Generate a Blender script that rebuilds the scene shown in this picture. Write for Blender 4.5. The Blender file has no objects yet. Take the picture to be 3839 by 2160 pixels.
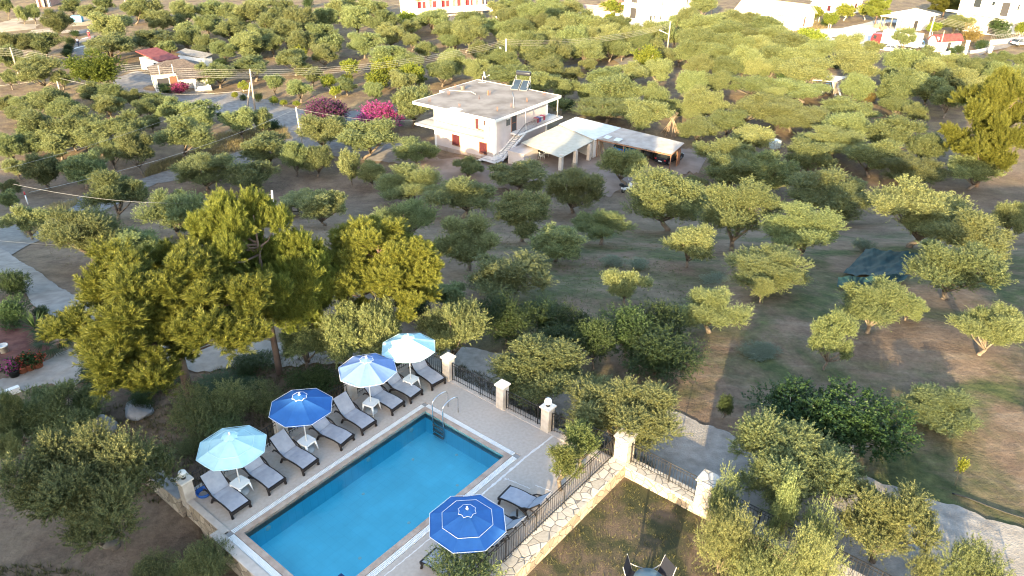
import bpy, bmesh, math, random
import numpy as np
from mathutils import Vector, Matrix

scene = bpy.context.scene
COL = scene.collection
rad = math.radians
random.seed(7)

# ------------------------------------------------------------------ camera
FPX, CAM_H = 2820.0, 18.2
PITCH, ROLL = rad(28.9), rad(0.7)
FW = np.array([0, math.cos(PITCH), -math.sin(PITCH)])
UP = np.array([0, math.sin(PITCH), math.cos(PITCH)])
RT = np.array([1.0, 0, 0])
CX = RT * math.cos(ROLL) + UP * math.sin(ROLL)
CY = -RT * math.sin(ROLL) + UP * math.cos(ROLL)
cam = bpy.data.cameras.new('camera')
cam.sensor_width = 36.0
cam.lens = FPX / 3840 * 36
cam.clip_start, cam.clip_end = 0.5, 3000
camo = bpy.data.objects.new('camera', cam)
COL.objects.link(camo)
mw = Matrix.Identity(4)
for i in range(3):
    mw[i][0], mw[i][1], mw[i][2] = CX[i], CY[i], -FW[i]
mw[2][3] = CAM_H
camo.matrix_world = mw
scene.camera = camo

# ------------------------------------------------------------------ light
SUN_AZ, SUN_EL = 19.0, 12.5          # shadows run 19 degrees right of straight ahead
D = Vector((math.sin(rad(SUN_AZ)) * math.cos(rad(SUN_EL)), math.cos(rad(SUN_AZ)) * math.cos(rad(SUN_EL)), -math.sin(rad(SUN_EL))))
w = bpy.data.worlds.new('World')
scene.world = w
w.use_nodes = True
nt = w.node_tree
sky = nt.nodes.new('ShaderNodeTexSky')
sky.sky_type = 'NISHITA'
sky.sun_disc = False
sky.sun_elevation = rad(SUN_EL)
sky.sun_rotation = rad(180 + SUN_AZ)
sky.air_density, sky.dust_density, sky.ozone_density = 1.0, 1.5, 1.0
bg = nt.nodes['Background']
bg.inputs['Strength'].default_value = 0.15
nt.links.new(sky.outputs[0], bg.inputs['Color'])
sl = bpy.data.lights.new('sun', 'SUN')
sl.energy = 3.6
sl.angle = rad(0.6)
sl.color = (1.0, 0.785, 0.45)
so = bpy.data.objects.new('sun', sl)
COL.objects.link(so)
so.rotation_euler = D.to_track_quat('-Z', 'Y').to_euler()
so.location = (-20, -60, 40)
scene.view_settings.view_transform = 'Standard'
scene.view_settings.look = 'None'
scene.view_settings.gamma = 1
scene.view_settings.exposure = 2.55
scene.cycles.use_denoising = True
scene.cycles.pixel_filter_type = 'BLACKMAN_HARRIS'
scene.cycles.filter_width = 1.15
scene.cycles.max_bounces = 8
scene.cycles.transparent_max_bounces = 12
scene.cycles.caustics_reflective = False
scene.cycles.caustics_refractive = False

# ------------------------------------------------------------------ pixel -> place helpers (photograph is 3840 x 2160)
def T(c, r, x, y):                      # 3 x 3 tiles, each looked at 2576 px wide
    return (1280 * c + x / 2.0125, 720 * r + y / 2.0125)
def RZ(x0, y0, wd):
    return lambda x, y: (x0 + x * wd / 2576, y0 + y * wd / 2576)
R1, R2 = RZ(1540, 280, 580), RZ(2060, 420, 580)
R3, R4 = RZ(2640, 0, 640), RZ(3199, 0, 640)
R5, R6 = RZ(1400, 0, 640), RZ(2000, 0, 640)
R7, R8 = RZ(480, 160, 480), RZ(0, 0, 640)
def DP(x, y):
    return (x * 1.4907, y * 1.4907)
def ray(s):
    u, v = (s[0] - 1920) / FPX, -(s[1] - 1080) / FPX
    return FW + u * CX + v * CY
def gz(s, z):
    d = ray(s)
    t = (z - CAM_H) / d[2]
    return Vector((d[0] * t, d[1] * t, z))
def proj(p):
    d = np.array([p[0], p[1], p[2] - CAM_H])
    zc = d @ FW
    return (1920 + FPX * (d @ CX) / zc, 1080 - FPX * (d @ CY) / zc)
def kpx(p):                             # photograph pixels per metre at p
    return FPX / (np.array([p[0], p[1], p[2] - CAM_H]) @ FW)

# pool frame: origin at the far corner of the pool, u along the long side, v along the short side
PB = gz((1594, 1542), 0)
PA = gz((914, 1999), 0)
UU = (PB - PA).normalized()
VV = Vector((UU.y, -UU.x, 0))
PANG = math.atan2(UU.y, UU.x)
def uv(u, v, z=0.0):
    p = PB + UU * u + VV * v
    return Vector((p.x, p.y, z))

def smooth(t):
    t = np.clip(t, 0, 1)
    return t * t * (3 - 2 * t)
def tz(x, y):
    x = np.asarray(x, float); y = np.asarray(y, float)
    z = -0.9 - 11.7 * smooth((y - 25) / 57.0)
    a = smooth((y - 24) / 12) * 0.9 + 0.1
    z = z + a * 0.09 * (np.sin(x * 0.37 + 1.3 * np.sin(y * 0.21)) + np.sin(y * 0.53 + x * 0.19 + 1) + np.sin(-x * 0.71 + y * 0.33))
    return z
def gp(s):                              # pixel -> point on the terrain
    d = ray(s)
    lo, hi = 5.0, 2500.0
    t = 10.0
    prev = t
    while t < 2000:
        p = d * t
        if CAM_H + p[2] < float(tz(p[0], p[1])):
            break
        prev = t
        t *= 1.02
    lo, hi = prev, t
    for _ in range(40):
        m = (lo + hi) / 2
        p = d * m
        if CAM_H + p[2] < float(tz(p[0], p[1])): hi = m
        else: lo = m
    p = d * hi
    return Vector((p[0], p[1], float(tz(p[0], p[1]))))

# ------------------------------------------------------------------ materials
MATS = {}
def M(name, c, c2=None, scale=3.0, rough=0.8, bump=0.0, bscale=None, metal=0.0, spec=0.3, detail=6, lo=0.35, hi=0.65, stretch=None):
    if name in MATS: return MATS[name]
    m = bpy.data.materials.new(name)
    m.use_nodes = True
    n, l = m.node_tree.nodes, m.node_tree.links
    b = n['Principled BSDF']
    b.inputs['Roughness'].default_value = rough
    b.inputs['Metallic'].default_value = metal
    b.inputs['Specular IOR Level'].default_value = spec
    b.inputs['Base Color'].default_value = (*c, 1)
    if c2 or bump:
        tc = n.new('ShaderNodeTexCoord')
        src = tc.outputs['Object']
        if stretch:
            mp = n.new('ShaderNodeMapping'); mp.inputs['Scale'].default_value = stretch
            l.new(src, mp.inputs[0]); src = mp.outputs[0]
    if c2:
        t = n.new('ShaderNodeTexNoise')
        t.inputs['Scale'].default_value = scale
        t.inputs['Detail'].default_value = detail
        l.new(src, t.inputs['Vector'])
        r = n.new('ShaderNodeValToRGB')
        r.color_ramp.elements[0].position, r.color_ramp.elements[1].position = lo, hi
        r.color_ramp.elements[0].color, r.color_ramp.elements[1].color = (*c, 1), (*c2, 1)
        l.new(t.outputs['Fac'], r.inputs[0])
        l.new(r.outputs[0], b.inputs['Base Color'])
    if bump:
        t2 = n.new('ShaderNodeTexNoise')
        t2.inputs['Scale'].default_value = bscale or scale * 4
        t2.inputs['Detail'].default_value = 5
        l.new(src, t2.inputs['Vector'])
        bp = n.new('ShaderNodeBump')
        bp.inputs['Strength'].default_value = bump
        bp.inputs['Distance'].default_value = 0.03
        l.new(t2.outputs['Fac'], bp.inputs['Height'])
        l.new(bp.outputs[0], b.inputs['Normal'])
    MATS[name] = m
    return m

def leaf_mat(name, dark, light, trans=0.35, rough=0.55, spec=0.25):
    if name in MATS: return MATS[name]
    m = bpy.data.materials.new(name)
    m.use_nodes = True
    n, l = m.node_tree.nodes, m.node_tree.links
    b = n['Principled BSDF']
    out = n['Material Output']
    g = n.new('ShaderNodeNewGeometry')
    oi = n.new('ShaderNodeObjectInfo')
    r = n.new('ShaderNodeValToRGB')
    r.color_ramp.elements[0].color, r.color_ramp.elements[1].color = (*dark, 1), (*light, 1)
    l.new(g.outputs['Random Per Island'], r.inputs[0])
    h = n.new('ShaderNodeHueSaturation')
    mr = n.new('ShaderNodeMapRange')
    mr.inputs['To Min'].default_value, mr.inputs['To Max'].default_value = 0.72, 1.25
    l.new(oi.outputs['Random'], mr.inputs['Value'])
    l.new(mr.outputs[0], h.inputs['Value'])
    m2 = n.new('ShaderNodeMath'); m2.operation = 'MULTIPLY_ADD'
    m2.inputs[1].default_value = 0.032; m2.inputs[2].default_value = 0.490
    ms = n.new('ShaderNodeMath'); ms.operation = 'FRACT'
    mm = n.new('ShaderNodeMath'); mm.operation = 'MULTIPLY'; mm.inputs[1].default_value = 7.31
    l.new(oi.outputs['Random'], mm.inputs[0]); l.new(mm.outputs[0], ms.inputs[0]); l.new(ms.outputs[0], m2.inputs[0])
    l.new(m2.outputs[0], h.inputs['Hue'])
    l.new(r.outputs[0], h.inputs['Color'])
    l.new(h.outputs[0], b.inputs['Base Color'])
    b.inputs['Roughness'].default_value = rough
    b.inputs['Specular IOR Level'].default_value = spec
    tr = n.new('ShaderNodeBsdfTranslucent')
    l.new(h.outputs[0], tr.inputs['Color'])
    mx = n.new('ShaderNodeMixShader')
    mx.inputs[0].default_value = trans
    l.new(b.outputs[0], mx.inputs[1]); l.new(tr.outputs[0], mx.inputs[2])
    l.new(mx.outputs[0], out.inputs['Surface'])
    MATS[name] = m
    return m

# ------------------------------------------------------------------ mesh builder
class MB:
    def __init__(s, mtx=None):
        s.v, s.f, s.m = [], [], mtx or Matrix.Identity(4)
        s.sm = []
    def add(s, vs, fs, smooth=False):
        o = len(s.v)
        s.v += [tuple(s.m @ Vector(p)) for p in vs]
        s.f += [tuple(i + o for i in f) for f in fs]
        s.sm += [smooth] * len(fs)
        return s
    def box(s, c, d, rz=0.0, ry=0.0, rx=0.0):
        R = Matrix.Rotation(rz, 3, 'Z') @ Matrix.Rotation(ry, 3, 'Y') @ Matrix.Rotation(rx, 3, 'X')
        c = Vector(c)
        vs = [c + R @ Vector((sx * d[0] / 2, sy * d[1] / 2, sz * d[2] / 2)) for sz in (-1, 1) for sy in (-1, 1) for sx in (-1, 1)]
        return s.add(vs, [(0, 2, 3, 1), (4, 5, 7, 6), (0, 1, 5, 4), (1, 3, 7, 5), (3, 2, 6, 7), (2, 0, 4, 6)])
    def b2(s, a, b):                    # box from two corners
        return s.box([(a[i] + b[i]) / 2 for i in range(3)], [abs(b[i] - a[i]) for i in range(3)])
    def prism(s, pts, z0, z1):          # pts: 2d outline, ccw
        n = len(pts)
        vs = [(p[0], p[1], z0) for p in pts] + [(p[0], p[1], z1) for p in pts]
        fs = [tuple(range(n - 1, -1, -1)), tuple(range(n, 2 * n))] + [(i, (i + 1) % n, n + (i + 1) % n, n + i) for i in range(n)]
        return s.add(vs, fs)
    def slab(s, top, th):               # top: 3d polygon, thickened downwards
        n = len(top)
        vs = [tuple(p) for p in top] + [(p[0], p[1], p[2] - th) for p in top]
        fs = [tuple(range(n)), tuple(range(2 * n - 1, n - 1, -1))] + [(i, n + i, n + (i + 1) % n, (i + 1) % n) for i in range(n)]
        return s.add(vs, fs)
    def extr(s, prof, y0, y1):          # prof: (x, z) outline swept along y
        n = len(prof)
        vs = [(p[0], y0, p[1]) for p in prof] + [(p[0], y1, p[1]) for p in prof]
        fs = [tuple(range(n)), tuple(range(2 * n - 1, n - 1, -1))] + [(i, n + i, n + (i + 1) % n, (i + 1) % n) for i in range(n)]
        return s.add(vs, fs)
    def tube(s, pts, r, n=6, cap=True):
        pts = [Vector(p) for p in pts]
        rs = r if isinstance(r, (list, tuple)) else [r] * len(pts)
        vs, fs = [], []
        ref = None
        for i, p in enumerate(pts):
            t = (pts[min(i + 1, len(pts) - 1)] - pts[max(i - 1, 0)])
            if t.length < 1e-9: t = Vector((0, 0, 1))
            t.normalize()
            if ref is None:
                ref = t.orthogonal().normalized()
            a = (ref - t * ref.dot(t))
            if a.length < 1e-6: a = t.orthogonal()
            a.normalize(); ref = a
            b = t.cross(a)
            for k in range(n):
                th = 2 * math.pi * k / n
                vs.append(p + (a * math.cos(th) + b * math.sin(th)) * rs[i])
        for i in range(len(pts) - 1):
            for k in range(n):
                fs.append((i * n + k, i * n + (k + 1) % n, (i + 1) * n + (k + 1) % n, (i + 1) * n + k))
        if cap:
            fs.append(tuple(range(n - 1, -1, -1)))
            fs.append(tuple(range((len(pts) - 1) * n, len(pts) * n)))
        return s.add(vs, fs, True)
    def lathe(s, prof, c=(0, 0, 0), n=16, axis='Z'):
        vs, fs = [], []
        for r, z in prof:
            for k in range(n):
                th = 2 * math.pi * k / n
                p = (r * math.cos(th), r * math.sin(th), z)
                if axis == 'Y': p = (p[0], p[2], p[1])
                if axis == 'X': p = (p[2], p[0], p[1])
                vs.append((c[0] + p[0], c[1] + p[1], c[2] + p[2]))
        for i in range(len(prof) - 1):
            for k in range(n):
                fs.append((i * n + k, i * n + (k + 1) % n, (i + 1) * n + (k + 1) % n, (i + 1) * n + k))
        return s.add(vs, fs, True)
    def quad(s, *p):
        return s.add(p, [tuple(range(len(p)))])
    def build(s, name, mat, parent=None, bevel=0.0):
        me = bpy.data.meshes.new(name)
        me.from_pydata(s.v, [], s.f)
        me.polygons.foreach_set('use_smooth', s.sm)
        me.materials.append(mat)
        me.update()
        bm = bmesh.new(); bm.from_mesh(me)
        bmesh.ops.recalc_face_normals(bm, faces=bm.faces)
        bm.to_mesh(me); bm.free()
        o = bpy.data.objects.new(name, me)
        COL.objects.link(o)
        if parent: o.parent = parent
        if bevel:
            b = o.modifiers.new('bevel', 'BEVEL'); b.width = bevel; b.segments = 2; b.limit_method = 'ANGLE'
        return o

def thing(name, label, cat, loc=(0, 0, 0), rz=0.0, group=None):
    o = bpy.data.objects.new(name, None)
    COL.objects.link(o)
    o.location = loc; o.rotation_euler = (0, 0, rz)
    o.empty_display_size = 0.3
    o['label'] = label; o['category'] = cat
    if group: o['group'] = group
    return o
def tag(o, label, cat, group=None):
    o['label'] = label; o['category'] = cat
    if group: o['group'] = group
    return o
def struct(o):
    o['kind'] = 'structure'
    return o
def copy_tree(o, parent=None):
    c = o.copy(); COL.objects.link(c)
    if parent: c.parent = parent
    for ch in list(o.children):
        copy_tree(ch, c)
    return c
def L3(rz, loc=(0, 0, 0)):
    return Matrix.Translation(Vector(loc)) @ Matrix.Rotation(rz, 4, 'Z')
ORD = ['first', 'second', 'third', 'fourth', 'fifth', 'sixth', 'seventh', 'eighth', 'ninth', 'tenth', 'eleventh', 'twelfth', 'thirteenth', 'fourteenth', 'fifteenth', 'sixteenth', 'seventeenth', 'eighteenth', 'nineteenth', 'twentieth'] + ['twenty-' + x for x in ['first', 'second', 'third', 'fourth', 'fifth', 'sixth', 'seventh', 'eighth', 'ninth']] + ['thirtieth'] + ['thirty-' + x for x in ['first', 'second', 'third', 'fourth', 'fifth', 'sixth', 'seventh', 'eighth', 'ninth']]
#@@PART2
# ------------------------------------------------------------------ ground
def ground_mat():
    m = bpy.data.materials.new('soil'); m.use_nodes = True
    n, l = m.node_tree.nodes, m.node_tree.links
    b = n['Principled BSDF']; b.inputs['Roughness'].default_value = 0.95; b.inputs['Specular IOR Level'].default_value = 0.1
    tc = n.new('ShaderNodeTexCoord')
    def noise(scale, det=6, rough=0.55, vec=None, dist=0.0):
        t = n.new('ShaderNodeTexNoise'); t.inputs['Scale'].default_value = scale; t.inputs['Detail'].default_value = det
        t.inputs['Roughness'].default_value = rough; t.inputs['Distortion'].default_value = dist
        l.new(vec or tc.outputs['Object'], t.inputs['Vector']); return t.outputs['Fac']
    def ramp(src, a, bb, ca=(0, 0, 0), cb=(1, 1, 1)):
        r = n.new('ShaderNodeValToRGB'); r.color_ramp.elements[0].position, r.color_ramp.elements[1].position = a, bb
        r.color_ramp.elements[0].color, r.color_ramp.elements[1].color = (*ca, 1), (*cb, 1); l.new(src, r.inputs[0]); return r.outputs[0]
    def mix(f, a, bb):
        x = n.new('ShaderNodeMix'); x.data_type = 'RGBA'
        if hasattr(f, 'links') or hasattr(f, 'is_linked'): l.new(f, x.inputs[0])
        else: x.inputs[0].default_value = f
        for s, i in ((a, 6), (bb, 7)):
            if isinstance(s, tuple): x.inputs[i].default_value = (*s, 1)
            else: l.new(s, x.inputs[i])
        return x.outputs[2]
    def math_(op, a, bb):
        x = n.new('ShaderNodeMath'); x.operation = op
        for s, i in ((a, 0), (bb, 1)):
            if isinstance(s, (int, float)): x.inputs[i].default_value = s
            else: l.new(s, x.inputs[i])
        return x.outputs[0]
    sx = n.new('ShaderNodeSeparateXYZ'); l.new(tc.outputs['Object'], sx.inputs[0])
    def rng(src, a, bb):
        x = n.new('ShaderNodeMapRange'); x.interpolation_type = 'SMOOTHSTEP'; x.inputs[1].default_value, x.inputs[2].default_value = a, bb; l.new(src, x.inputs[0]); return x.outputs[0]
    # tilled streaks that follow the slope, roughly parallel to the track
    mp = n.new('ShaderNodeMapping'); mp.inputs['Rotation'].default_value = (0, 0, rad(38)); mp.inputs['Scale'].default_value = (0.25, 1.6, 1)
    l.new(tc.outputs['Object'], mp.inputs[0])
    streak = noise(0.9, 7, 0.6, mp.outputs[0], 0.6)
    soil = ramp(noise(0.35, 8, 0.65), 0.3, 0.72, (0.132, 0.092, 0.066), (0.250, 0.182, 0.130))
    fine = mix(0.5, ramp(noise(5.0, 8, 0.7), 0.3, 0.75, (0.5, 0.5, 0.5), (1.35, 1.35, 1.35)), ramp(noise(1.1, 10, 0.8), 0.32, 0.7, (0.45, 0.45, 0.45), (1.5, 1.45, 1.35)))
    pale = mix(ramp(streak, 0.52, 0.72), soil, (0.25, 0.20, 0.15))
    field = math_('MULTIPLY', rng(sx.outputs['X'], -6, 4), math_('SUBTRACT', 1.0, rng(sx.outputs['Y'], 52, 66)))
    base = mix(math_('MULTIPLY', field, 0.75), soil, pale)
    green = ramp(noise(0.22, 7, 0.62, None, 0.4), 0.44, 0.62)
    gfac = math_('MULTIPLY', green, math_('ADD', math_('MULTIPLY', field, 0.80), 0.16))
    gcol = ramp(noise(1.7, 6, 0.6), 0.35, 0.65, (0.045, 0.064, 0.027), (0.100, 0.115, 0.048))
    base = mix(gfac, base, gcol)
    far = rng(sx.outputs['Y'], 75, 105)
    dry = ramp(noise(0.5, 8, 0.65), 0.42, 0.62)
    base = mix(math_('MULTIPLY', math_('MULTIPLY', dry, far), 0.8), base, (0.30, 0.225, 0.125))
    mul = n.new('ShaderNodeMix'); mul.data_type = 'RGBA'; mul.blend_type = 'MULTIPLY'; mul.inputs[0].default_value = 1
    l.new(base, mul.inputs[6]); l.new(fine, mul.inputs[7])
    l.new(mul.outputs[2], b.inputs['Base Color'])
    bp = n.new('ShaderNodeBump'); bp.inputs['Strength'].default_value = 0.7; bp.inputs['Distance'].default_value = 0.12
    l.new(noise(3.0, 8, 0.7), bp.inputs['Height']); l.new(bp.outputs[0], b.inputs['Normal'])
    return m
def stone_mat(name, c1, c2, mortar, scale, flat=False):
    m = bpy.data.materials.new(name); m.use_nodes = True
    n, l = m.node_tree.nodes, m.node_tree.links
    b = n['Principled BSDF']; b.inputs['Roughness'].default_value = 0.85; b.inputs['Specular IOR Level'].default_value = 0.2
    tc = n.new('ShaderNodeTexCoord')
    v1 = n.new('ShaderNodeTexVoronoi'); v1.inputs['Scale'].default_value = scale
    v2 = n.new('ShaderNodeTexVoronoi'); v2.feature = 'DISTANCE_TO_EDGE'; v2.inputs['Scale'].default_value = scale
    l.new(tc.outputs['Object'], v1.inputs['Vector']); l.new(tc.outputs['Object'], v2.inputs['Vector'])
    bw = n.new('ShaderNodeRGBToBW'); l.new(v1.outputs['Color'], bw.inputs[0])
    r = n.new('ShaderNodeValToRGB'); r.color_ramp.elements[0].color, r.color_ramp.elements[1].color = (*c1, 1), (*c2, 1)
    r.color_ramp.elements[0].position, r.color_ramp.elements[1].position = 0.2, 0.8
    l.new(bw.outputs[0], r.inputs[0])
    t = n.new('ShaderNodeTexNoise'); t.inputs['Scale'].default_value = 9; t.inputs['Detail'].default_value = 7; l.new(tc.outputs['Object'], t.inputs['Vector'])
    r3 = n.new('ShaderNodeMapRange'); r3.inputs[3].default_value, r3.inputs[4].default_value = 0.65, 1.3; l.new(t.outputs['Fac'], r3.inputs[0])
    mu = n.new('ShaderNodeMix'); mu.data_type = 'RGBA'; mu.blend_type = 'MULTIPLY'; mu.inputs[0].default_value = 1
    l.new(r.outputs[0], mu.inputs[6]); l.new(r3.outputs[0], mu.inputs[7])
    e = n.new('ShaderNodeMapRange'); e.inputs[1].default_value, e.inputs[2].default_value = 0.01, 0.05; l.new(v2.outputs['Distance'], e.inputs[0])
    x = n.new('ShaderNodeMix'); x.data_type = 'RGBA'; l.new(e.outputs[0], x.inputs[0]); x.inputs[6].default_value = (*mortar, 1); l.new(mu.outputs[2], x.inputs[7])
    l.new(x.outputs[2], b.inputs['Base Color'])
    bp = n.new('ShaderNodeBump'); bp.inputs['Strength'].default_value = 0.6; bp.inputs['Distance'].default_value = 0.04
    l.new(e.outputs[0], bp.inputs['Height']); l.new(bp.outputs[0], b.inputs['Normal'])
    return m
def tile_mat(name, c1, c2, grout, size, rough=0.35, gs=0.02):
    m = bpy.data.materials.new(name); m.use_nodes = True
    n, l = m.node_tree.nodes, m.node_tree.links
    b = n['Principled BSDF']; b.inputs['Roughness'].default_value = rough
    tc = n.new('ShaderNodeTexCoord')
    br = n.new('ShaderNodeTexBrick'); br.offset = 0.0; br.inputs['Scale'].default_value = 1
    br.inputs['Brick Width'].default_value = size; br.inputs['Row Height'].default_value = size; br.inputs['Mortar Size'].default_value = size * gs
    br.inputs['Color1'].default_value = (*c1, 1); br.inputs['Color2'].default_value = (*c2, 1); br.inputs['Mortar'].default_value = (*grout, 1)
    mp = n.new('ShaderNodeMapping'); mp.inputs['Rotation'].default_value = (0, 0, -PANG)
    l.new(tc.outputs['Object'], mp.inputs[0]); l.new(mp.outputs[0], br.inputs['Vector'])
    t = n.new('ShaderNodeTexNoise'); t.inputs['Scale'].default_value = 1.3; t.inputs['Detail'].default_value = 6; l.new(tc.outputs['Object'], t.inputs['Vector'])
    r3 = n.new('ShaderNodeMapRange'); r3.inputs[3].default_value, r3.inputs[4].default_value = 0.82, 1.18; l.new(t.outputs['Fac'], r3.inputs[0])
    mu = n.new('ShaderNodeMix'); mu.data_type = 'RGBA'; mu.blend_type = 'MULTIPLY'; mu.inputs[0].default_value = 1
    l.new(br.outputs['Color'], mu.inputs[6]); l.new(r3.outputs[0], mu.inputs[7])
    l.new(mu.outputs[2], b.inputs['Base Color'])
    return m

def axis_ticks(lo, hi, step, flo, fhi):
    a = list(np.arange(lo, hi + 1e-6, step))
    s = step
    while a[-1] < fhi: s *= 1.25; a.append(a[-1] + s)
    s = step
    while a[0] > flo: s *= 1.25; a.insert(0, a[0] - s)
    return np.array(a)
gx, gy = axis_ticks(-45, 45, 0.6, -900, 900), axis_ticks(6, 100, 0.6, -300, 1500)
XX, YY = np.meshgrid(gx, gy)
ZZ = tz(XX, YY)
pu = (XX - PB.x) * UU.x + (YY - PB.y) * UU.y
pv = (XX - PB.x) * VV.x + (YY - PB.y) * VV.y
ZZ = np.where((pu > -8.0) & (pu < 1.6) & (pv > -2.2) & (pv < 6.2), -2.6, ZZ)
me = bpy.data.meshes.new('ground')
nx, ny = len(gx), len(gy)
vs = np.stack([XX, YY, ZZ], -1).reshape(-1, 3)
idx = np.arange(nx * ny).reshape(ny, nx)
fs = np.stack([idx[:-1, :-1], idx[:-1, 1:], idx[1:, 1:], idx[1:, :-1]], -1).reshape(-1, 4)
me.from_pydata(vs.tolist(), [], fs.tolist())
me.polygons.foreach_set('use_smooth', [True] * len(fs))
me.materials.append(ground_mat())
go = bpy.data.objects.new('ground', me); COL.objects.link(go); struct(go)

def resample(pts, n):
    pts = [Vector(p) for p in pts]
    d = [0]
    for a, b in zip(pts, pts[1:]): d.append(d[-1] + (b - a).length)
    out, j = [], 0
    for i in range(n):
        t = d[-1] * i / (n - 1)
        while j < len(d) - 2 and d[j + 1] < t: j += 1
        k = (t - d[j]) / max(1e-9, d[j + 1] - d[j])
        out.append(pts[j].lerp(pts[j + 1], k))
    return out
def strip(name, up, lo, mat, dz=0.045, n=120, m=14, wob=0.12, world=False):
    A = resample(up if world else [gp(DP(*p)) for p in up], n)
    B = resample(lo if world else [gp(DP(*p)) for p in lo], n)
    rnd = random.Random(hash(name) % 99 if False else len(name))
    vs, f = [], []
    for i in range(n):
        q_ = i * 100 / n; ja = wob * (math.sin(q_ * .9 + len(name)) + .6 * math.sin(q_ * 2.3) + .4 * rnd.uniform(-1, 1)); jb = wob * (math.sin(q_ * .7 + 2) + .6 * math.sin(q_ * 2.1 + 1) + .4 * rnd.uniform(-1, 1))
        dd = (B[i] - A[i]); L = max(dd.length, 0.1)
        for k in range(m):
            t = k / (m - 1)
            if k == 0: t += ja / L
            if k == m - 1: t += jb / L
            p = A[i].lerp(B[i], t)
            vs.append((p.x, p.y, float(tz(p.x, p.y)) + dz))
    for i in range(n - 1):
        for k in range(m - 1):
            f.append((i * m + k, i * m + k + 1, (i + 1) * m + k + 1, (i + 1) * m + k))
    me = bpy.data.meshes.new(name); me.from_pydata(vs, [], f); me.materials.append(mat)
    me.polygons.foreach_set('use_smooth', [True] * len(f)); me.update()
    bm = bmesh.new(); bm.from_mesh(me); bmesh.ops.recalc_face_normals(bm, faces=bm.faces)
    bm.faces.ensure_lookup_table()
    if bm.faces[0].normal.z < 0: bmesh.ops.reverse_faces(bm, faces=bm.faces)
    bm.to_mesh(me); bm.free()
    o = bpy.data.objects.new(name, me); COL.objects.link(o)
    return struct(o)
asphalt = M('asphalt', (0.135, 0.125, 0.115), (0.20, 0.185, 0.17), 2.2, 0.9, 0.25, 25)
gravel = M('gravel', (0.20, 0.175, 0.148), (0.31, 0.275, 0.24), 2.6, 0.95, 0.6, 14, detail=9, lo=.25, hi=.75)
concrete = M('concrete', (0.175, 0.155, 0.137), (0.255, 0.23, 0.205), 1.6, 0.9, 0.2, 20)
dirt = M('dirt_yard', (0.185, 0.135, 0.105), (0.27, 0.205, 0.165), 0.5, 0.95, 0.5, 8)
lightdirt = M('dry_dirt', (0.30, 0.235, 0.165), (0.42, 0.34, 0.25), 0.4, 0.95, 0.4, 8)
# main road on the left, climbing past the house and away behind it
strip('road', [(-140, 640), (-40, 585), (60, 556), (150, 510), (235, 482), (377, 443), (550, 397), (612, 377), (680, 350), (735, 320), (775, 298), (860, 283), (960, 268), (1040, 255)],
      [(-140, 740), (0, 660), (90, 610), (235, 540), (320, 498), (393, 462), (627, 418), (700, 393), (760, 372), (800, 340), (850, 318), (900, 306), (970, 292), (1045, 277)], asphalt)
strip('road', [(1040, 255), (1130, 225), (1220, 203), (1300, 185), (1437, 164), (1500, 152), (1600, 145), (1675, 131), (1760, 120), (1900, 100), (2060, 82)],
      [(1045, 277), (1140, 243), (1230, 219), (1310, 199), (1445, 176), (1512, 169), (1610, 158), (1690, 146), (1770, 134), (1910, 113), (2070, 96)], asphalt, 0.05)
strip('lane', [(-60, 600), (18, 634), (67, 668), (133, 712), (213, 758), (290, 800), (330, 826)],
      [(-60, 700), (0, 690), (55, 716), (80, 768), (160, 815), (230, 852), (300, 872)], concrete, 0.06)
strip('driveway', [(-60, 990), (0, 960), (66, 932), (146, 892), (216, 870), (300, 850), (400, 852), (500, 858), (640, 862), (780, 862), (920, 866), (1050, 872), (1150, 874)],
      [(-60, 1030), (0, 1006), (50, 981), (160, 968), (240, 962), (330, 948), (420, 940), (500, 936), (640, 926), (800, 918), (930, 908), (1060, 900), (1160, 918)], gravel, 0.05)
_up = [gp(DP(*p)) for p in [(1100, 868), (1209, 880), (1330, 912), (1450, 958), (1560, 998), (1717, 1046), (1800, 1080), (1880, 1110), (2040, 1160), (2180, 1203), (2284, 1237), (2430, 1285), (2600, 1345)]]
_lo = [uv(3.1, v) for v in (-3.4, -1.2, 1, 3, 5, 7, 8.5, 10, 11.5, 13, 15, 17, 20)]
strip('track', _up, _lo, M('pale_track', (0.22, 0.195, 0.168), (0.39, 0.355, 0.315), 3.0, 0.95, 0.8, 16, detail=9, lo=.25, hi=.75), 0.05, 140, 16, 0.07, True)
strip('forecourt', [(285, 200), (345, 178), (430, 205), (545, 240), (597, 230), (690, 258), (780, 284)], [(285, 232), (390, 236), (450, 257), (533, 283), (630, 308), (700, 330), (765, 345)], concrete, 0.065, 80, 16)
strip('house_drive', [(745, 352), (800, 338), (880, 335), (960, 345), (1050, 352)], [(770, 388), (830, 392), (900, 402), (985, 410), (1060, 418)], concrete, 0.07, 60, 12)
strip('farmyard', [(1060, 395), (1200, 402), (1300, 372), (1420, 350), (1560, 345), (1700, 372), (1790, 380)], [(1020, 445), (1130, 462), (1290, 480), (1400, 492), (1500, 498), (1600, 470), (1760, 430)], dirt, 0.05, 90, 18, 0.6)
strip('far_lane', [(178, 140), (196, 95), (205, 70), (240, 55)], [(238, 140), (236, 95), (240, 72), (262, 57)], concrete, 0.06, 60, 8)
strip('dirt_lot', [(-30, 68), (60, 38), (150, 28), (240, 48)], [(-30, 92), (80, 84), (170, 84), (262, 72)], lightdirt, 0.05, 50, 10, 0.5)
strip('junction', [(2020, 75), (2110, 72), (2200, 52), (2300, 45)], [(2050, 112), (2150, 118), (2215, 128), (2300, 100)], M('pale_concrete', (0.42, 0.40, 0.37), (0.52, 0.5, 0.47), 0.5, 0.9), 0.07, 60, 10)
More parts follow.
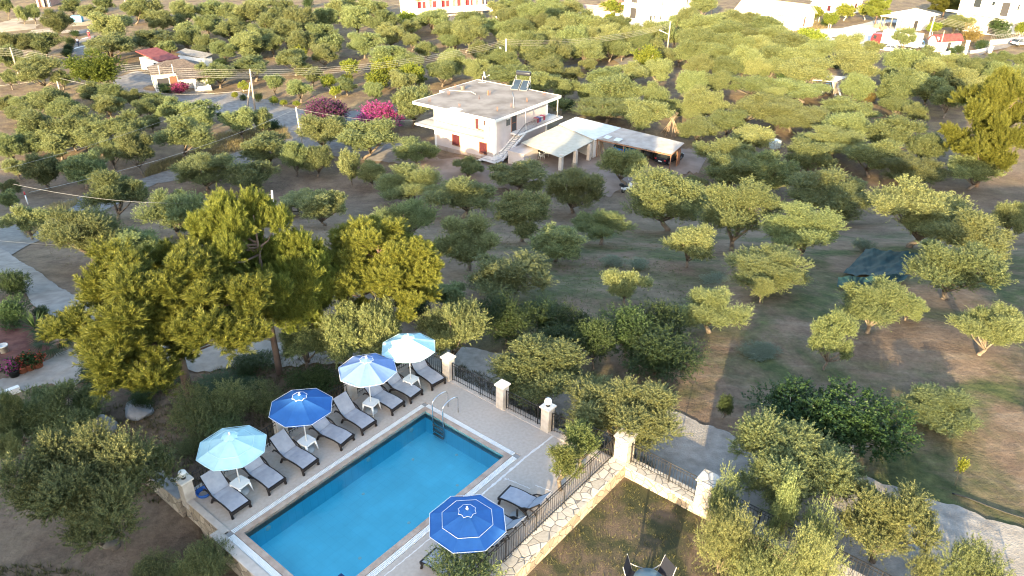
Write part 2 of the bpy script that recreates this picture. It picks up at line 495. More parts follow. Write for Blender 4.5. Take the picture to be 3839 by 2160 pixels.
strip('farm_lane', [(2380, 138), (2450, 118), (2510, 100), (2610, 85)], [(2400, 158), (2480, 133), (2540, 118), (2630, 108)], concrete, 0.06, 40, 8)
for a, b in (((1097, 745), (1370, 682)), ((1190, 600), (1340, 566))):        # stripes of sunlight across the far lane, painted as white strips
    p, q = gp(R8(*a)), gp(R8(*b))
    d = (q - p).normalized(); nn = Vector((-d.y, d.x, 0)) * 0.35
    strip('road_marking', [p + nn, q + nn], [p - nn, q - nn], M('light_stripe_white', (0.7, 0.7, 0.68)), 0.075, 12, 3, 0, True)

# ------------------------------------------------------------------ pool terrace
deckm = M('terrace_paving', (0.40, 0.335, 0.28), (0.49, 0.418, 0.355), 9, 0.75, 0.15, 60, lo=0.25, hi=0.75, detail=10)
copingm = M('pool_coping', (0.34, 0.245, 0.185), (0.47, 0.365, 0.29), 3.0, 0.6, 0.1)
edgem = M('terrace_edge', (0.45, 0.385, 0.325), (0.55, 0.47, 0.40), 4.0, 0.75, 0.1)
PM = Matrix.Translation(PB) @ Matrix.Rotation(PANG, 4, 'Z') @ Matrix(((1, 0, 0, 0), (0, -1, 0, 0), (0, 0, 1, 0), (0, 0, 0, 1)))   # (u, v, z) -> world
def P():
    return MB(PM)
deck = P()
U0, U1, V0, V1 = -8.25, 2.45, -2.95, 6.93
g = 0.62                                   # half gap left for coping and drain around the water
for a, b in (((U0, V0), (U1, -0.42)), ((U0, -0.42), (-8.42 + 0.05, 4.42)), ((0.42, -0.42), (U1, V1)), ((-15.0, 4.42), (0.42, V1))):
    if a[0] < b[0]: deck.b2((a[0], a[1], -1.5), (b[0], b[1], 0))
deck.b2((-8.62, -0.55, -1.5), (-8.37, 4.42, 0))
deck.b2((-15, 4.42, -1.5), (-8.62, V1, -0.001)) if False else None
struct(deck.build('pool_terrace', deckm))
edge = P()
edge.b2((-8.72, -0.72, -0.02), (-8.42, 6.9, 0.035)); edge.b2((-8.42, -0.72, -0.02), (-8.2, -0.45, 0.035)); edge.b2((-8.42, -2.6, -0.02), (-8.2, -0.72, 0.035))
tag(edge.build('terrace_kerb', edgem, None, 0.015), 'pale flat edging along the open end of the pool terrace', 'kerb')
# white mended joints in the paving
jm = M('white_grout', (0.62, 0.58, 0.54), (0.72, 0.68, 0.64), 3)
def joint(pts, wd):
    mb = MB()
    for a, b in zip(pts, pts[1:]):
        for (p, q) in [(a, b)]:
            d = (q - p).normalized(); nn = Vector((-d.y, d.x, 0)); s = 14
            L_, R_ = [], []
            for i in range(s + 1):
                c = p.lerp(q, i / s); h = wd * random.uniform(0.55, 1.2)
                o = nn * random.uniform(-0.012, 0.012)
                L_.append(c + nn * h + o); R_.append(c - nn * h + o)
            mb.add([tuple(x + Vector((0, 0, .005))) for x in L_ + R_], [(i, i + 1, s + 2 + i, s + 1 + i) for i in range(s)])
    return mb
j = joint([gz(T(1, 2, *p), 0) for p in ((1600, 392), (1400, 545), (1230, 690), (1060, 835))], 0.045)
j2 = joint([gz(T(1, 2, *p), 0) for p in ((1215, 705), (1320, 745), (1425, 790))], 0.02); j.v += []; j.add(j2.v, j2.f)
j3 = joint([gz(T(1, 2, *p), 0) for p in ((1465, 765), (1590, 812))], 0.02); j.add(j3.v, j3.f)
j4 = joint([gz(T(1, 2, *p), 0) for p in ((700, 1140), (520, 1290), (330, 1445), (180, 1560))], 0.02); j.add(j4.v, j4.f)
j5 = joint([gz(T(1, 2, *p), 0) for p in ((1265, 715), (1225, 728))], 0.02); j.add(j5.v, j5.f)
struct(j.build('paving_repairs', jm))
# pool
WL, PD = -0.10, -0.98
pool = thing('swimming_pool', 'long rectangular swimming pool of pale blue tiles full of clear water', 'pool', uv(-4, 2, 0))
def under(root):                            # pool-frame builder for a child of an unrotated root
    return MB(Matrix.Translation(-root.location) @ PM)
wallt = tile_mat('pool_wall_tile', (0.15, 0.68, 0.84), (0.16, 0.71, 0.87), (0.12, 0.60, 0.76), 0.3)
floort = tile_mat('pool_floor_tile', (0.20, 0.74, 0.88), (0.21, 0.76, 0.90), (0.16, 0.69, 0.84), 0.3, 0.35, 0.02)
bs = under(pool)
bs.quad((-7.97, 0, PD), (0, 0, PD), (0, 3.97, PD), (-7.97, 3.97, PD))
bs.build('basin_floor', floort, pool)
bs = under(pool)
for a, b in (((-7.97, 0), (0, 0)), ((0, 0), (0, 3.97)), ((0, 3.97), (-7.97, 3.97)), ((-7.97, 3.97), (-7.97, 0))):
    bs.quad((*a, PD), (*b, PD), (*b, 0), (*a, 0))
bs.build('basin_wall', wallt, pool)
cp = under(pool)
for a, b in (((-8.17, -0.2), (0.2, 0.0)), ((-8.17, 3.97), (0.2, 4.17)), ((-8.17, 0.0), (-7.97, 3.97)), ((0, 0), (0.2, 3.97))):
    cp.b2((a[0], a[1], -0.3), (b[0], b[1], 0.012))
cp.build('coping', copingm, pool)
gr = under(pool)
gm = M('drain_grate', (0.72, 0.70, 0.66), (0.80, 0.78, 0.74), 6)
def grate(a, b, along):
    n_ = int(abs(b[along] - a[along]) / 0.05)
    for i in range(n_):
        lo_, hi_ = list(a), list(b)
        lo_[along] = a[along] + (b[along] - a[along]) * (i + 0.12) / n_; hi_[along] = a[along] + (b[along] - a[along]) * (i + 0.80) / n_
        gr.b2((lo_[0], lo_[1], -0.04), (hi_[0], hi_[1], 0.008))
grate((-8.17, -0.40), (0.2, -0.22), 0); grate((-8.17, 4.19), (0.2, 4.40), 0)
grate((-8.40, -0.2), (-8.19, 4.17), 1); grate((0.22, -0.2), (0.40, 4.17), 1)
gr.build('drain_grate', gm, pool)
gb = under(pool)
for a, b in (((-8.40, -0.42), (0.42, -0.2)), ((-8.40, 4.17), (0.42, 4.42)), ((-8.42, -0.2), (-8.17, 4.17)), ((0.2, -0.2), (0.42, 4.17))):
    gb.b2((a[0], a[1], -0.3), (b[0], b[1], -0.035))
gb.build('drain_channel', M('drain_channel_grey', (0.30, 0.28, 0.26)), pool)  # one even grey for the whole channel
stp = under(pool)
navy = tile_mat('navy_tile', (0.012, 0.03, 0.16), (0.015, 0.04, 0.20), (0.10, 0.14, 0.30), 0.1, 0.3, 0.08)
stp.b2((-7.96, 3.38, PD), (-6.9, 3.96, -0.22)); stp.b2((-7.96, 3.0, PD), (-7.2, 3.375, -0.5))
stp.build('steps', navy, pool)
ins = M('inlet_white', (0.62, 0.75, 0.72))
for u_, v_ in ((-7.15, .0), (-2.9, .0), (-0.75, .0)):
    mb = under(pool); mb.lathe([(0.0, 0.02), (0.09, 0.02), (0.10, 0.0)], (u_, 0.0, -0.45), 12, 'Y'); mb.build('pool_light', ins, pool)
for p in ((870, 535), (875, 765), (510, 1048), (540, 570), (165, 830), (140, 1315)):
    q = gz(T(1, 2, *p), PD) - pool.location
    mb = MB(); mb.lathe([(0.0, 0.02), (0.05, 0.02), (0.06, 0.0)], tuple(q), 10); mb.build('floor_inlet', ins, pool)
# water
wm = bpy.data.materials.new('water'); wm.use_nodes = True
n, l = wm.node_tree.nodes, wm.node_tree.links
n.remove(n['Principled BSDF'])
tb = n.new('ShaderNodeBsdfTransparent'); tb.inputs[0].default_value = (0.76, 0.98, 0.99, 1)
gl = n.new('ShaderNodeBsdfGlossy'); gl.inputs['Roughness'].default_value = 0.03
fr = n.new('ShaderNodeFresnel'); fr.inputs[0].default_value = 1.33
mx = n.new('ShaderNodeMixShader')
tn = n.new('ShaderNodeTexNoise'); tn.inputs['Scale'].default_value = 3.2; tn.inputs['Detail'].default_value = 4
tc = n.new('ShaderNodeTexCoord'); l.new(tc.outputs['Object'], tn.inputs['Vector'])
bp = n.new('ShaderNodeBump'); bp.inputs['Strength'].default_value = 0.14; bp.inputs['Distance'].default_value = 0.1
l.new(tn.outputs['Fac'], bp.inputs['Height']); l.new(bp.outputs[0], gl.inputs['Normal']); l.new(bp.outputs[0], fr.inputs['Normal'])
l.new(fr.outputs[0], mx.inputs[0]); l.new(tb.outputs[0], mx.inputs[1]); l.new(gl.outputs[0], mx.inputs[2]); l.new(mx.outputs[0], n['Material Output'].inputs['Surface'])
wb = P(); wb.quad((-7.97, 0, WL), (0, 0, WL), (0, 3.97, WL), (-7.97, 3.97, WL))
wo = struct(wb.build('water', wm))
if wo.data.polygons[0].normal.z < 0: wo.data.flip_normals()
# ladder
steel = M('stainless_steel', (0.62, 0.63, 0.64), None, metal=0.9, rough=0.22)
lad = thing('pool_ladder', 'stainless steel pool ladder with two bent handrails at the far end of the pool', 'ladder', uv(0.3, 0.75, 0))
for v_ in (0.48, 1.02):
    mb = under(lad)
    pts = [(-0.06, v_, PD + 0.25), (-0.06, v_, 0.2)]
    for k in range(9):
        a = math.pi * (1 - k / 8)
        pts.append((0.36 + 0.42 * math.cos(a), v_, 0.62 + 0.22 * math.sin(a)))
    pts += [(0.78, v_, 0.3), (0.78, v_, 0.0)]
    mb.tube(pts, 0.024, 8); mb.build('handrail', steel, lad)
for z in (-0.35, -0.58, -0.78):
    mb = under(lad); mb.box((-0.07, 0.75, z), (0.09, 0.54, 0.03)); mb.build('rung', M('ladder_tread', (0.16, 0.17, 0.16)), lad)

# pillars
pilm = M('weathered_render', (0.42, 0.36, 0.30), (0.60, 0.54, 0.47), 2.5, 0.85, 0.2)
capm = M('pillar_cap', (0.58, 0.53, 0.47), (0.68, 0.63, 0.57), 5, 0.8, 0.1)
stonep = stone_mat('pale_stone', (0.36, 0.315, 0.265), (0.50, 0.45, 0.39), (0.26, 0.23, 0.195), 3.2)
flag = stone_mat('pale_flagstone', (0.36, 0.33, 0.285), (0.50, 0.465, 0.415), (0.19, 0.17, 0.15), 3.0)
rubble = stone_mat('rubble_stone', (0.30, 0.24, 0.175), (0.50, 0.42, 0.32), (0.16, 0.135, 0.11), 3.4)
def pillar(u, v, h, label, z0=-0.05, w_=0.36, m=None, cm=None):
    t = thing('pillar', label, 'pillar', uv(u, v, z0), PANG, 'pillars of the terrace fence')
    mb = MB(); mb.box((0, 0, h / 2), (w_, w_, h)); mb.build('shaft', m or pilm, t, 0.012)
    mb = MB(); mb.box((0, 0, h + 0.035), (w_ + 0.1, w_ + 0.1, 0.07)); mb.build('cap', cm or capm, t, 0.01)
    return t
def globe(u, v, z, label):
    t = thing('globe_lamp', label, 'lamp', uv(u, v, z), PANG, 'globe lamps of the terrace')
    mb = MB(); mb.lathe([(0.0, 0), (0.075, 0), (0.07, 0.05), (0.05, 0.09), (0.0, 0.09)], n=14); mb.build('lamp_base', M('black_plastic', (0.02, 0.02, 0.02), rough=.5), t)
    mb = MB(); mb.lathe([(0.001, 0.07)] + [(0.14 * math.sin(a), 0.205 - 0.14 * math.cos(a)) for a in [math.pi * i / 14 for i in range(1, 14)]] + [(0.001, 0.345)], n=20)
    mb.build('globe', M('opal_glass', (0.80, 0.80, 0.78), rough=0.25), t)
HP = 1.08
pillar(-8.26, -2.72, HP, 'weathered pillar with a white globe at the open corner of the loungers row', -0.3, m=pilm)
globe(-8.26, -2.72, -0.3 + HP + 0.07, 'white globe lamp on the pillar beside the lowest lounger')
pillar(-4.48, -2.85, HP, 'weathered pillar behind the row of loungers, under the royal blue parasol')
pillar(-1.28, -2.80, HP, 'weathered pillar behind the loungers, beneath the pale violet-blue parasol')
pillar(2.15, -0.78, HP, 'weathered pillar nearest the last lounger at the far corner of the terrace')
pillar(2.14, 2.09, HP, 'weathered pillar without a lamp midway along the far railing')
pillar(2.17, 4.25, HP, 'weathered pillar with a white globe on the far railing')
globe(2.17, 4.25, -0.05 + HP + 0.07, 'white globe lamp on the far railing pillar')
pillar(2.72, 7.25, 1.25, 'sunlit stone-clad corner pillar where the railing meets the stone wall', -0.3, 0.52, stonep, flag)
pillar(2.72, 10.45, 1.35, 'stone-clad pillar with crazy-paved cap beside the bushy olive trees', -0.5, 0.55, stonep, flag)
pillar(2.72, 14.2, 0.85, 'low stone-clad pillar half hidden among the olive branches', -0.6, 0.5, stonep, flag)
# railings
iron = M('black_iron', (0.022, 0.021, 0.022), rough=0.5)
def railing(a, b, label, h=0.86, zb=0.0, zb2=None, step=0.115):
    zb2 = zb if zb2 is None else zb2
    A, B = uv(*a, zb), uv(*b, zb2)
    d = B - A; L = math.hypot(d.x, d.y); ang = math.atan2(d.y, d.x); sl_ = (zb2 - zb) / L
    t = thing('railing', label, 'railing', A, ang, 'iron railings of the terrace')
    n_ = int(L / step)
    rl = MB()
    for z in (h, h - 0.13, 0.09):
        rl.tube([(0, 0, z), (L, 0, z + sl_ * L)], 0.016 if z == h else 0.011, 6)
    rl.build('rail', iron, t)
    ba = MB()
    for i in range(n_ + 1):
        x = L * i / n_
        ba.box((x, 0, (h + 0.0) / 2 + sl_ * x), (0.013, 0.013, h))
    ba.build('balusters', iron, t)
    for i in range(int(L / 1.5) + 1):
        x = min(L, 0.02 + i * 1.5)
        MB().box((x, 0.0, h / 2 - 0.04 + sl_ * x), (0.028, 0.028, h + 0.08)).build('post', iron, t)
railing((-8.05, -2.75), (-4.66, -2.85), 'black iron railing behind the two loungers of the pale aqua parasol')
railing((-4.28, -2.85), (-1.47, -2.8), 'black iron railing behind the loungers between the royal blue and violet-blue parasols')
railing((-1.08, -2.8), (2.2, -2.75), 'black iron railing behind the farthest loungers')
railing((2.2, -2.72), (2.15, -0.98), 'short black iron railing closing the far corner behind the last lounger')
railing((2.15, -0.58), (2.14, 1.9), 'black iron railing between the two plain pillars at the far end')
railing((2.14, 2.28), (2.17, 4.06), 'black iron railing between the plain pillar and the globe pillar')
railing((2.18, 4.44), (2.62, 7.0), 'black iron railing from the globe pillar to the sunlit stone pillar')
railing((2.5, 6.98), (-8.0, 6.98), 'long black iron railing on the stone wall beside the lawn', 0.92, 0.02)
railing((2.75, 7.52), (2.75, 10.15), 'black iron railing on the stone wall between the two stone pillars', 0.85, -0.1, -0.15)
railing((2.75, 10.75), (2.75, 13.95), 'black iron railing on the stone wall behind the bushy olives', 0.85, -0.18, -0.22)
railing((2.75, 14.45), (2.75, 20.5), 'black iron railing along the gravel track at the lawn end', 0.85, -0.22, -0.3)
# low base the fence stands on
kb = P(); kb.b2((-8.3, -3.0, -0.05), (2.35, -2.6, 0.02)); kb.b2((2.0, -2.6, -0.05), (2.36, 6.9, 0.02)); kb.build('fence_plinth', edgem)
tag(bpy.data.objects['fence_plinth'], 'pale low plinth under the terrace railings', 'plinth')
# stone walls
def stone_wall(a, b, z0, z1, label, name='stone_wall'):
    t = thing(name, label, 'wall', uv((a[0] + b[0]) / 2, (a[1] + b[1]) / 2, z0))
    mb = under(t); mb.b2((a[0], a[1], z0), (b[0], b[1], z1 - 0.06)); mb.build('wall_body', rubble, t)
    mb = under(t); mb.b2((a[0] - .03, a[1] - .03, z1 - 0.06), (b[0] + .03, b[1] + .03, z1)); mb.build('coping', flag, t, 0.01)
stone_wall((-12, 6.95), (2.46, 7.50), -1.3, 0.03, 'low stone wall with flagstone top between the pool terrace and the lawn')
stone_wall((2.48, 7.5), (3.0, 21), -1.5, -0.12, 'low stone wall with flagstone top dividing the lawn from the track')
rw = thing('retaining_wall', 'rubble stone retaining wall under the open end of the terrace', 'wall', uv(-8.6, 0, -1.4))
mb = under(rw); mb.b2((-8.66, -0.66, -1.6), (-8.44, 6.9, -0.03)); mb.b2((-8.38, -2.9, -1.6), (-8.26, -0.66, -0.03)); mb.build('wall_face', rubble, rw)
rw = thing('garden_wall', 'grey-topped rubble wall running back from the globe pillar under the olive', 'wall', uv(-8.3, -4.2, -1.4))
mb = under(rw); mb.slab([(-8.5, -2.95, -0.05), (-8.1, -2.95, -0.05), (-8.1, -5.9, -0.30), (-8.5, -5.9, -0.30)], 1.3); mb.build('wall_body', rubble, rw)
mb = under(rw); mb.slab([(-8.53, -2.95, 0.0), (-8.07, -2.95, 0.0), (-8.07, -5.95, -0.25), (-8.53, -5.95, -0.25)], 0.05); mb.build('coping', M('grey_cement', (0.20, 0.195, 0.195), (0.30, 0.29, 0.285), 3, .9, .2), rw)
# lawn
lm = M('dry_lawn', (0.042, 0.045, 0.021), (0.125, 0.090, 0.062), 1.0, 0.95, 0.8, 22, lo=0.40, hi=0.60, detail=10)
lw = P(); lw.quad(*[(u, v, -0.62) for u, v in ((-16, 7.45), (2.5, 7.45), (2.5, 24), (-16, 24))]); struct(lw.build('lawn', lm))
#@@PART3
# ------------------------------------------------------------------ loungers, parasols, tables
sling = M('grey_sling', (0.29, 0.305, 0.35), (0.35, 0.365, 0.41), 5, 0.85, 0.12, 160)
brown = M('dark_rattan', (0.012, 0.010, 0.010), (0.024, 0.019, 0.018), 30, 0.55, 0.3, 120)
LOUNGERS = []
def make_lounger(name, label, loc, rz, back=46):
    t = thing(name, label, 'sun lounger', loc, rz, 'sun loungers round the pool')
    # x runs from the head (0) to the foot (1.55)
    ca, sa = math.cos(rad(back)), math.sin(rad(back))
    hx, hz = 0.52, 0.36
    top = [(hx - 0.74 * ca, hz + 0.74 * sa), (hx - 0.5 * ca, hz + 0.5 * sa - 0.015), (hx - 0.2 * ca, hz + 0.2 * sa - 0.015), (hx, hz)]
    seat = [(hx + 0.012, hz), (0.75, 0.335), (1.0, 0.345), (1.25, 0.335), (1.45, 0.30), (1.585, 0.262)]
    for nm, pr in (('back_sling', top), ('seat_sling', seat)):
        mb = MB(); o = pr + [(x - (0.018 if nm[0] == 'b' else 0), z - 0.025) for x, z in reversed(pr)]
        mb.extr(o, -0.315, 0.315); mb.build(nm, sling, t)
    fr = MB()
    for y in (-0.335, 0.335):
        fr.tube([(x, y, z - 0.02) for x, z in seat], 0.028, 6)
        fr.tube([(x, y, z - 0.02) for x, z in top], 0.022, 6)
    fr.box((1.585, 0, 0.225), (0.06, 0.72, 0.11))
    fr.box((hx, 0, hz - 0.06), (0.05, 0.66, 0.05))
    fr.build('frame', brown, t)
    for y in (-0.335, 0.335):
        lg = MB(); lg.tube([(1.50, y, 0.27), (1.545, y, 0.13), (1.575, y, 0.0)], [0.045, 0.040, 0.05], 6); lg.build('leg', brown, t)
        lg = MB(); lg.tube([(0.80, y, 0.32), (0.66, y, 0.27), (0.52, y, 0.20), (0.42, y, 0.0)], [0.036, 0.045, 0.045, 0.045], 6); lg.build('leg', brown, t)
        ar = MB(); ar.tube([(0.72, y * 1.08, 0.31), (0.55, y * 1.1, 0.43), (0.36, y * 1.1, 0.49), (0.18, y * 1.1, 0.46), (0.10, y * 1.1, 0.36)], [0.022, 0.03, 0.032, 0.03, 0.026], 6); ar.build('armrest', brown, t)
    return t
left = [(-7.55, 'grey sun lounger nearest the open corner, left of the pale aqua parasol', 0.02), (-6.20, 'grey sun lounger to the right of the pale aqua parasol', 0.03),
        (-4.97, 'grey sun lounger to the left of the royal blue parasol', 0.06), (-3.42, 'grey sun lounger under the right side of the royal blue parasol', 0.1),
        (-2.17, 'grey sun lounger standing free between the royal blue and violet-blue parasols', 0.02), (-0.75, 'grey sun lounger to the right of the violet-blue parasol and its table', 0.05),
        (0.22, 'grey sun lounger tucked left of the white parasol table', 0.05), (1.64, 'grey sun lounger farthest away, right of the white parasol in the corner', -0.06)]
for u, lb, yaw in left:
    make_lounger('sun_lounger', lb, uv(u - 0.02, -2.32 + random.uniform(-.06, .06), 0), math.atan2(VV.y, VV.x) + yaw * 1.6, random.choice((40, 44, 46, 50)))
right = [(-1.42, 6.86, 'grey sun lounger beside the planted olives on the lawn side of the pool', 0.08), (-2.72, 6.86, 'grey sun lounger half hidden behind the big blue parasol', -0.02),
         (-3.62, 6.86, 'grey sun lounger mostly under the big blue parasol, against the railing', 0.0), (-4.98, 6.80, 'grey sun lounger partly covered by the leafy plant near the railing', 0.03)]
for u, v, lb, yaw in right:
    make_lounger('sun_lounger', lb, uv(u, v, 0), math.atan2(-VV.y, -VV.x) + yaw)

def fabric(name, c, trans=0.14):
    if name in MATS: return MATS[name]
    m = M(name, c, tuple(x * 0.9 for x in c), 6, 0.85, 0.06, 120)
    n, l = m.node_tree.nodes, m.node_tree.links
    tr = n.new('ShaderNodeBsdfTranslucent'); tr.inputs[0].default_value = (*c, 1)
    mx = n.new('ShaderNodeMixShader'); mx.inputs[0].default_value = trans
    l.new(n['Principled BSDF'].outputs[0], mx.inputs[1]); l.new(tr.outputs[0], mx.inputs[2]); l.new(mx.outputs[0], n['Material Output'].inputs['Surface'])
    return m
white = M('white_plastic', (0.74, 0.74, 0.72), rough=0.45)
whitemetal = M('white_metal', (0.70, 0.70, 0.68), rough=0.4)
def parasol(u, v, label, col, trim, rings, R=1.12, ang=0.0, ze=1.93, zt=2.38, base=True, tilt=(0, 0)):
    t = thing('parasol', label, 'parasol', uv(u, v, 0), PANG + ang, 'parasols round the pool')
    fm = fabric('canopy_' + col[0], col[1]); tm = M('piping_' + col[0], trim, rough=0.7)
    def pt(k, f, dz=0.0):
        a = 2 * math.pi * (k + 0.5) / 8
        z = zt + (ze - zt) * (0.93 * f + 0.07 * f * f) + dz
        x, y = R * f * math.cos(a), R * f * math.sin(a)
        return (x, y, z + tilt[0] * x + tilt[1] * y)
    fs_ = [0.12, 0.35, 0.66, 0.665, 1.0]
    mb = MB(); vs_, f_ = [], []
    sub = 4
    for f in fs_:
        for k in range(8):
            for s_ in range(sub):
                a, b = Vector(pt(k, f)), Vector(pt(k + 1, f)); p = a.lerp(b, s_ / sub)
                p.z -= 0.035 * f * math.sin(math.pi * s_ / sub)
                vs_.append(p)
    N = 8 * sub
    for i in range(len(fs_) - 1):
        for k in range(N):
            f_.append((i * N + k, i * N + (k + 1) % N, (i + 1) * N + (k + 1) % N, (i + 1) * N + k))
    mb.add(vs_, f_); mb.build('canopy', fm, t)
    # little vent cap with a scalloped edge
    mb = MB(); vs_, f_ = [(0, 0, zt + 0.10 + 0)], []
    for k in range(16):
        a = 2 * math.pi * (k + 1) / 16
        r_ = 0.27 if k % 2 == 0 else 0.225
        vs_.append((r_ * math.cos(a), r_ * math.sin(a), zt + (0.005 if k % 2 == 0 else 0.03)))
    for k in range(16): f_.append((0, 1 + k, 1 + (k + 1) % 16))
    mb.add(vs_, f_); vc = mb.build('vent_cap', fm, t)
    mb = MB(); mb.tube([vs_[1 + k % 16] for k in range(17)], 0.008, 5, False); mb.build('piping', tm, vc)
    mb = MB()
    for f in ([0.665, 1.0] if rings else [1.0]):
        mb.tube([pt(k, f, 0.006) for k in range(9)], 0.0085, 5, False)
    if rings == 2:
        pass
    mb.build('edge_piping', tm, t)
    mb = MB(); mb.tube([(0, 0, 0.05), (0, 0, zt + 0.1)], 0.022, 8); mb.build('pole', whitemetal, t)
    mb = MB(); mb.lathe([(0.001, zt + 0.19), (0.03, zt + 0.17), (0.028, zt + 0.12), (0.05, zt + 0.095), (0.001, zt + 0.09)], n=10); mb.build('finial', white, t)
    for k in range(8):
        mb = MB(); mb.tube([pt(k, 0.06, -0.03), pt(k, 0.98, -0.02)], 0.008, 4); mb.build('rib', whitemetal, t)
    mb = MB(); mb.lathe([(0.001, 0.09), (0.04, 0.085), (0.05, 0.06), (0.23, 0.05), (0.245, 0.0), (0.001, 0.0)], n=20); mb.build('base', M('concrete_base', (0.38, 0.38, 0.37), (0.46, 0.46, 0.45), 8), t)
    return t
aqua, royal, violet = ('aqua', (0.46, 0.70, 0.74)), ('royal', (0.028, 0.125, 0.37)), ('periwinkle', (0.16, 0.26, 0.52))
parasol(-6.99, -1.60, 'pale aqua parasol nearest the open corner, with an inner seam', aqua, (0.60, 0.80, 0.82), 1, 1.12, 0.1)
parasol(-4.28, -1.62, 'royal blue parasol with white piping, second along the lounger row', royal, (0.72, 0.74, 0.76), 0, 1.12, 0.05)
parasol(-1.32, -1.57, 'faded violet-blue parasol with white piping, third along the lounger row', violet, (0.72, 0.74, 0.76), 0, 1.12, 0.2)
parasol(0.72, -1.50, 'pale aqua parasol brightly sunlit at the far corner of the terrace', aqua, (0.62, 0.82, 0.84), 0, 1.10, 0.0)
parasol(-4.50, 6.35, 'big blue parasol with two white rings on the lawn side', royal, (0.72, 0.74, 0.76), 1, 1.16, 0.0)
bt = thing('parasol_stand', 'empty round grey parasol stand with a black stub beside the lounger', 'parasol stand', uv(-1.95, 6.15, 0))
mb = MB(); mb.lathe([(0.001, 0.05), (0.24, 0.05), (0.25, 0.0), (0.001, 0)], n=20); mb.build('disc', MATS['concrete_base'], bt)
mb = MB(); mb.tube([(0, 0, 0.05), (0, 0, 0.33)], 0.035, 8); mb.box((-.1, -.12, .07), (.22, .08, .04)); mb.build('stub', M('black_plastic', (0.02, 0.02, 0.02)), bt)
def side_table(u, v, label, ang):
    t = thing('side_table', label, 'side table', uv(u, v, 0), PANG + ang, 'white side tables under the parasols')
    mb = MB(); o = [(0.26 * sx * (1 if i else .8), 0.26 * sy * (.8 if i else 1)) for sx, sy, i in ((1, 1, 0), (1, 1, 1), (1, -1, 1), (1, -1, 0), (-1, -1, 0), (-1, -1, 1), (-1, 1, 1), (-1, 1, 0))]
    o = [(0.20, 0.25), (-0.20, 0.25), (-0.25, 0.20), (-0.25, -0.20), (-0.20, -0.25), (0.20, -0.25), (0.25, -0.20), (0.25, 0.20)]
    mb.prism(o, 0.42, 0.455); mb.prism([(x * .93, y * .93) for x, y in o], 0.37, 0.42); mb.build('table_top', white, t)
    for sx in (-1, 1):
        for sy in (-1, 1):
            lg = MB(); lg.tube([(0.2 * sx, 0.2 * sy, 0.40), (0.235 * sx, 0.235 * sy, 0.2), (0.26 * sx, 0.26 * sy, 0)], [0.045, 0.03, 0.022], 5); lg.build('leg', white, t)
side_table(-6.99, -1.60, 'white plastic side table under the pale aqua parasol with the inner seam', 0.15)
side_table(-4.28, -1.62, 'white plastic side table at the foot of the royal blue parasol', 0.1)
side_table(-1.32, -1.57, 'white plastic side table at the foot of the violet-blue parasol', 0.25)
side_table(0.72, -1.50, 'white plastic side table at the foot of the farthest pale aqua parasol', 0.1)
hose = MB()
for k in range(4):
    hose.tube([(0.2 * (1 + .08 * k) * math.cos(a), 0.2 * (1 + .06 * k) * math.sin(a), 0.04 + 0.035 * k) for a in [i * math.pi / 8 for i in range(17)]], 0.022, 6, False)
ho = hose.build('hose', M('blue_hose', (0.02, 0.10, 0.35), rough=.4)); ho.location = uv(-7.85, -2.45, 0); tag(ho, 'coiled blue hose on the terrace behind the nearest lounger', 'hose')
# lawn table and two mesh chairs at the picture's lower rim
dark = M('dark_mesh', (0.022, 0.024, 0.034), rough=.9, spec=.05)
def lawn_chair(s, rz, lb):
    q = gz(s, 0.44); p = q + Vector((math.cos(rz), math.sin(rz), 0)) * .42
    t = thing('garden_chair', lb, 'chair', (p.x, p.y, -0.62), rz, 'dark garden chairs on the lawn')
    mb = MB(); mb.slab([(-.26, -.26, .44), (.26, -.26, .46), (.26, .26, .46), (-.26, .26, .44)], .02); mb.build('seat', dark, t)
    mb = MB(); mb.slab([(-.25, -.27, .46), (-.25, .27, .46), (-.44, .25, 1.06), (-.44, -.25, 1.06)], .03); mb.build('backrest', dark, t)
    for y in (-.28, .28):
        mb = MB(); mb.tube([(.28, y, 0), (.22, y, .45), (.2, y, .64), (-.2, y, .66), (-.34, y, .7)], .014, 6); mb.build('armrest', greyf, t)
        mb = MB(); mb.tube([(-.34, y, 0), (-.26, y, .45), (-.455, y * .93, 1.07)], .014, 6); mb.build('leg', greyf, t)
greyf = M('grey_frame', (.30, .30, .31), rough=.4)
lawn_chair(T(1, 2, 2150, 1335), PANG - 1.25, 'dark mesh garden chair on the lawn, the one nearer the pool')
lawn_chair(T(1, 2, 2480, 1340), PANG + 2.75, 'dark mesh garden chair on the lawn, the one farther from the pool')
p = gz(T(1, 2, 2320, 1480), 0.1)
gt = thing('garden_table', 'round glass garden table between the two dark chairs', 'table', (p.x, p.y, -0.62))
mb = MB(); mb.lathe([(0.001, .72), (.45, .72), (.46, .705), (.45, .69), (.001, .69)], n=24); mb.build('table_top', M('glass_top', (0.12, 0.16, 0.17), rough=.25, spec=.3), gt)
for k in range(3):
    a = k * 2.1; mb = MB(); mb.tube([(.1 * math.cos(a), .1 * math.sin(a), .69), (.34 * math.cos(a), .34 * math.sin(a), 0)], .018, 6); mb.build('leg', whitemetal, gt)
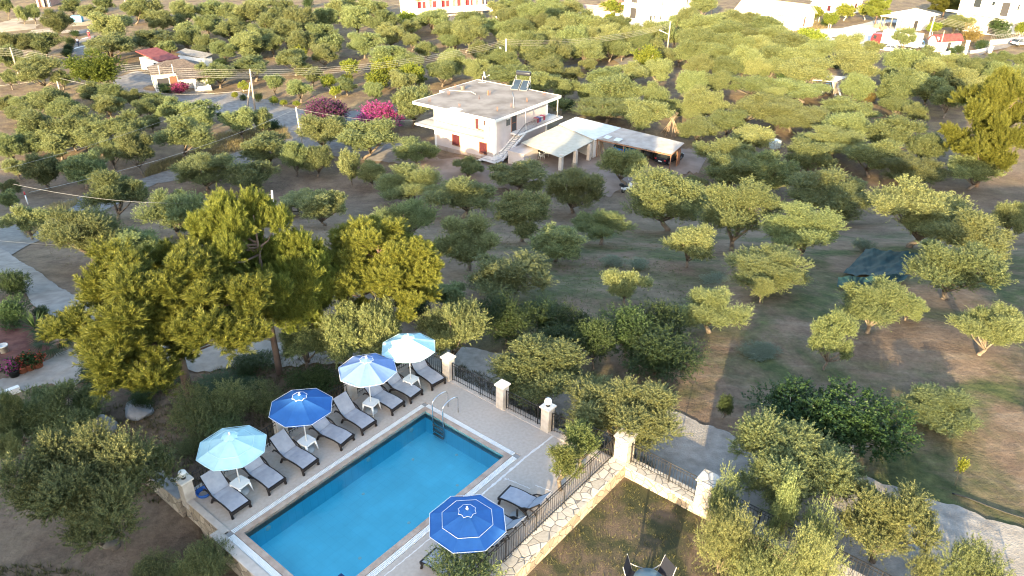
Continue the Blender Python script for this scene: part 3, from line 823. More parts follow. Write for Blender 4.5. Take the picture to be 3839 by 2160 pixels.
#@@PART4
# ------------------------------------------------------------------ buildings
ZH = -12.6
pink = M('pale_pink_render', (0.47, 0.39, 0.36), (0.55, 0.465, 0.43), 0.7, 0.85, 0.05)
wwall = M('white_render', (0.62, 0.60, 0.57), (0.72, 0.70, 0.67), 0.8, 0.85, 0.05)
roofc = M('roof_concrete', (0.165, 0.138, 0.118), (0.27, 0.238, 0.212), 0.45, 0.9, 0.2, 12, lo=0.36, hi=0.62)
redsh = M('red_shutter', (0.055, 0.010, 0.014), (0.08, 0.016, 0.02), 4, 0.6)
darkglass = M('dark_glass', (0.03, 0.035, 0.04), rough=0.12, spec=0.6)
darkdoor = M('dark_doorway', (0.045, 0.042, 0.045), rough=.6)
marble = M('white_marble', (0.60, 0.58, 0.57), (0.72, 0.70, 0.69), 3, 0.5)
rust = M('rusty_iron', (0.20, 0.10, 0.06), (0.32, 0.18, 0.11), 20, 0.9)
greymetal = M('grey_metal', (0.35, 0.35, 0.35), rough=.5, metal=.4)
woodm = M('weathered_wood', (0.22, 0.16, 0.11), (0.36, 0.28, 0.21), 3, 0.9, 0.2, stretch=(1, 1, 8))
curtain = M('curtain', (0.55, 0.42, 0.28), (0.68, 0.60, 0.48), 6)

e1 = Vector((0.585, 0.811, 0)); e2 = Vector((-0.811, 0.585, 0))
O = Vector((-2.25, 87.33, ZH))
HM = Matrix(((e1.x, e2.x, 0, 0), (e1.y, e2.y, 0, 0), (0, 0, 1, 0), (0, 0, 0, 1)))
house = thing('villa', 'two-storey pale pink house with flat concrete roof, balconies and outside stair', 'house', O)
def HB(): return MB(HM)
def hp(s, z):                               # pixel at height z -> house frame (a, b)
    q = gz(s, z) - O
    return q.dot(e1), q.dot(e2)
ZF, ZR = 2.95, 5.62
hb = HB(); hb.b2((0, 0, -0.6), (11.2, 9.6, ZR - 0.28)); hb.build('wall', pink, house)
hb = HB()
for a_, b_ in ((-0.02, -0.02), (-0.02, 9.28), (10.9, -0.02)):
    hb.b2((a_, b_, -0.3), (a_ + 0.34, b_ + 0.34, ZR - 0.285))
hb.build('corner_pilaster', wwall, house)
hb = HB(); hb.b2((-1.1, -0.9, ZR - 0.28), (12.9, 12.1, ZR)); hb.b2((5.0, 12.1, ZR - 0.28), (12.9, 12.9, ZR)); rf = hb.build('roof', roofc, house)
hb = HB()
for a_, b_ in (((-1.14, -0.94), (12.94, -0.9)), ((-1.14, -0.9), (-1.1, 12.14)), ((-1.1, 12.1), (4.96, 12.14)), ((4.96, 12.1), (5.0, 12.94)), ((12.9, -0.9), (12.94, 12.94)), ((5.0, 12.9), (12.9, 12.94))):
    hb.b2((a_[0], a_[1], ZR - 0.30), (b_[0], b_[1], ZR + 0.05))
hb.build('fascia', wwall, rf)
hb = HB(); q = hp(R1(750, 575), O.z + ZR); hb.b2((-1.08, q[1] - 0.8, ZR), (0.0, q[1] + 0.8, ZR + 0.06)); hb.build('roof_patch', wwall, rf)
for s in ((315, 440), (625, 330), (735, 215), (870, 240), (1130, 400), (800, 530), (1690, 540), (1930, 450), (2230, 340), (1450, 600), (1310, 335)):
    q = hp(R1(s[0], s[1] + 5), O.z + ZR); hb = HB()
    for i in range(5):
        da, db = random.uniform(-.22, .22), random.uniform(-.22, .22)
        hb.tube([(q[0] + da, q[1] + db, ZR - 0.05), (q[0] + da + random.uniform(-.05, .05), q[1] + db, ZR + random.uniform(.35, .62))], 0.014, 4)
    hb.build('rebar_stub', rust, rf)
q = hp(R1(872, 245), O.z + ZR); hb = HB(); hb.b2((q[0] - .2, q[1] - .2, ZR), (q[0] + .2, q[1] + .2, ZR + .4)); hb.b2((q[0] - .28, q[1] - .28, ZR + .4), (q[0] + .28, q[1] + .28, ZR + .46)); hb.build('chimney', roofc, rf)
q = hp(R1(1290, 340), O.z + ZR); hb = HB(); hb.b2((q[0] - .07, q[1] - .07, ZR), (q[0] + .07, q[1] + .07, ZR + .6)); hb.build('vent_post', rust, rf)
for pts in (((1690, 300), (1715, 400), (1720, 550)), ((1085, 330), (1000, 285), (800, 275), (640, 262))):
    hb = HB(); hb.tube([(*hp(R1(*p), O.z + ZR), ZR + .03) for p in pts], 0.03, 5); hb.build('roof_pipe', M('pale_pipe', (0.62, .57, .5)), rf)
# openings.  R face: b = 0 plane facing -e2 ; L face: a = 0 plane facing -e1
def w_left(b0, b1, z0, z1, shut, open_=False):
    f = HB(); f.b2((-0.035, b0, z0), (0.05, b1, z1)); f = f.build('window', darkglass if open_ else redsh, house)
    fm = HB()
    for bb in (b0 - .05, b1): fm.b2((-0.06, bb, z0 - .05), (-0.002, bb + .05, z1 + .05))
    fm.b2((-0.06, b0, z1), (-0.002, b1, z1 + .05)); fm.b2((-0.10, b0 - .05, z0 - .09), (-0.002, b1 + .05, z0 - .03)); fm.build('frame', M('brown_frame', (.25, .10, .05)), f)
    if open_:
        c = HB(); c.b2((-0.05, b0 + .08, z0 + .05), (-0.036, b1 - .05, z1 - .04)); c.build('curtain', curtain, f)
        s = HB(); s.box((-0.12, b1 + .17, (z0 + z1) / 2), (0.04, 0.36, z1 - z0), rz=0.25); s.build('shutter', redsh, f)
        s = HB(); s.box((-0.12, b0 - .08, (z0 + z1) / 2), (0.04, 0.2, z1 - z0), rz=-0.9); s.build('shutter', redsh, f)
    else:
        s = HB()
        for i in range(12):
            z = z0 + (z1 - z0) * (i + .5) / 12
            for k in range(2):
                bb = b0 + (b1 - b0) * k / 2
                s.b2((-0.06, bb + .05, z - .035), (-0.036, bb + (b1 - b0) / 2 - .05, z + .025))
        s.build('shutter', redsh, f)
w_left(5.55, 6.65, 0.95, 2.3, 1); w_left(1.25, 2.35, 0.75, 2.1, 1); w_left(1.55, 2.5, ZF + .75, ZF + 2.0, 0, True)
hb = HB(); hb.b2((3.35, -0.04, ZF + .05), (4.25, 0.1, ZF + 2.2)); d_ = hb.build('door', darkdoor, house)
hb = HB()
for a_ in (3.29, 4.25): hb.b2((a_, -0.06, ZF), (a_ + .06, -0.002, ZF + 2.26))
hb.b2((3.35, -0.07, ZF + 1.05), (4.25, -0.041, ZF + 1.12)); hb.build('door_frame', M('brown_frame', (.25, .10, .05)), d_)
hb = HB(); hb.b2((2.25, -0.03, ZF + 1.0), (3.0, 0.1, ZF + 2.05)); w_ = hb.build('window', darkglass, house)
hb = HB(); [hb.b2((2.25 + i * .125, -0.05, ZF + 1.0), (2.27 + i * .125, -0.032, ZF + 2.05)) for i in range(7)]; hb.build('window_bars', greymetal, w_)
hb = HB(); hb.b2((2.05, -0.32, ZF + 1.9), (2.6, -0.002, ZF + 2.2)); hb.build('air_conditioner', wwall, house)
hb = HB(); hb.b2((9.6, -0.32, ZF + 2.05), (10.2, -0.002, ZF + 2.3)); hb.build('air_conditioner', wwall, house)
hb = HB(); hb.tube([(4.9, -0.93, ZR), (4.9, -0.98, ZR - 1), (4.9, -1.0, ZF + .3), (5.3, -1.2, ZF - .1)], .045, 6); hb.build('downpipe', wwall, house)
hb = HB(); hb.tube([(12.5, -0.7, ZF), (12.5, -0.7, ZR - .29)], .07, 8); hb.build('balcony_post', wwall, house)
hb = HB(); hb.b2((-.55, .75, ZF), (-.12, 1.25, ZF + 1.35)); hb.b2((-.62, .68, ZF + 1.35), (-.05, 1.32, ZF + 1.45)); hb.build('balcony_flue', wwall, house)
# balconies
hb = HB(); hb.b2((3.1, -1.25, ZF - .22), (13.0, -0.002, ZF)); hb.b2((11.202, -0.002, ZF - .22), (13.0, 9.0, ZF)); hb.build('balcony', marble, house)
hb = HB(); hb.b2((-1.15, .9, ZF - .22), (-0.002, 11.9, ZF)); hb.b2((-0.002, 9.602, ZF - .22), (11.2, 11.9, ZF)); hb.build('balcony', wwall, house)
def hrail(pts, z):
    hb = HB()
    for k in range(len(pts) - 1):
        (a0, b0, z0), (a1, b1, z1) = pts[k], pts[k + 1]
        L = math.dist((a0, b0), (a1, b1)); n_ = max(2, int(L / 0.16))
        for h in (0.95, 0.82, 0.12): hb.tube([(a0, b0, z0 + h), (a1, b1, z1 + h)], 0.022 if h > .9 else .014, 5)
        for i in range(n_ + 1):
            t_ = i / n_; hb.box((a0 + (a1 - a0) * t_, b0 + (b1 - b0) * t_, z0 + (z1 - z0) * t_ + .47), (.018, .018, .94))
    return hb
hrail([(-.05, 1.0, ZF), (-1.1, 1.0, ZF), (-1.1, 11.8, ZF), (2.5, 11.8, ZF)], 0).build('balcony_railing', iron, house)
hrail([(5.0, -1.2, ZF), (12.9, -1.2, ZF), (12.9, 3.0, ZF)], 0).build('balcony_railing', iron, house)
# outside stair along the right face
hb = HB(); n_ = 16
ATOP, ABOT, ZL = 4.6, -0.2, 0.72
for i in range(n_):
    a0 = ATOP - (ATOP - ABOT) * i / n_; a1 = ATOP - (ATOP - ABOT) * (i + 1) / n_; z = ZF - (ZF - ZL) * (i + 1) / n_
    hb.b2((a1, -1.22, z - .30), (a0 + .003, -0.006, z))
hb.b2((-1.6, -1.22, ZL - .2), (ABOT, -0.05, ZL)); hb.b2((-1.55, -0.05, ZL - .2), (-0.3, 1.0, ZL))
for i in range(4): hb.b2((-1.55, 1.0 + i * .28, ZL - .36 - i * .17), (-.3, 1.28 + i * .28, ZL - .16 - i * .17))
hb.build('stair', marble, house)
hrail([(5.0, -1.18, ZF), (4.6, -1.18, ZF), (-0.2, -1.18, ZL), (-1.55, -1.18, ZL), (-1.55, 0.9, ZL)], 0).build('stair_railing', iron, house)
q = hp(R1(1840, 1290), O.z + 1.5)
hb = HB(); hb.b2((0.9, -3.6, -.5), (3.9, -1.3, 1.45)); hb.b2((0.8, -3.7, 1.45), (4.0, -1.25, 1.57)); hb.build('annex', M('annex_render', (.42, .36, .33), (.5, .44, .41), 1), house)
hb = HB(); hb.b2((-.012, .3, -.6), (-.004, 9.3, .35)); hb.build('base_band', M('base_band_brown', (.30, .22, .17), (.40, .31, .25), 1.2), house)  # darker brown band along the foot of the left wall
# solar heater and dish on the roof
q = hp(R1(1800, 260), O.z + ZR)
sh = thing('solar_water_heater', 'solar water heater with two blue-grey panels and a black tank on the flat roof', 'solar heater', O + HM @ Vector((q[0], q[1], ZR)), math.atan2(e1.y, e1.x))
pm = M('solar_panel', (0.03, 0.045, 0.07), (0.04, 0.06, 0.09), 2, 0.45, spec=.12)
for k in (-1, 1):
    mb = MB(Matrix.Rotation(rad(-75), 4, 'Z') @ Matrix.Translation((k * 0.62, 0, 0)) @ Matrix.Rotation(rad(33), 4, 'X') @ Matrix.Scale(.88, 4))
    mb.box((0, 0.95, 0.1), (1.15, 1.95, .09)); pn = mb.build('panel', pm, sh)
    mb = MB(Matrix.Rotation(rad(-75), 4, 'Z') @ Matrix.Translation((k * 0.62, 0, 0)) @ Matrix.Rotation(rad(33), 4, 'X') @ Matrix.Scale(.88, 4))
    for x in (-.59, .59): mb.box((x, .95, .11), (.05, 2.0, .1))
    for y in (-.03, 1.93): mb.box((0, y, .11), (1.13, .05, .1))
    mb.build('panel_frame', greymetal, pn)
mb = MB(Matrix.Rotation(rad(-75), 4, 'Z')); mb.lathe([(0.001, -1.0), (.27, -1.0), (.3, -.9), (.3, .9), (.27, 1.0), (.001, 1.0)], (0, 1.75, 1.85), 14, 'X'); mb.build('tank', M('tank_black', (0.03, 0.032, 0.04), rough=.25), sh)
mb = MB(Matrix.Rotation(rad(-75), 4, 'Z'))
for x in (-1.0, 1.0):
    mb.tube([(x, 0, 0), (x, 1.5, 1.5)], .03, 4); mb.tube([(x, 1.9, 0), (x, 1.7, 1.6)], .03, 4); mb.tube([(x, 0, .03), (x, 1.9, .03)], .03, 4)
mb.build('stand', M('galvanised', (.5, .47, .43), rough=.5), sh)
q = hp(R1(1190, 130), O.z + ZR)
sd = thing('satellite_dish', 'white satellite dish on the back edge of the flat roof', 'satellite dish', O + HM @ Vector((q[0], q[1], ZR)), 0)
mb = MB(Matrix.Translation((.25, 0, 1.0)) @ Matrix.Rotation(rad(75), 4, 'Y') @ Matrix.Rotation(rad(0), 4, 'X')); mb.lathe([(0.001, 0), (.2, .02), (.4, .08), (.52, .14), (.52, .16), (.4, .10), (.2, .04), (.001, .02)], n=18); mb.build('dish', wwall, sd)
mb = MB(); mb.tube([(0, 0, 0), (.1, 0, .8), (.25, 0, 1.0)], .035, 6); mb.tube([(-.5, 0, .02), (.5, 0, .02)], .03, 4); mb.tube([(.3, 0, .6), (.9, 0, .95)], .02, 4); mb.box((.95, 0, 1.0), (.12, .1, .1)); mb.build('mast', wwall, sd)
dr = thing('drying_rack', 'drying rack hung with red and blue washing on the balcony', 'drying rack', O + HM @ Vector((8.3, -.75, ZF)), math.atan2(e1.y, e1.x))
for x, c_, nm in ((-.75, (.30, .05, .07), 'towel'), (-.3, (.06, .10, .32), 'towel'), (.15, (.4, .4, .45), 'towel'), (.62, (.36, .03, .08), 'blanket')):
    mb = MB(); mb.slab([(x - .2, -.28, .95), (x + .2, -.28, .95), (x + .2, .28, .95), (x - .2, .28, .95)], .03); mb.slab([(x - .2, -.32, .95), (x + .2, -.32, .95), (x + .2, -.28, .95), (x - .2, -.28, .95)], .55); mb.build(nm, M('cloth_%02d' % int(abs(x * 100)), c_, rough=.9), dr)
mb = MB()
for x in (-.95, .85): mb.tube([(x, -.3, 0), (x, .3, .98)], .015, 4); mb.tube([(x, .3, 0), (x, -.3, .98)], .015, 4)
for y in (-.3, 0, .3): mb.tube([(-.95, y, .97), (.85, y, .97)], .012, 4)
mb.build('rack_frame', greymetal, dr)

# ---- carports beside the house
sheetw = M('cream_sheet_roof', (0.40, 0.365, 0.285), (0.46, 0.425, 0.34), 2, 0.6)
sheetb = M('pale_sheet_roof', (0.50, 0.50, 0.48), (0.58, 0.58, 0.56), 1.2, 0.5)
fibre = M('fibre_cement_roof', (0.30, 0.275, 0.25), (0.41, 0.38, 0.35), 0.9, 0.9)
plaster = M('bare_plaster', (0.47, 0.40, 0.33), (0.57, 0.50, 0.42), 2, 0.9, 0.1)
def gnd(p): return float(tz(p[0], p[1]))
def corrug(mb, A, B, C_, D_, n_, amp, th=0.03):
    # sheet A-B-C-D corrugated across A->B
    A, B, C_, D_ = map(Vector, (A, B, C_, D_))
    m_ = n_ * 2
    top, bot = [], []
    for i in range(m_ + 1):
        t_ = i / m_; dz = amp if i % 2 else 0
        for P_, Q_ in ((A.lerp(B, t_), D_.lerp(C_, t_)),):
            top += [(P_.x, P_.y, P_.z + dz), (Q_.x, Q_.y, Q_.z + dz)]
    nv = len(top); vs_ = top + [(x, y, z - th) for x, y, z in top]
    f_ = []
    for i in range(m_):
        a = 2 * i
        f_ += [(a, a + 2, a + 3, a + 1), (nv + a, nv + a + 1, nv + a + 3, nv + a + 2), (a, nv + a, nv + a + 2, a + 2), (a + 1, a + 3, nv + a + 3, nv + a + 1)]
    f_ += [(0, 1, nv + 1, nv), (nv - 2, 2 * nv - 2, 2 * nv - 1, nv - 1)]
    mb.add(vs_, f_)
cpt = thing('carport', 'cream sheet-roofed canopy on plastered pillars against the pink house', 'carport', (5, 87, ZH))
cl = MB(Matrix.Translation((-5, -87, -ZH)))
ca_, cb_, cc_, cd_ = gz(T(1, 0, 1355, 1078), -10.55), gz(T(1, 0, 1640, 945), -10.05), gz(T(1, 0, 1920, 1052), -10.35), gz(T(1, 0, 1657, 1192), -10.75)
corrug(cl, ca_, cd_, cc_, cb_, 42, 0.025); cl.build('roof', sheetw, cpt)
for s in ((1655, 1288), (1762, 1255), (1867, 1203)):
    p = gz(T(1, 0, *s), ZH); mb = MB(Matrix.Translation((-5, -87, -ZH))); mb.box((p.x, p.y, (ZH - .3 - 10.62) / 2), (.42, .42, -10.62 - ZH + .3), rz=math.atan2(e1.y, e1.x)); mb.build('pillar', plaster, cpt)
p = gz(T(1, 0, 1762, 1250), ZH); mb = MB(Matrix.Translation((-5, -87, -ZH))); mb.lathe([(.001, .5), (.3, .5), (.36, .3), (.3, 0)], (p.x - .1, p.y - .35, ZH), 10); mb.build('pot', M('stone_pot', (.25, .22, .17)), cpt)
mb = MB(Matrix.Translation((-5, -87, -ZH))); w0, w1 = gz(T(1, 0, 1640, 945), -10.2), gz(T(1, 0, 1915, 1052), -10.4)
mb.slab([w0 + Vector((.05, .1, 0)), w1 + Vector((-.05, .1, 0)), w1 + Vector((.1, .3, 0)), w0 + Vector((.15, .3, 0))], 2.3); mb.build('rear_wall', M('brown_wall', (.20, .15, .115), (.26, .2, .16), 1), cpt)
cp2 = thing('shed', 'white sheet-roofed shed behind the cream canopy', 'shed', (9.5, 93, ZH))
mb = MB(Matrix.Translation((-9.5, -93, -ZH)))
sa, sb, sc_, sd_ = gz(T(1, 0, 1640, 938), -9.95), gz(T(1, 0, 1770, 882), -9.95), gz(T(1, 0, 2112, 965), -10.2), gz(T(1, 0, 1915, 1058), -10.25)
corrug(mb, sa, sd_, sc_, sb, 36, 0.03); mb.build('roof', sheetb, cp2)
mb = MB(Matrix.Translation((-9.5, -93, -ZH)))
ins_ = [sa.lerp(sc_, .04), sd_.lerp(sb, .04), sc_.lerp(sa, .04), sb.lerp(sd_, .04)]
mb.slab([Vector((q.x, q.y, -10.4)) for q in ins_], 2.6); mb.build('wall', wwall, cp2)
cp3 = thing('carport', 'open carport with corrugated grey roof over the cars and the tractor', 'carport', (15, 88, ZH))
mb = MB(Matrix.Translation((-15, -88, -ZH)))
ta, tb_, tc_, td = gz(T(1, 0, 1922, 1046), -10.2), gz(T(1, 0, 2118, 966), -9.95), gz(T(1, 0, 2588, 1080), -10.0), gz(T(1, 0, 2490, 1166), -10.35)
corrug(mb, ta, td, tc_, tb_, 55, 0.05); mb.build('roof', fibre, cp3)
for s0, s1, f in (((955, 388), (1050, 412), .2), ((1120, 430), (1235, 452), .2)):
    mb = MB(Matrix.Translation((-15, -88, -ZH))); a_ = gz(R2(s0[0] - 60, s0[1] + 45), -10.07); b_ = gz(R2(*s0), -10.04); c_ = gz(R2(*s1), -10.03); d2 = gz(R2(s1[0] - 75, s1[1] + 45), -10.07)
    mb.slab([Vector((q.x, q.y, q.z + .03)) for q in (a_, b_, c_, d2)], .02); mb.build('clear_sheet', sheetb, cp3)
mb = MB(Matrix.Translation((-15, -88, -ZH))); mb.tube([ta + Vector((0, 0, -.12)), td + Vector((0, 0, -.12))], .09, 4); mb.tube([tb_ + Vector((0, 0, -.12)), tc_ + Vector((0, 0, -.12))], .09, 4)
for t_ in (0, .25, .5, .75, 1): mb.tube([ta.lerp(td, t_) + Vector((0, 0, -.1)), tb_.lerp(tc_, t_) + Vector((0, 0, -.1))], .06, 4)
mb.build('roof_beam', rust, cp3)
for t_, h in ((.0, 0), (.36, 0), (.98, 0)):
    q = ta.lerp(td, t_) + (tb_ - ta) * .06; mb = MB(Matrix.Translation((-15, -88, -ZH))); mb.tube([(q.x, q.y, gnd(q) - .2), (q.x, q.y, q.z - .1)], .06, 6); mb.build('post', rust, cp3)
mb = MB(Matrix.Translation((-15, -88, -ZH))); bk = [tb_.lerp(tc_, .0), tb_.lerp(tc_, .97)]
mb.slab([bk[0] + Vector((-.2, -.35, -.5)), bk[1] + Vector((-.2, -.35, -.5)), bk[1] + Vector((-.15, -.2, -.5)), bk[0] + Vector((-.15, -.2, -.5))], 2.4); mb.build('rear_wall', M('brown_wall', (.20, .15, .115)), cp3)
q0, q1 = tc_.lerp(td, .2), tc_.lerp(td, .42); mb = MB(Matrix.Translation((-15, -88, -ZH)))
mb.slab([Vector((x.x, x.y, -10.5)) for x in (q0, q1, q1 + Vector((-.12, .05, 0)), q0 + Vector((-.12, .05, 0)))], 2.1); mb.build('side_panel', M('rust_panel', (.22, .10, .055), (.3, .15, .08), 2), cp3)
# leaning boards in the shed mouth: each its own thing
for i, (x0, y0, x1, y1) in enumerate(((790, 740, 800, 500), (815, 735, 822, 495), (840, 725, 850, 490), (862, 735, 845, 520), (905, 728, 860, 480), (935, 715, 868, 478))):
    b0 = gz(R2(x0, y0), ZH + .05); top = b0 + (gz(R2(x1, y1), ZH + 1.7) - b0); top.z = b0.z + 1.85
    dd = (top - b0); top = b0 + dd.normalized() * 2.0
    mb = MB(); nn = Vector((e1.x, e1.y, 0)) * .1
    mb.add([b0 - nn, b0 + nn, top + nn, top - nn, b0 - nn + e2 * .04, b0 + nn + e2 * .04, top + nn + e2 * .04, top - nn + e2 * .04], [(0, 1, 2, 3), (7, 6, 5, 4), (0, 4, 5, 1), (1, 5, 6, 2), (2, 6, 7, 3), (3, 7, 4, 0)])
    o = mb.build('plank', woodm); tag(o, ORD[i] + ' weathered plank from the white shed, leaning in the carport mouth', 'plank', 'planks leaning in the carport')

# ---- vehicles
def wheel(parent, x, y, r, wd, name='wheel', rim=True):
    mb = MB(); mb.lathe([(r * .55, -wd / 2), (r * .92, -wd / 2), (r, -wd * .3), (r, wd * .3), (r * .92, wd / 2), (r * .55, wd / 2)], (x, y, r), 16, 'Y'); wh = mb.build(name, M('rubber', (.02, .02, .02), rough=.8), parent)
    if rim:
        mb = MB(); mb.lathe([(.001, -wd * .42), (r * .56, -wd * .45), (r * .56, wd * .45), (.001, wd * .42)], (x, y, r), 12, 'Y'); mb.build('rim', M('rim_grey', (.32, .32, .33), rough=.4, metal=.6), wh)
    return wh
def car(s, rz, paint, label, name='car', L=4.1, W=1.72, H=1.45, hatch=True, on=None, plate=True):
    p = on or gp(s)
    t = thing(name, label, 'car', (p.x, p.y, p.z + .07), rz)
    X = L / 2
    body = [(-X, .35), (-X + .05, .28), (X - .08, .26), (X, .38), (X - .02, .62), (X - .25, .74), (X - 1.05, .86), (-X + (.25 if hatch else .95), .92), (-X + .02, .86), (-X - .02, .6)]
    mb = MB(); n_ = len(body)
    ws = [W / 2 * k for k in (1, 1, .96, .86, .88, .92, .97, .96, .90, .95)]
    vs_ = [(x, -ws[i], z) for i, (x, z) in enumerate(body)] + [(x, ws[i], z) for i, (x, z) in enumerate(body)]
    mb.add(vs_, [tuple(range(n_)), tuple(range(2 * n_ - 1, n_ - 1, -1))] + [(i, n_ + i, n_ + (i + 1) % n_, (i + 1) % n_) for i in range(n_)])
    mb.build('body', paint, t, .05)
    if hatch: cab = [(-X + .12, .88), (X - 1.05, .86), (X - 1.75, H - .03), (X - 2.2, H), (-X + .75, H - .02), (-X + .38, H - .12)]
    else: cab = [(-X + .75, .9), (X - 1.05, .86), (X - 1.75, H - .03), (X - 2.2, H), (-X + 1.5, H - .03)]
    k_ = len(cab); wb_ = [W / 2 * (.93 if z < 1 else .74) for x, z in cab]
    mb = MB(); mb.add([(x, -wb_[i], z) for i, (x, z) in enumerate(cab)] + [(x, wb_[i], z) for i, (x, z) in enumerate(cab)], [tuple(range(k_)), tuple(range(2 * k_ - 1, k_ - 1, -1))] + [(i, k_ + i, k_ + (i + 1) % k_, (i + 1) % k_) for i in range(k_)])
    mb.build('window', darkglass, t, .03)
    mb = MB(); r0, r1 = (-X + .72 if hatch else -X + 1.48), X - 1.78
    mb.slab([(r0, -W * .36, H + .012), (r1, -W * .36, H - .005), (r1, W * .36, H - .005), (r0, W * .36, H + .012)], .03)
    for y in (-1, 1):
        for (xa, xb) in ((r0 + .02, -X + .3 if hatch else -X + .85), (r1, X - 1.1), ((r0 + r1) / 2 - .05, (r0 + r1) / 2 - .1)):
            mb.tube([(xa, y * W * .372, H - .02), (xb, y * W * .468, .9)], .03, 4)
    mb.build('roof', paint, t)
    for x in (-X + .72, X - .78):
        for y in (-W / 2 + .09, W / 2 - .09): wheel(t, x, y, .31, .2)
    for y in (-1, 1):
        mb = MB(); mb.box((-X - .012, y * W * .38, .72), (.04, .24, .15)); mb.build('tail_light', M('tail_red', (.35, .02, .02), rough=.3), t)
        mb = MB(); mb.box((X - .04, y * W * .33, .6), (.06, .3, .13)); mb.build('headlight', M('lamp_clear', (.6, .62, .65), rough=.1), t)
    if plate:
        mb = MB(); mb.box((-X - .03, 0, .5), (.02, .5, .12)); mb.build('number_plate', white, t)
    mb = MB(); mb.box((-X - .01, 0, .36), (.1, W * .9, .14)); mb.build('bumper', M('black_plastic', (.02, .02, .02)), t)
    return t
blackp = M('black_paint', (.008, .009, .014), rough=.15, spec=.7)
bluep = M('blue_paint', (.02, .16, .48), rough=.2, spec=.6)
silver = M('silver_paint', (.42, .43, .45), rough=.25, metal=.4)
CH = math.atan2((tb_ - ta).y, (tb_ - ta).x)
cb0, cb1 = gz(T(1, 0, 2345, 1250), ZH), gz(T(1, 0, 2460, 1262), ZH)
cdir = Vector((math.cos(CH + .02), math.sin(CH + .02), 0)); mid = (cb0 + cb1) / 2 + cdir * 2.0
car(None, CH + .02, blackp, 'black hatchback parked under the right end of the carport', on=Vector((mid.x, mid.y, gnd(mid))))
q = gz(R2(1130, 750), ZH) + cdir * 2.1
car(None, CH - .05, bluep, 'bright blue hatchback parked inside the carport', on=Vector((q.x, q.y, gnd(q))))
# tractors
trb = M('tractor_blue', (.035, .16, .36), rough=.4)
def tractor(p, rz, label):
    t = thing('tractor', label, 'tractor', (p.x, p.y, p.z), rz)
    mb = MB(); mb.b2((.2, -.32, .7), (1.75, .32, 1.25)); mb.build('hood', trb, t, .06)
    mb = MB(); mb.b2((-.9, -.25, .5), (.3, .25, .85)); mb.b2((.1, -.2, .45), (1.6, .2, .72)); mb.build('chassis', M('dark_iron', (.05, .05, .055)), t)
    mb = MB(); mb.b2((-.75, -.25, .95), (-.3, .25, 1.05)); mb.b2((-.8, -.25, .95), (-.72, .25, 1.4)); mb.build('seat', M('black_plastic', (.02, .02, .02)), t)
    for y in (-1, 1):
        mb = MB(); mb.box((-.6, y * .62, 1.38), (1.0, .36, .06)); mb.box((-.08, y * .62, 1.2), (.06, .36, .4)); mb.build('fender', trb, t, .02)
        wheel(t, -.6, y * .68, .68, .36); wheel(t, 1.35, y * .55, .36, .22)
    mb = MB(); mb.tube([(.25, 0, 1.2), (-.05, 0, 1.5)], .03, 6); mb.lathe([(.17, 0), (.19, .02), (.17, .04)], (-.08, 0, 1.5), 12); mb.build('steering_wheel', M('black_plastic', (.02, .02, .02)), t)
    mb = MB(); mb.tube([(1.2, .2, 1.2), (1.2, .2, 2.0)], .04, 6); mb.build('exhaust', rust, t)
    mb = MB(); mb.tube([(-.9, -.5, .9), (-.9, -.5, 2.0), (-.9, .5, 2.0), (-.9, .5, .9)], .04, 6); mb.build('roll_bar', trb, t)
q = gz(R2(1610, 800), ZH) + cdir * 1.1; tractor(Vector((q.x, q.y, gnd(q) + .05)), CH + .1, 'blue tractor between the two cars in the carport')
# scooter
q = gp(R2(1290, 1335))
sc2 = thing('scooter', 'white and black scooter with a top case beside the yard tree', 'scooter', (q.x, q.y, q.z + .05), rad(35))
blk = M('black_plastic', (.02, .02, .02))
wheel(sc2, -.55, 0, .26, .12); wheel(sc2, .62, 0, .26, .11)
mb = MB(); mb.extr([(-.75, .45), (-.5, .35), (.1, .3), (.45, .28), (.62, .6), (.55, .95), (.42, .98), (.3, .42), (.05, .42), (-.05, .62), (-.75, .68)], -.17, .17); mb.build('body', whitemetal, sc2, .05)
mb = MB(); mb.extr([(-.75, .68), (-.05, .63), (-.05, .74), (-.4, .80), (-.75, .78)], -.16, .16); mb.build('seat', blk, sc2, .03)
mb = MB(); mb.b2((-1.05, -.2, .82), (-.7, .2, 1.12)); mb.build('top_case', blk, sc2, .05)
mb = MB(); mb.tube([(.45, -.33, 1.05), (.5, -.1, 1.0), (.5, .1, 1.0), (.45, .33, 1.05)], .02, 6); mb.build('handlebar', blk, sc2)
mb = MB(); mb.tube([(.62, 0, .3), (.5, 0, 1.0)], .035, 6); mb.build('fork', blk, sc2)
mb = MB(); mb.tube([(.47, .25, 1.04), (.45, .32, 1.22)], .008, 4); mb.lathe([(.001, 0), (.07, .01), (.07, .03), (.001, .04)], (.43, .33, 1.27), 10, 'X'); mb.build('mirror', white, sc2)
mb = MB(); mb.b2((-.83, -.08, .48), (-.80, .08, .66)); mb.build('number_plate', white, sc2)
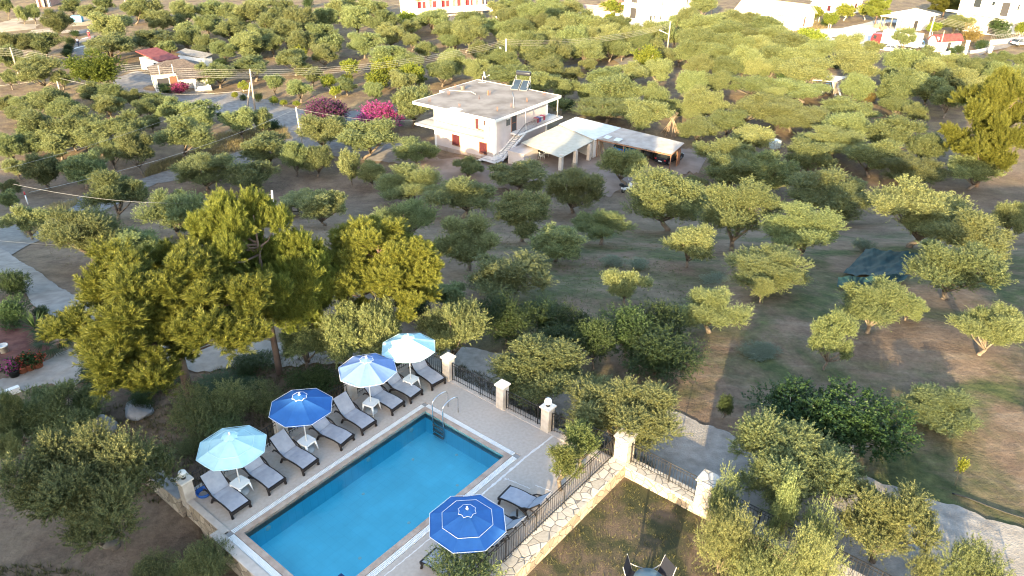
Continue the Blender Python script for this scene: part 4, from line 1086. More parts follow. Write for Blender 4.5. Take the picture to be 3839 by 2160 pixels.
# white plastic chairs under the canopy
def plastic_chair(s, rz, label):
    p = gz(s, ZH)
    t = thing('plastic_chair', label, 'chair', (p.x, p.y, gnd(p) + .05), rz, 'white plastic chairs under the canopy')
    mb = MB(); mb.b2((-.25, -.25, .42), (.25, .25, .46)); mb.build('seat', white, t, .01)
    mb = MB(); [mb.b2((-.27, -.22 + i * .1, .46), (-.24, -.16 + i * .1, .86)) for i in range(5)]; mb.b2((-.28, -.25, .80), (-.24, .25, .9)); mb.build('backrest', white, t)
    for x in (-1, 1):
        for y in (-1, 1):
            mb = MB(); mb.tube([(x * .24, y * .24, .44), (x * .28, y * .28, 0)], .03, 4); mb.build('leg', white, t)
    for y in (-1, 1):
        mb = MB(); mb.tube([(-.25, y * .27, .66), (.2, y * .28, .66), (.24, y * .27, .44)], .025, 4); mb.build('armrest', white, t)
plastic_chair(R1(2175, 1425), rad(20), 'white plastic chair standing in front under the cream canopy')
plastic_chair(R1(2250, 1385), rad(200), 'white plastic chair behind the front one, near the canopy pillar')
plastic_chair(R1(2040, 1330), rad(100), 'white plastic chair deep under the canopy by the annex')
p = gz(R1(2110, 1350), ZH); tt = thing('dining_table', 'dark table in the shade of the cream canopy', 'table', (p.x, p.y, gnd(p) + .05), math.atan2(e1.y, e1.x))
mb = MB(); mb.b2((-.9, -.45, .70), (.9, .45, .75)); mb.build('table_top', M('dark_wood', (.05, .035, .025)), tt)
for x in (-.8, .8):
    for y in (-.38, .38): mb = MB(); mb.b2((x - .04, y - .04, 0), (x + .04, y + .04, .7)); mb.build('leg', MATS['dark_wood'], tt)
#@@PART5
# ------------------------------------------------------------------ other buildings
def perp_house(A, L, R):
    A, L, R = gp(A), gp(L), gp(R)
    d = Vector((R.x - A.x, R.y - A.y, 0)); W_ = d.length; d.normalize()
    p_ = Vector((-d.y, d.x, 0))
    Dp = abs((L - A).dot(p_))
    return A, d, p_, W_, max(Dp, 2.5)
def hframe(A, d, p_):
    return Matrix(((d.x, p_.x, 0, 0), (d.y, p_.y, 0, 0), (0, 0, 1, 0), (0, 0, 0, 1)))
tiles = M('clay_tiles', (0.22, 0.11, 0.075), (0.33, 0.19, 0.13), 2.5, 0.85, 0.4, 14)
ptiles = M('pale_clay_tiles', (0.55, 0.44, 0.28), (0.66, 0.56, 0.38), 2.0, 0.85, 0.4, 14)
greytiles = M('grey_brown_tiles', (0.075, 0.058, 0.048), (0.135, 0.105, 0.088), 3.0, 0.9, 0.5, 16)
redtiles = M('red_tiles', (0.15, 0.035, 0.034), (0.21, 0.06, 0.052), 2.0, 0.8, 0.3, 14)
yellow = M('cream_yellow_render', (0.66, 0.54, 0.30), (0.72, 0.62, 0.38), 1)
reddoor = M('red_door', (0.33, 0.04, 0.045), rough=.5)
class House:
    def __init__(s, name, label, A, L, R, cat='house', W=None, Dp=None):
        s.A, s.d, s.p, s.W, s.D = perp_house(A, L, R)
        if W: s.W = W
        if Dp: s.D = Dp
        s.M = hframe(s.A, s.d, s.p)
        s.t = thing(name, label, cat, s.A)
    def mb(s): return MB(s.M)
    def box(s, nm, a, b, m, parent=None, bevel=0): return s.mb().b2(a, b).build(nm, m, parent or s.t, bevel)
    def walls(s, h, m): return s.box('wall', (0, 0, -1.5), (s.W, s.D, h), m)
    def win(s, face, c, wd, z0, z1, m=None, nm='window', fr=None):
        m = m or darkglass
        if face == 'R': o = s.box(nm, (c - wd / 2, -.04, z0), (c + wd / 2, .05, z1), m)
        else: o = s.box(nm, (-.04, c - wd / 2, z0), (.05, c + wd / 2, z1), m)
        k = s.mb(); t_ = .07
        for (x0, x1, za, zb) in ((c - wd / 2 - t_, c - wd / 2, z0 - t_, z1 + t_), (c + wd / 2, c + wd / 2 + t_, z0 - t_, z1 + t_), (c - wd / 2, c + wd / 2, z1, z1 + t_), (c - wd / 2, c + wd / 2, z0 - t_, z0)):
            if face == 'R': k.b2((x0, -.07, za), (x1, -.002, zb))
            else: k.b2((-.07, x0, za), (-.002, x1, zb))
        k.build('frame', fr or wwall, o)
        return o
    def gable(s, h, rise, m, axis='y', ov=.4, th=.14):
        k = s.mb(); W_, D_ = s.W, s.D
        if axis == 'y':
            for x0, x1, z0, z1 in ((-ov, W_ / 2, h - ov * rise / (W_ / 2), h + rise), (W_ + ov, W_ / 2, h - ov * rise / (W_ / 2), h + rise)):
                k.slab([(x0, -ov, z0 + th), (x1, -ov, z1 + th), (x1, D_ + ov, z1 + th), (x0, D_ + ov, z0 + th)], th)
            g_ = s.mb(); g_.extr([(0, h - .003), (W_, h - .003), (W_ / 2, h + rise - .02)], .0, .2); g_.extr([(0, h - .003), (W_, h - .003), (W_ / 2, h + rise - .02)], D_ - .2, D_)
        else:
            for y0, y1, z0, z1 in ((-ov, D_ / 2, h - ov * rise / (D_ / 2), h + rise), (D_ + ov, D_ / 2, h - ov * rise / (D_ / 2), h + rise)):
                k.slab([(-ov, y0, z0 + th), (-ov, y1, z1 + th), (W_ + ov, y1, z1 + th), (W_ + ov, y0, z0 + th)], th)
            g_ = s.mb()
            for x0, x1 in ((0, .2), (W_ - .2, W_)):
                g_.add([(x0, 0, h - .003), (x0, D_, h - .003), (x0, D_ / 2, h + rise - .02), (x1, 0, h - .003), (x1, D_, h - .003), (x1, D_ / 2, h + rise - .02)], [(0, 1, 2), (5, 4, 3), (0, 3, 4, 1), (1, 4, 5, 2), (2, 5, 3, 0)])
        g_.build('gable', s.t.children[0].data.materials[0] if s.t.children else wwall, s.t)
        return k.build('roof', m, s.t)
    def hip(s, h, rise, m, ov=.5, ridge=None, th=.15):
        k = s.mb(); W_, D_ = s.W, s.D
        e_ = [(-ov, -ov, h), (W_ + ov, -ov, h), (W_ + ov, D_ + ov, h), (-ov, D_ + ov, h)]
        if W_ > D_: r_ = [(D_ / 2, D_ / 2, h + rise), (W_ - D_ / 2, D_ / 2, h + rise)]; f = [(0, 1, 5, 4), (1, 2, 5), (2, 3, 4, 5), (3, 0, 4)]
        else: r_ = [(W_ / 2, W_ / 2, h + rise), (W_ / 2, D_ - W_ / 2, h + rise)]; f = [(0, 1, 4), (1, 2, 5, 4), (2, 3, 5), (3, 0, 4, 5)]
        lo_ = [(x, y, z - th) for x, y, z in e_]
        k.add(e_ + r_ + lo_, f + [(0, 6, 7, 1), (1, 7, 8, 2), (2, 8, 9, 3), (3, 9, 6, 0), (9, 8, 7, 6)])
        return k.build('roof', m, s.t)
    def flat(s, h, m, ov=.3, th=.25):
        return s.mb().b2((-ov, -ov, h), (s.W + ov, s.D + ov, h + th)).build('roof', m, s.t)

# long pink and cream guest house at the back
H = House('guest_house', 'long two-storey cream and pink guest house with red doors along a white gallery', R5(600, 385), R5(415, 300), R5(1645, 318))
H.walls(8.6, yellow)
H.box('lower_wall', (-.03, -.05, -.8), (H.W + .03, -.003, 2.5), pink); H.box('side_wall', (-.06, -.003, -.8), (-.003, H.D, 8.6), wwall)
H.box('gallery_floor', (-.9, -1.7, 2.5), (H.W + 3, -.055, 2.75), wwall); H.box('gallery_parapet', (-.9, -1.85, 2.5), (H.W + 1.5, -1.7, 3.85), wwall); H.box('gallery_parapet', (-1.05, -1.85, 2.5), (-.9, H.D * .6, 3.85), wwall)
for i in range(7): H.box('gallery_column', (H.W * i / 6 - .15, -1.68, 2.76), (H.W * i / 6 + .15, -1.4, 5.9), wwall)
H.box('gallery_lintel', (-.9, -1.9, 5.9), (H.W + 1.5, -1.4, 6.6), yellow); H.box('balcony', (-.9, -1.85, 6.6), (H.W + 1.5, -.05, 7.7), wwall)
for f, c in ((.1, 0), (.17, 1), (.31, 0), (.44, 0), (.49, 1), (.66, 0), (.78, 0), (.86, 1)):
    H.win('R', H.W * f, 1.0, 2.76, 5.0, reddoor, 'door')
for f in (.24, .37, .56, .72, .92): H.win('R', H.W * f, 1.1, 3.6, 4.9, curtain)
H.win('L', H.D * .5, .8, 3.6, 5.0, reddoor)
for f in (.48, .56, .66): H.win('R', H.W * f, 1.0, -.3, 1.9, darkdoor, 'doorway')
k = H.mb()
for i in range(10): k.b2((H.W + 1.5 + i * .3, -1.85, 2.5 - i * .26 - .4), (H.W + 1.8 + i * .3, -.4, 2.75 - i * .26))
k.slab([(H.W + 1.5, -1.9, 3.8), (H.W + 4.6, -1.9, 1.1), (H.W + 4.6, -1.75, 1.1), (H.W + 1.5, -1.75, 3.8)], 1.2); k.build('stair', wwall, H.t)
H.flat(8.6, wwall)
# tall white block
H = House('apartment_block', 'tall blank white block with few small windows and balconies at its left end', R6(1735, 415), R6(1462, 350), R6(2420, 262))
H.walls(10.5, wwall); H.flat(10.5, wwall, .2)
for f, z0, z1, wd in ((.25, 4.3, 5.2, .35), (.5, 4.8, 5.6, .35), (.56, 4.8, 5.6, .2), (.80, 3.4, 5.4, .5), (.86, 3.4, 5.4, .35), (.03, 1.6, 2.5, .7), (.1, 1.6, 2.4, .5), (.24, 1.2, 2.0, .5)):
    H.win('R', H.W * f, wd, z0, z1)
H.win('L', H.D * .62, 1.6, 4.9, 7.4, darkdoor, 'doorway'); H.win('L', H.D * .62, 1.6, 1.5, 3.8, darkdoor, 'doorway')
H.box('balcony', (-1.2, H.D * .3, 4.4), (-.003, H.D, 4.7), wwall)
H.box('balcony', (H.W + .003, .5, 2.6), (H.W + 1.8, H.D, 2.85), wwall); H.box('loggia_shade', (H.W + .003, .4, 2.86), (H.W + .04, H.D - .5, 7.5), darkdoor)  # flat dark sheet, the loggia's shade put into its colour
# tiled houses between them
H = House('tiled_house', 'low house with reddish hipped tile roof beside the tall white block', R6(1290, 285), R6(1130, 262), R6(1475, 260), Dp=7); H.walls(2.2, wwall); H.hip(2.2, 1.9, tiles)
H = House('farm_shed', 'long low shed with faded grey-pink roof left of the hipped tile roof', R6(1200, 300), R6(480, 290), R6(1260, 262)); H.walls(2.0, wwall); H.gable(2.0, .7, M('faded_roof', (.28, .20, .17), (.38, .30, .26), 1.5), 'y', .3)
# bungalow with the pale roof
H = House('bungalow', 'white bungalow with broad pale yellow tile roof and gable end by the junction', R3(1425, 452), R3(560, 300), R3(1640, 395)); H.walls(2.9, wwall); H.gable(2.9, 2.1, ptiles, 'y', .5)
H.win('R', H.W * .3, .9, .5, 2.6, M('brown_door', (.16, .08, .05)), 'door')
H.win('L', 2.5, 1.1, .3, 1.9, reddoor, 'door')
H.box('porch', (-2.2, .0, -1), (-.003, 5.0, 2.7), wwall); H.box('porch_roof', (-2.5, -.2, 2.7), (-.003, 5.3, 2.85), ptiles)
H.box('annex', (H.W + .003, 1, -1), (H.W + 2.4, H.D * .5, 2.4), wwall); H.win('R', H.W + 1.2, .01, 1, 1.01)
k = H.mb(); [k.tube([(-2.5 - i * .02, .3 + i * .9, 2.9), (-2.5, .3 + i * .9, 3.1)], .03, 4) for i in range(5)]; k.tube([(-2.5, .1, 3.1), (-2.5, 5, 3.1)], .03, 4); k.build('pergola', greymetal, H.t)
mb = H.mb(); mb.b2((-2.24, 1.3, 1.65), (-2.205, 2.5, 2.3)); mb.build('sign', M('sign_yellow', (.75, .62, .05), (.70, .68, .55), 1.2, lo=.45, hi=.5), H.t)
# house with red shutters farther right
H = House('cottage', 'small white cottage with red shutters and flat grey roof beyond the road', R3(1980, 240), R3(1812, 200), R3(2360, 175), Dp=7); H.walls(2.9, wwall); H.flat(2.9, M('grey_roof', (.42, .38, .36), (.5, .47, .44), 1), .5, .2)
H.win('L', H.D * .3, .9, .9, 2.2, redsh); H.win('R', H.W * .3, .9, .9, 2.2, redsh); H.win('R', H.W * .75, 1.0, .2, 2.3, redsh, 'door')
# shop with canopy
SHM = House('shop', 'roadside shop with sweeping cream canopy roof over crates and tables', R4(850, 485), R4(400, 425), R4(1230, 425), 'shop')
H = SHM
H.box('wall', (.4, .2, -1), (H.W * .75, H.D * .55, 2.7), wwall); H.win('R', H.W * .38, 1.5, -.2, 2.0, darkdoor, 'doorway') if False else None
H.box('doorway', (1.6, .15, 0), (3.2, .25, 2.2), darkdoor)
k = H.mb(); W_, D_ = H.W, H.D
k.slab([(-.3, -.4, 2.75), (W_ + .3, -.4, 2.9), (W_ * .6, D_ * .5, 4.2), (W_ * .35, D_ * .5, 4.1)], .12); k.slab([(-.3, -.4, 2.75), (W_ * .35, D_ * .5, 4.1), (W_ * .3, D_ + 1, 2.9), (-.3, D_ + 1, 2.6)], .12); k.slab([(W_ * .35, D_ * .5, 4.1), (W_ * .6, D_ * .5, 4.2), (W_ + .3, D_ + 1, 2.9), (W_ * .3, D_ + 1, 2.9)], .12); k.slab([(W_ + .3, -.4, 2.9), (W_ + .3, D_ + 1, 2.9), (W_ * .6, D_ * .5, 4.2), (W_ * .599, D_ * .5, 4.19)], .12)
k.build('canopy', M('canvas_cream', (.66, .60, .50), (.72, .67, .57), 2), H.t)
for x, y in ((-.1, .2), (-.1, D_ * .35), (-.1, D_ * .7), (-.1, D_ + .6), (W_ * .15, D_ + .7)): H.box('canopy_post', (x - .07, y - .07, -.5), (x + .07, y + .07, 2.72), woodm)
for i in range(9):
    q = H.A + H.d * random.uniform(-2.2, .2) + H.p * random.uniform(.5, H.D + 1)
    mb = MB(); wv, hv = random.uniform(.5, 1.1), random.uniform(.4, .8)
    mb.box((0, 0, hv / 2), (wv, .6, hv)); [mb.box((random.uniform(-.3, .3), random.uniform(-.2, .2), hv + .08), (.22, .22, .18)) for _ in range(5)]
    o = mb.build('market_crate', M('crate_%d' % (i % 4), [(.42, .24, .10), (.5, .36, .15), (.2, .22, .09), (.4, .10, .06)][i % 4], [(.5, .4, .2), (.3, .2, .1), (.35, .35, .15), (.5, .3, .2)][i % 4], 6), None)
    o.location = (q.x, q.y, gnd(q) + .05); o.rotation_euler.z = random.uniform(0, 3); tag(o, 'wooden crate of produce, ' + ORD[i] + ' from the road under the cream shop canopy', 'crate', 'crates under the shop canopy')
# white apartment house at the right
H = House('apartment_house', 'white two-storey apartment house with dark doorways and long balcony at the right edge', R4(2270, 545), R4(1640, 410), R4(2640, 450)); H.walls(8.2, wwall); H.flat(8.2, wwall, .5)
H.box('balcony', (-1.6, -.4, 3.75), (-.003, H.D + 2, 4.05), wwall)
H.win('L', H.D * .25, 1.7, .05, 2.9, darkdoor, 'doorway'); H.win('L', H.D * .12, 1.6, 4.06, 6.9, darkdoor, 'doorway'); H.win('L', H.D * .66, 1.5, 5.2, 6.9); H.win('L', H.D * .36, .6, 6.0, 6.8)
H.win('R', H.W * .25, .9, 5.2, 6.4)
k = H.mb(); n_ = 12
for i in range(n_): k.b2((H.W * .2 + i * .4, -1.3, 4.0 - i * .33 - .5), (H.W * .2 + (i + 1) * .4, -.05, 4.0 - i * .33))
k.build('stair', wwall, H.t)
H.box('air_conditioner', (-.4, .3, 2.7), (-.003, 1.1, 3.2), wwall)
# little red-roofed building
H = House('chapel', 'small white building with curved red tile roof among the dark olives', R4(1235, 800), R4(1000, 770), R4(1600, 770), 'chapel'); H.walls(2.4, wwall)
k = H.mb(); D_ = H.D
prof = [(-.3, 2.25)] + [(D_ * i / 6, 2.4 + 1.0 * math.sin(math.pi * i / 6)) for i in range(7)] + [(D_ + .3, 2.25)]
k.v, k.f, k.sm = [], [], []
o_ = prof + [(y, z - .12) for y, z in reversed(prof)]
n_ = len(o_); k.add([(-.3, y, z) for y, z in o_] + [(H.W + .3, y, z) for y, z in o_], [tuple(range(n_)), tuple(range(2 * n_ - 1, n_ - 1, -1))] + [(i, n_ + i, n_ + (i + 1) % n_, (i + 1) % n_) for i in range(n_)]); k.build('roof', redtiles, H.t)
H.box('gable', (0, .05, 2.39), (.25, D_ - .05, 3.05), wwall); H.win('R', H.W * .5, .8, .2, 2.0, darkdoor, 'door')
# house peeking in at the far left
H = House('farmhouse', 'brick-red farmhouse front with white columns behind the old olive trees', R8(785, 108), R8(560, 112), R8(900, 60), W=7); H.walls(4.5, M('brick_red', (.26, .13, .10), (.36, .2, .15), 3)); H.flat(4.5, tiles)
H.box('step', (-1.0, -.5, -.4), (-.05, H.D, .12), wwall)
for f in (.05, .45, .85): H.box('column', (-.7, H.D * f, 0.12), (-.4, H.D * f + .3, 4.49), wwall)
H.win('L', H.D * .25, 1.4, .1, 2.4, darkdoor, 'doorway')
# white bungalow on the left with grey-brown tiles
H = House('bungalow', 'white bungalow with grey-brown tile roof and porch beside the concrete forecourt', R7(585, 1005), R7(205, 880), R7(1600, 885)); H.walls(2.9, wwall); H.hip(2.9, 1.35, greytiles, .3)
W_, D_ = H.W, H.D
H.win('L', D_ * .45, .7, .7, 2.0, curtain, 'window', M('brown_frame', (.25, .10, .05))); H.win('R', W_ * .16, 1.7, .8, 2.1, darkdoor, 'window'); H.win('R', W_ * .36, 1.1, .05, 2.3, M('brown_door', (.16, .08, .05)), 'door')
H.box('porch_slab', (W_ * .45, -2.6, -.5), (W_ + .3, -.01, .15), concrete)
for f in (.5, .72, .98): H.box('porch_column', (W_ * f - .14, -2.4, .15), (W_ * f + .14, -2.12, 2.3), wwall)
H.box('porch_parapet', (W_ * .75, -2.42, .15), (W_ + .2, -2.26, .8), wwall)
k = H.mb(); k.slab([(W_ * .42, -2.8, 2.32), (W_ + .5, -2.8, 2.32), (W_ + .5, .1, 2.95), (W_ * .42, .1, 2.95)], .12); k.build('porch_roof', greytiles, H.t)
for f, x in ((.12, -.3), (.38, -.3)): H.mb().tube([(W_ * f, -.55, 2.3), (W_ * f, -.55, 4.2)], .05, 6).build('wire_bracket', whitemetal, H.t)
H2 = House('red_roofed_annex', 'white annex with mono-pitch red tile roof behind the bungalow', R7(690, 650), R7(375, 590), R7(1060, 585)); H2.box('wall', (0, 0, -1), (H2.W, H2.D + 2.5, 2.2), wwall)
k = H2.mb(); k.slab([(-.3, -.3, 2.35), (H2.W + .2, -.3, 2.35), (H2.W + .2, H2.D + 2.8, 3.3), (-.3, H2.D + 2.8, 3.3)], .15); k.build('roof', redtiles, H2.t)
H2.box('window', (-.04, .8, .6), (.03, 1.8, 1.8), darkglass)
H3 = House('lean_to_shed', 'low shed with grey corrugated roof at the right rear of the bungalow', R7(1560, 500), R7(1020, 400), R7(1715, 450)); H3.walls(1.5, wwall)
k = H3.mb(); corrug(k, (-.2, -.2, 1.65), (-.2, H3.D + .3, 1.9), (H3.W + .2, H3.D + .3, 2.3), (H3.W + .2, -.2, 2.0), 20, .06); k.build('roof', M('old_corrugated', (.15, .145, .14), (.23, .22, .21), 2), H3.t)
# field hut with ladder, boards and tractor
q = gp(R3(1880, 1440)); hut = thing('field_hut', 'open field hut of posts under a white sheet roof, tractor inside', 'hut', q)
IQ = Matrix.Translation(-q); zt_ = q.z + 2.5
rc = [gz(R3(1640, 1205), zt_), gz(R3(1990, 1232), zt_), gz(R3(2165, 1155), zt_ + .1), gz(R3(1810, 1132), zt_ + .1)]
mb = MB(IQ); mb.slab(rc, .08); mb.build('roof', sheetb, hut)
for r_ in rc: mb = MB(IQ); mb.tube([(r_.x, r_.y, gnd(r_) - .2), (r_.x, r_.y, r_.z - .05)], .07, 6); mb.build('post', woodm, hut)
mb = MB(IQ); mb.slab([rc[1] + Vector((.1, .05, -.15)), rc[2] + Vector((.1, .05, -.15)), rc[2] + Vector((.15, .1, -.15)), rc[1] + Vector((.15, .1, -.15))], 1.9); mb.build('side_cloth', M('sackcloth', (.25, .2, .16), (.33, .28, .23), 3), hut)
tractor(Vector((q.x - .9, q.y + .6, q.z)), rad(115), 'old blue tractor parked beneath the white-roofed field hut')
for i, (a, b) in enumerate((((1985, 1449), (1950, 1235)), ((2060, 1445), (2005, 1235)))):
    b0 = gp(R3(*a)); t0 = gz(R3(*b), b0.z + 2.2); mb = MB(); n_ = Vector((.16, 0, 0)); bk_ = Vector((0, .05, 0))
    mb.add([b0 - n_, b0 + n_, t0 + n_, t0 - n_, b0 - n_ + bk_, b0 + n_ + bk_, t0 + n_ + bk_, t0 - n_ + bk_], [(0, 1, 2, 3), (7, 6, 5, 4), (0, 4, 5, 1), (1, 5, 6, 2), (2, 6, 7, 3), (3, 7, 4, 0)])
    tag(mb.build('plank', M('pale_board', (.5, .48, .45), (.6, .58, .55), 2)), ('left' if i == 0 else 'right') + ' of two pale boards leaning on the field hut', 'plank', 'boards leaning on the field hut')
ld = thing('ladder', 'wooden ladder leaning above the field hut roof against an olive', 'ladder', gp(R3(1740, 1225))); IL = Matrix.Translation(-ld.location)
a0, a1 = gp(R3(1720, 1235)), gp(R3(1765, 1235)); t0, t1 = a0 + (gz(R3(1785, 1045), a0.z + 3.2) - a0), None
dv = (t0 - a0); dv = dv.normalized() * 4.0; sd_ = Vector((.42, .1, 0))
mb = MB(IL); mb.tube([a0, a0 + dv], .04, 4); mb.tube([a0 + sd_, a0 + sd_ + dv], .04, 4); mb.build('rail', woodm, ld)
for i in range(1, 10): mb = MB(IL); mb.tube([a0 + dv * i / 10, a0 + sd_ + dv * i / 10], .025, 4); mb.build('rung', woodm, ld)
# truck, white car
q = gp(R4(620, 745)); qa, qb = gp(R4(330, 660)), gp(R4(900, 745)); th_ = math.atan2((qa - qb).y, (qa - qb).x)
tk = thing('box_truck', 'red-cabbed lorry with a long white box body by the roadside shop', 'truck', (q.x, q.y, q.z + .1), th_)
mb = MB(); mb.b2((-4.6, -1.2, 1.0), (2.6, 1.2, 3.5)); mb.build('cargo_box', whitemetal, tk, .04)
mb = MB(); mb.extr([(2.75, .5), (4.7, .5), (4.72, 1.5), (4.45, 2.6), (2.75, 2.7)], -1.1, 1.1); mb.build('cab', M('lorry_red', (.33, .03, .035), rough=.35), tk, .05)
mb = MB(); mb.slab([(4.76, -.95, 1.6), (4.76, .95, 1.6), (4.53, .95, 2.5), (4.53, -.95, 2.5)], .02); mb.b2((3.6, -1.115, 1.6), (4.3, 1.115, 2.35)); mb.build('window', darkglass, tk)
mb = MB(); mb.b2((-4.6, -.5, .6), (4.6, .5, 1.0)); mb.build('chassis', MATS['dark_iron'], tk)
for x in (-3.4, -2.3, 3.7):
    for y in (-.95, .95): wheel(tk, x, y, .48, .32)
mb = MB(); mb.b2((4.7, -1.1, .45), (4.85, 1.1, .75)); mb.build('bumper', MATS['lorry_red'], tk)
wc_, wd_ = gp(R4(470, 770)), gp(R4(665, 775))
car(R4(565, 785), math.atan2((wd_ - wc_).y, (wd_ - wc_).x) - .25, M('white_paint', (.62, .63, .66), rough=.2, spec=.6), 'white saloon car in front of the red-cabbed lorry', L=4.3, H=1.35, hatch=False)
car(R4(2530, 690), rad(15), silver, 'silver grey car on the lane at the right edge', L=4.2, H=1.4)
car(R4(985, 720), rad(70), bluep, 'blue car in the shade behind the lorry', L=4.0)
# boundary walls at the right
def low_wall(pts, h, th, m, label, fence=0):
    ps = [gp(s) for s in pts]; t = thing('boundary_wall', label, 'wall', ps[0]); I_ = Matrix.Translation(-ps[0])
    mb = MB(I_)
    for a, b in zip(ps, ps[1:]):
        d = (b - a); d.z = 0; d.normalize(); n_ = Vector((-d.y, d.x, 0)) * th / 2
        mb.slab([a - n_ + Vector((0, 0, h)), b - n_ + Vector((0, 0, h)), b + n_ + Vector((0, 0, h)), a + n_ + Vector((0, 0, h))], h + .6)
    mb.build('wall_body', m, t)
    if fence:
        mb = MB(I_)
        for a, b in zip(ps, ps[1:]):
            n_ = int((b - a).length / .5)
            for i in range(n_ + 1): p = a.lerp(b, i / n_); mb.tube([p + Vector((0, 0, h)), p + Vector((0, 0, h + fence))], .02, 4)
            for z in (.1, fence): mb.tube([a + Vector((0, 0, h + z)), b + Vector((0, 0, h + z))], .02, 4)
        mb.build('fence', greymetal, t)
wallm = M('cement_wall', (.42, .39, .36), (.52, .49, .46), 1.2, .9)
low_wall([R4(2050, 690), R4(2330, 660), R4(2600, 640)], 1.1, .25, wallm, 'long pale cement wall with iron fence beyond the farm lane', 1.0)
low_wall([R4(1300, 890), R4(1380, 870), R4(1470, 840)], 1.1, .25, wwall, 'short white wall stepping down beside the small red-roofed building')
low_wall([R4(1770, 810), R4(1900, 790), R4(2040, 760)], .6, .25, wallm, 'low pale wall at the start of the farm lane')
low_wall([R4(560, 830), R4(760, 800)], .8, .3, wallm, 'low cement wall in front of the white saloon car')
low_wall([T(0, 2, 155, 50), T(0, 2, 60, 85), T(0, 2, -60, 145)], .25, .22, wwall, 'white kerb wall along the gravel drive at the left edge')
low_wall([R5(2030, 165), R5(2150, 185)], 1.2, .15, wwall, 'short white paling near the guest house stair')
for i, (s0, s1, lb) in enumerate((((1680, 830), (1700, 625), 'tall square white gatepost by the farm lane'), ((2060, 805), (2070, 705), 'shorter square white gatepost at the bend of the farm lane'), ((1905, 415), (1920, 325), 'thin white marker post on the verge by the junction'))):
    f = R4 if i < 2 else R3
    p = gp(f(*s0)); h = (s0[1] - s1[1]) / 4.025 / kpx(p) ; wd = .5 if i < 2 else .2
    t = thing('gatepost', lb, 'post', p); mb = MB(); mb.box((0, 0, h / 2), (wd, wd, h)); mb.build('shaft', wwall, t); mb = MB(); mb.box((0, 0, h + .05), (wd + .14, wd + .14, .1)); mb.build('cap', wwall, t)
# blue container, water tank, tepee of canes, net
q = gp(R8(1180, 338)); t = thing('waste_container', 'light blue waste container with a white patch beside the far lane', 'container', q, rad(8))
mb = MB(); mb.extr([(-1.05, .15), (1.05, .15), (1.15, 1.3), (-1.15, 1.3)], -.65, .65); mb.build('body', M('container_blue', (.10, .30, .52), (.14, .36, .58), 2), t); mb = MB(); mb.extr([(-1.18, 1.3), (1.18, 1.3), (1.0, 1.5), (-1.0, 1.5)], -.7, .7); mb.build('lid', M('container_lid', (.2, .36, .5)), t); mb = MB(); mb.b2((-.05, -.68, .5), (.5, -.655, 1.1)); mb.build('label', white, t)
q = gp(T(2, 0, 690, 1125)); t = thing('water_tank', 'pale translucent water tank in a metal cage among the olives', 'tank', q, rad(25))
mb = MB(); mb.b2((-.55, -.5, .15), (.55, .5, 1.2)); mb.build('tank_body', M('tank_white', (.42, .52, .52), (.50, .58, .58), 2), t, .08)
mb = MB()
for x in (-.57, -.19, .19, .57): [mb.tube([(x, y, .05), (x, y, 1.22)], .02, 4) for y in (-.52, .52)]
for z in (.15, .5, .85, 1.22): mb.tube([(-.57, -.52, z), (.57, -.52, z), (.57, .52, z), (-.57, .52, z), (-.57, -.52, z)], .02, 4)
mb.build('cage', greymetal, t); mb = MB(); mb.b2((-.6, -.55, 0), (.6, .55, .13)); mb.build('pallet', woodm, t)
q = gz(R2(2020, 375), ZH); cane = thing('cane_stack', 'bundle of pale canes and poles stacked like a tepee behind the carport', 'cane stack', Vector((q.x, q.y, gnd(q))))
mb = MB()
for i in range(40):
    a = random.uniform(0, 6.28); r_ = random.uniform(.9, 1.5); h = random.uniform(2.2, 3.3); k_ = 2.1
    b0 = Vector((r_ * math.cos(a), r_ * math.sin(a), 0)); ap = Vector((random.uniform(-.15, .15), random.uniform(-.15, .15), k_))
    mb.tube([b0, b0 + (ap - b0) * (h / k_)], .03, 4)
mb.build('canes', M('pale_cane', (.24, .17, .11), (.36, .27, .19), 3), cane)
def sheet(name, pix, hs, mat, label, cat, nu=60, nv=30, wave=.05):
    ps = [gp(s) + Vector((0, 0, h)) for s, h in zip(pix, hs)]
    mb = MB(); vs_, f_ = [], []
    for i in range(nu + 1):
        for j in range(nv + 1):
            a, b = i / nu, j / nv
            p = ps[0].lerp(ps[1], a).lerp(ps[3].lerp(ps[2], a), b)
            z = float(tz(p.x, p.y)); sag = .25 * math.sin(math.pi * a) * math.sin(math.pi * b)
            vs_.append((p.x, p.y, max(p.z - sag + wave * (math.sin(a * 21 + b * 6 + 2 * math.sin(b * 4)) + .8 * math.sin(b * 15 - a * 9) + .7 * math.sin(a * 47 + 5 * b) * math.sin(b * 23 + a * 8)), z + .04)))
    for i in range(nu):
        for j in range(nv): a = i * (nv + 1) + j; f_.append((a, a + nv + 1, a + nv + 2, a + 1))
    mb.add(vs_, f_, True); return tag(mb.build(name, mat), label, cat)
netm = M('green_net', (.007, .026, .028), (.012, .042, .044), 1.5, .8, .2, 40)
sheet('shade_net', [T(2, 1, 1205, 640), T(2, 1, 1640, 690), T(2, 1, 1770, 520), T(2, 1, 1370, 480)], (.25, .3, .6, .55), netm, 'large dark green net draped over the ground between olives', 'net')
sheet('shade_net', [T(2, 1, 1160, 740), T(2, 1, 1640, 715), T(2, 1, 1700, 680), T(2, 1, 1160, 700)], (.2, .3, .5, .5), netm, 'narrow strip of dark green net beside the large net', 'net', 20, 4, .05)
# irrigation hose and low fences
pts = [gp(T(2, 2, *p)) + Vector((0, 0, .06)) for p in ((2030, 835), (2150, 870), (2300, 930), (2450, 985), (2600, 1030))]
mb = MB(); mb.tube(resample(pts, 30), .03, 5); tag(mb.build('irrigation_hose', M('black_plastic', (.02, .02, .02))), 'black irrigation hose lying along the track edge', 'hose')
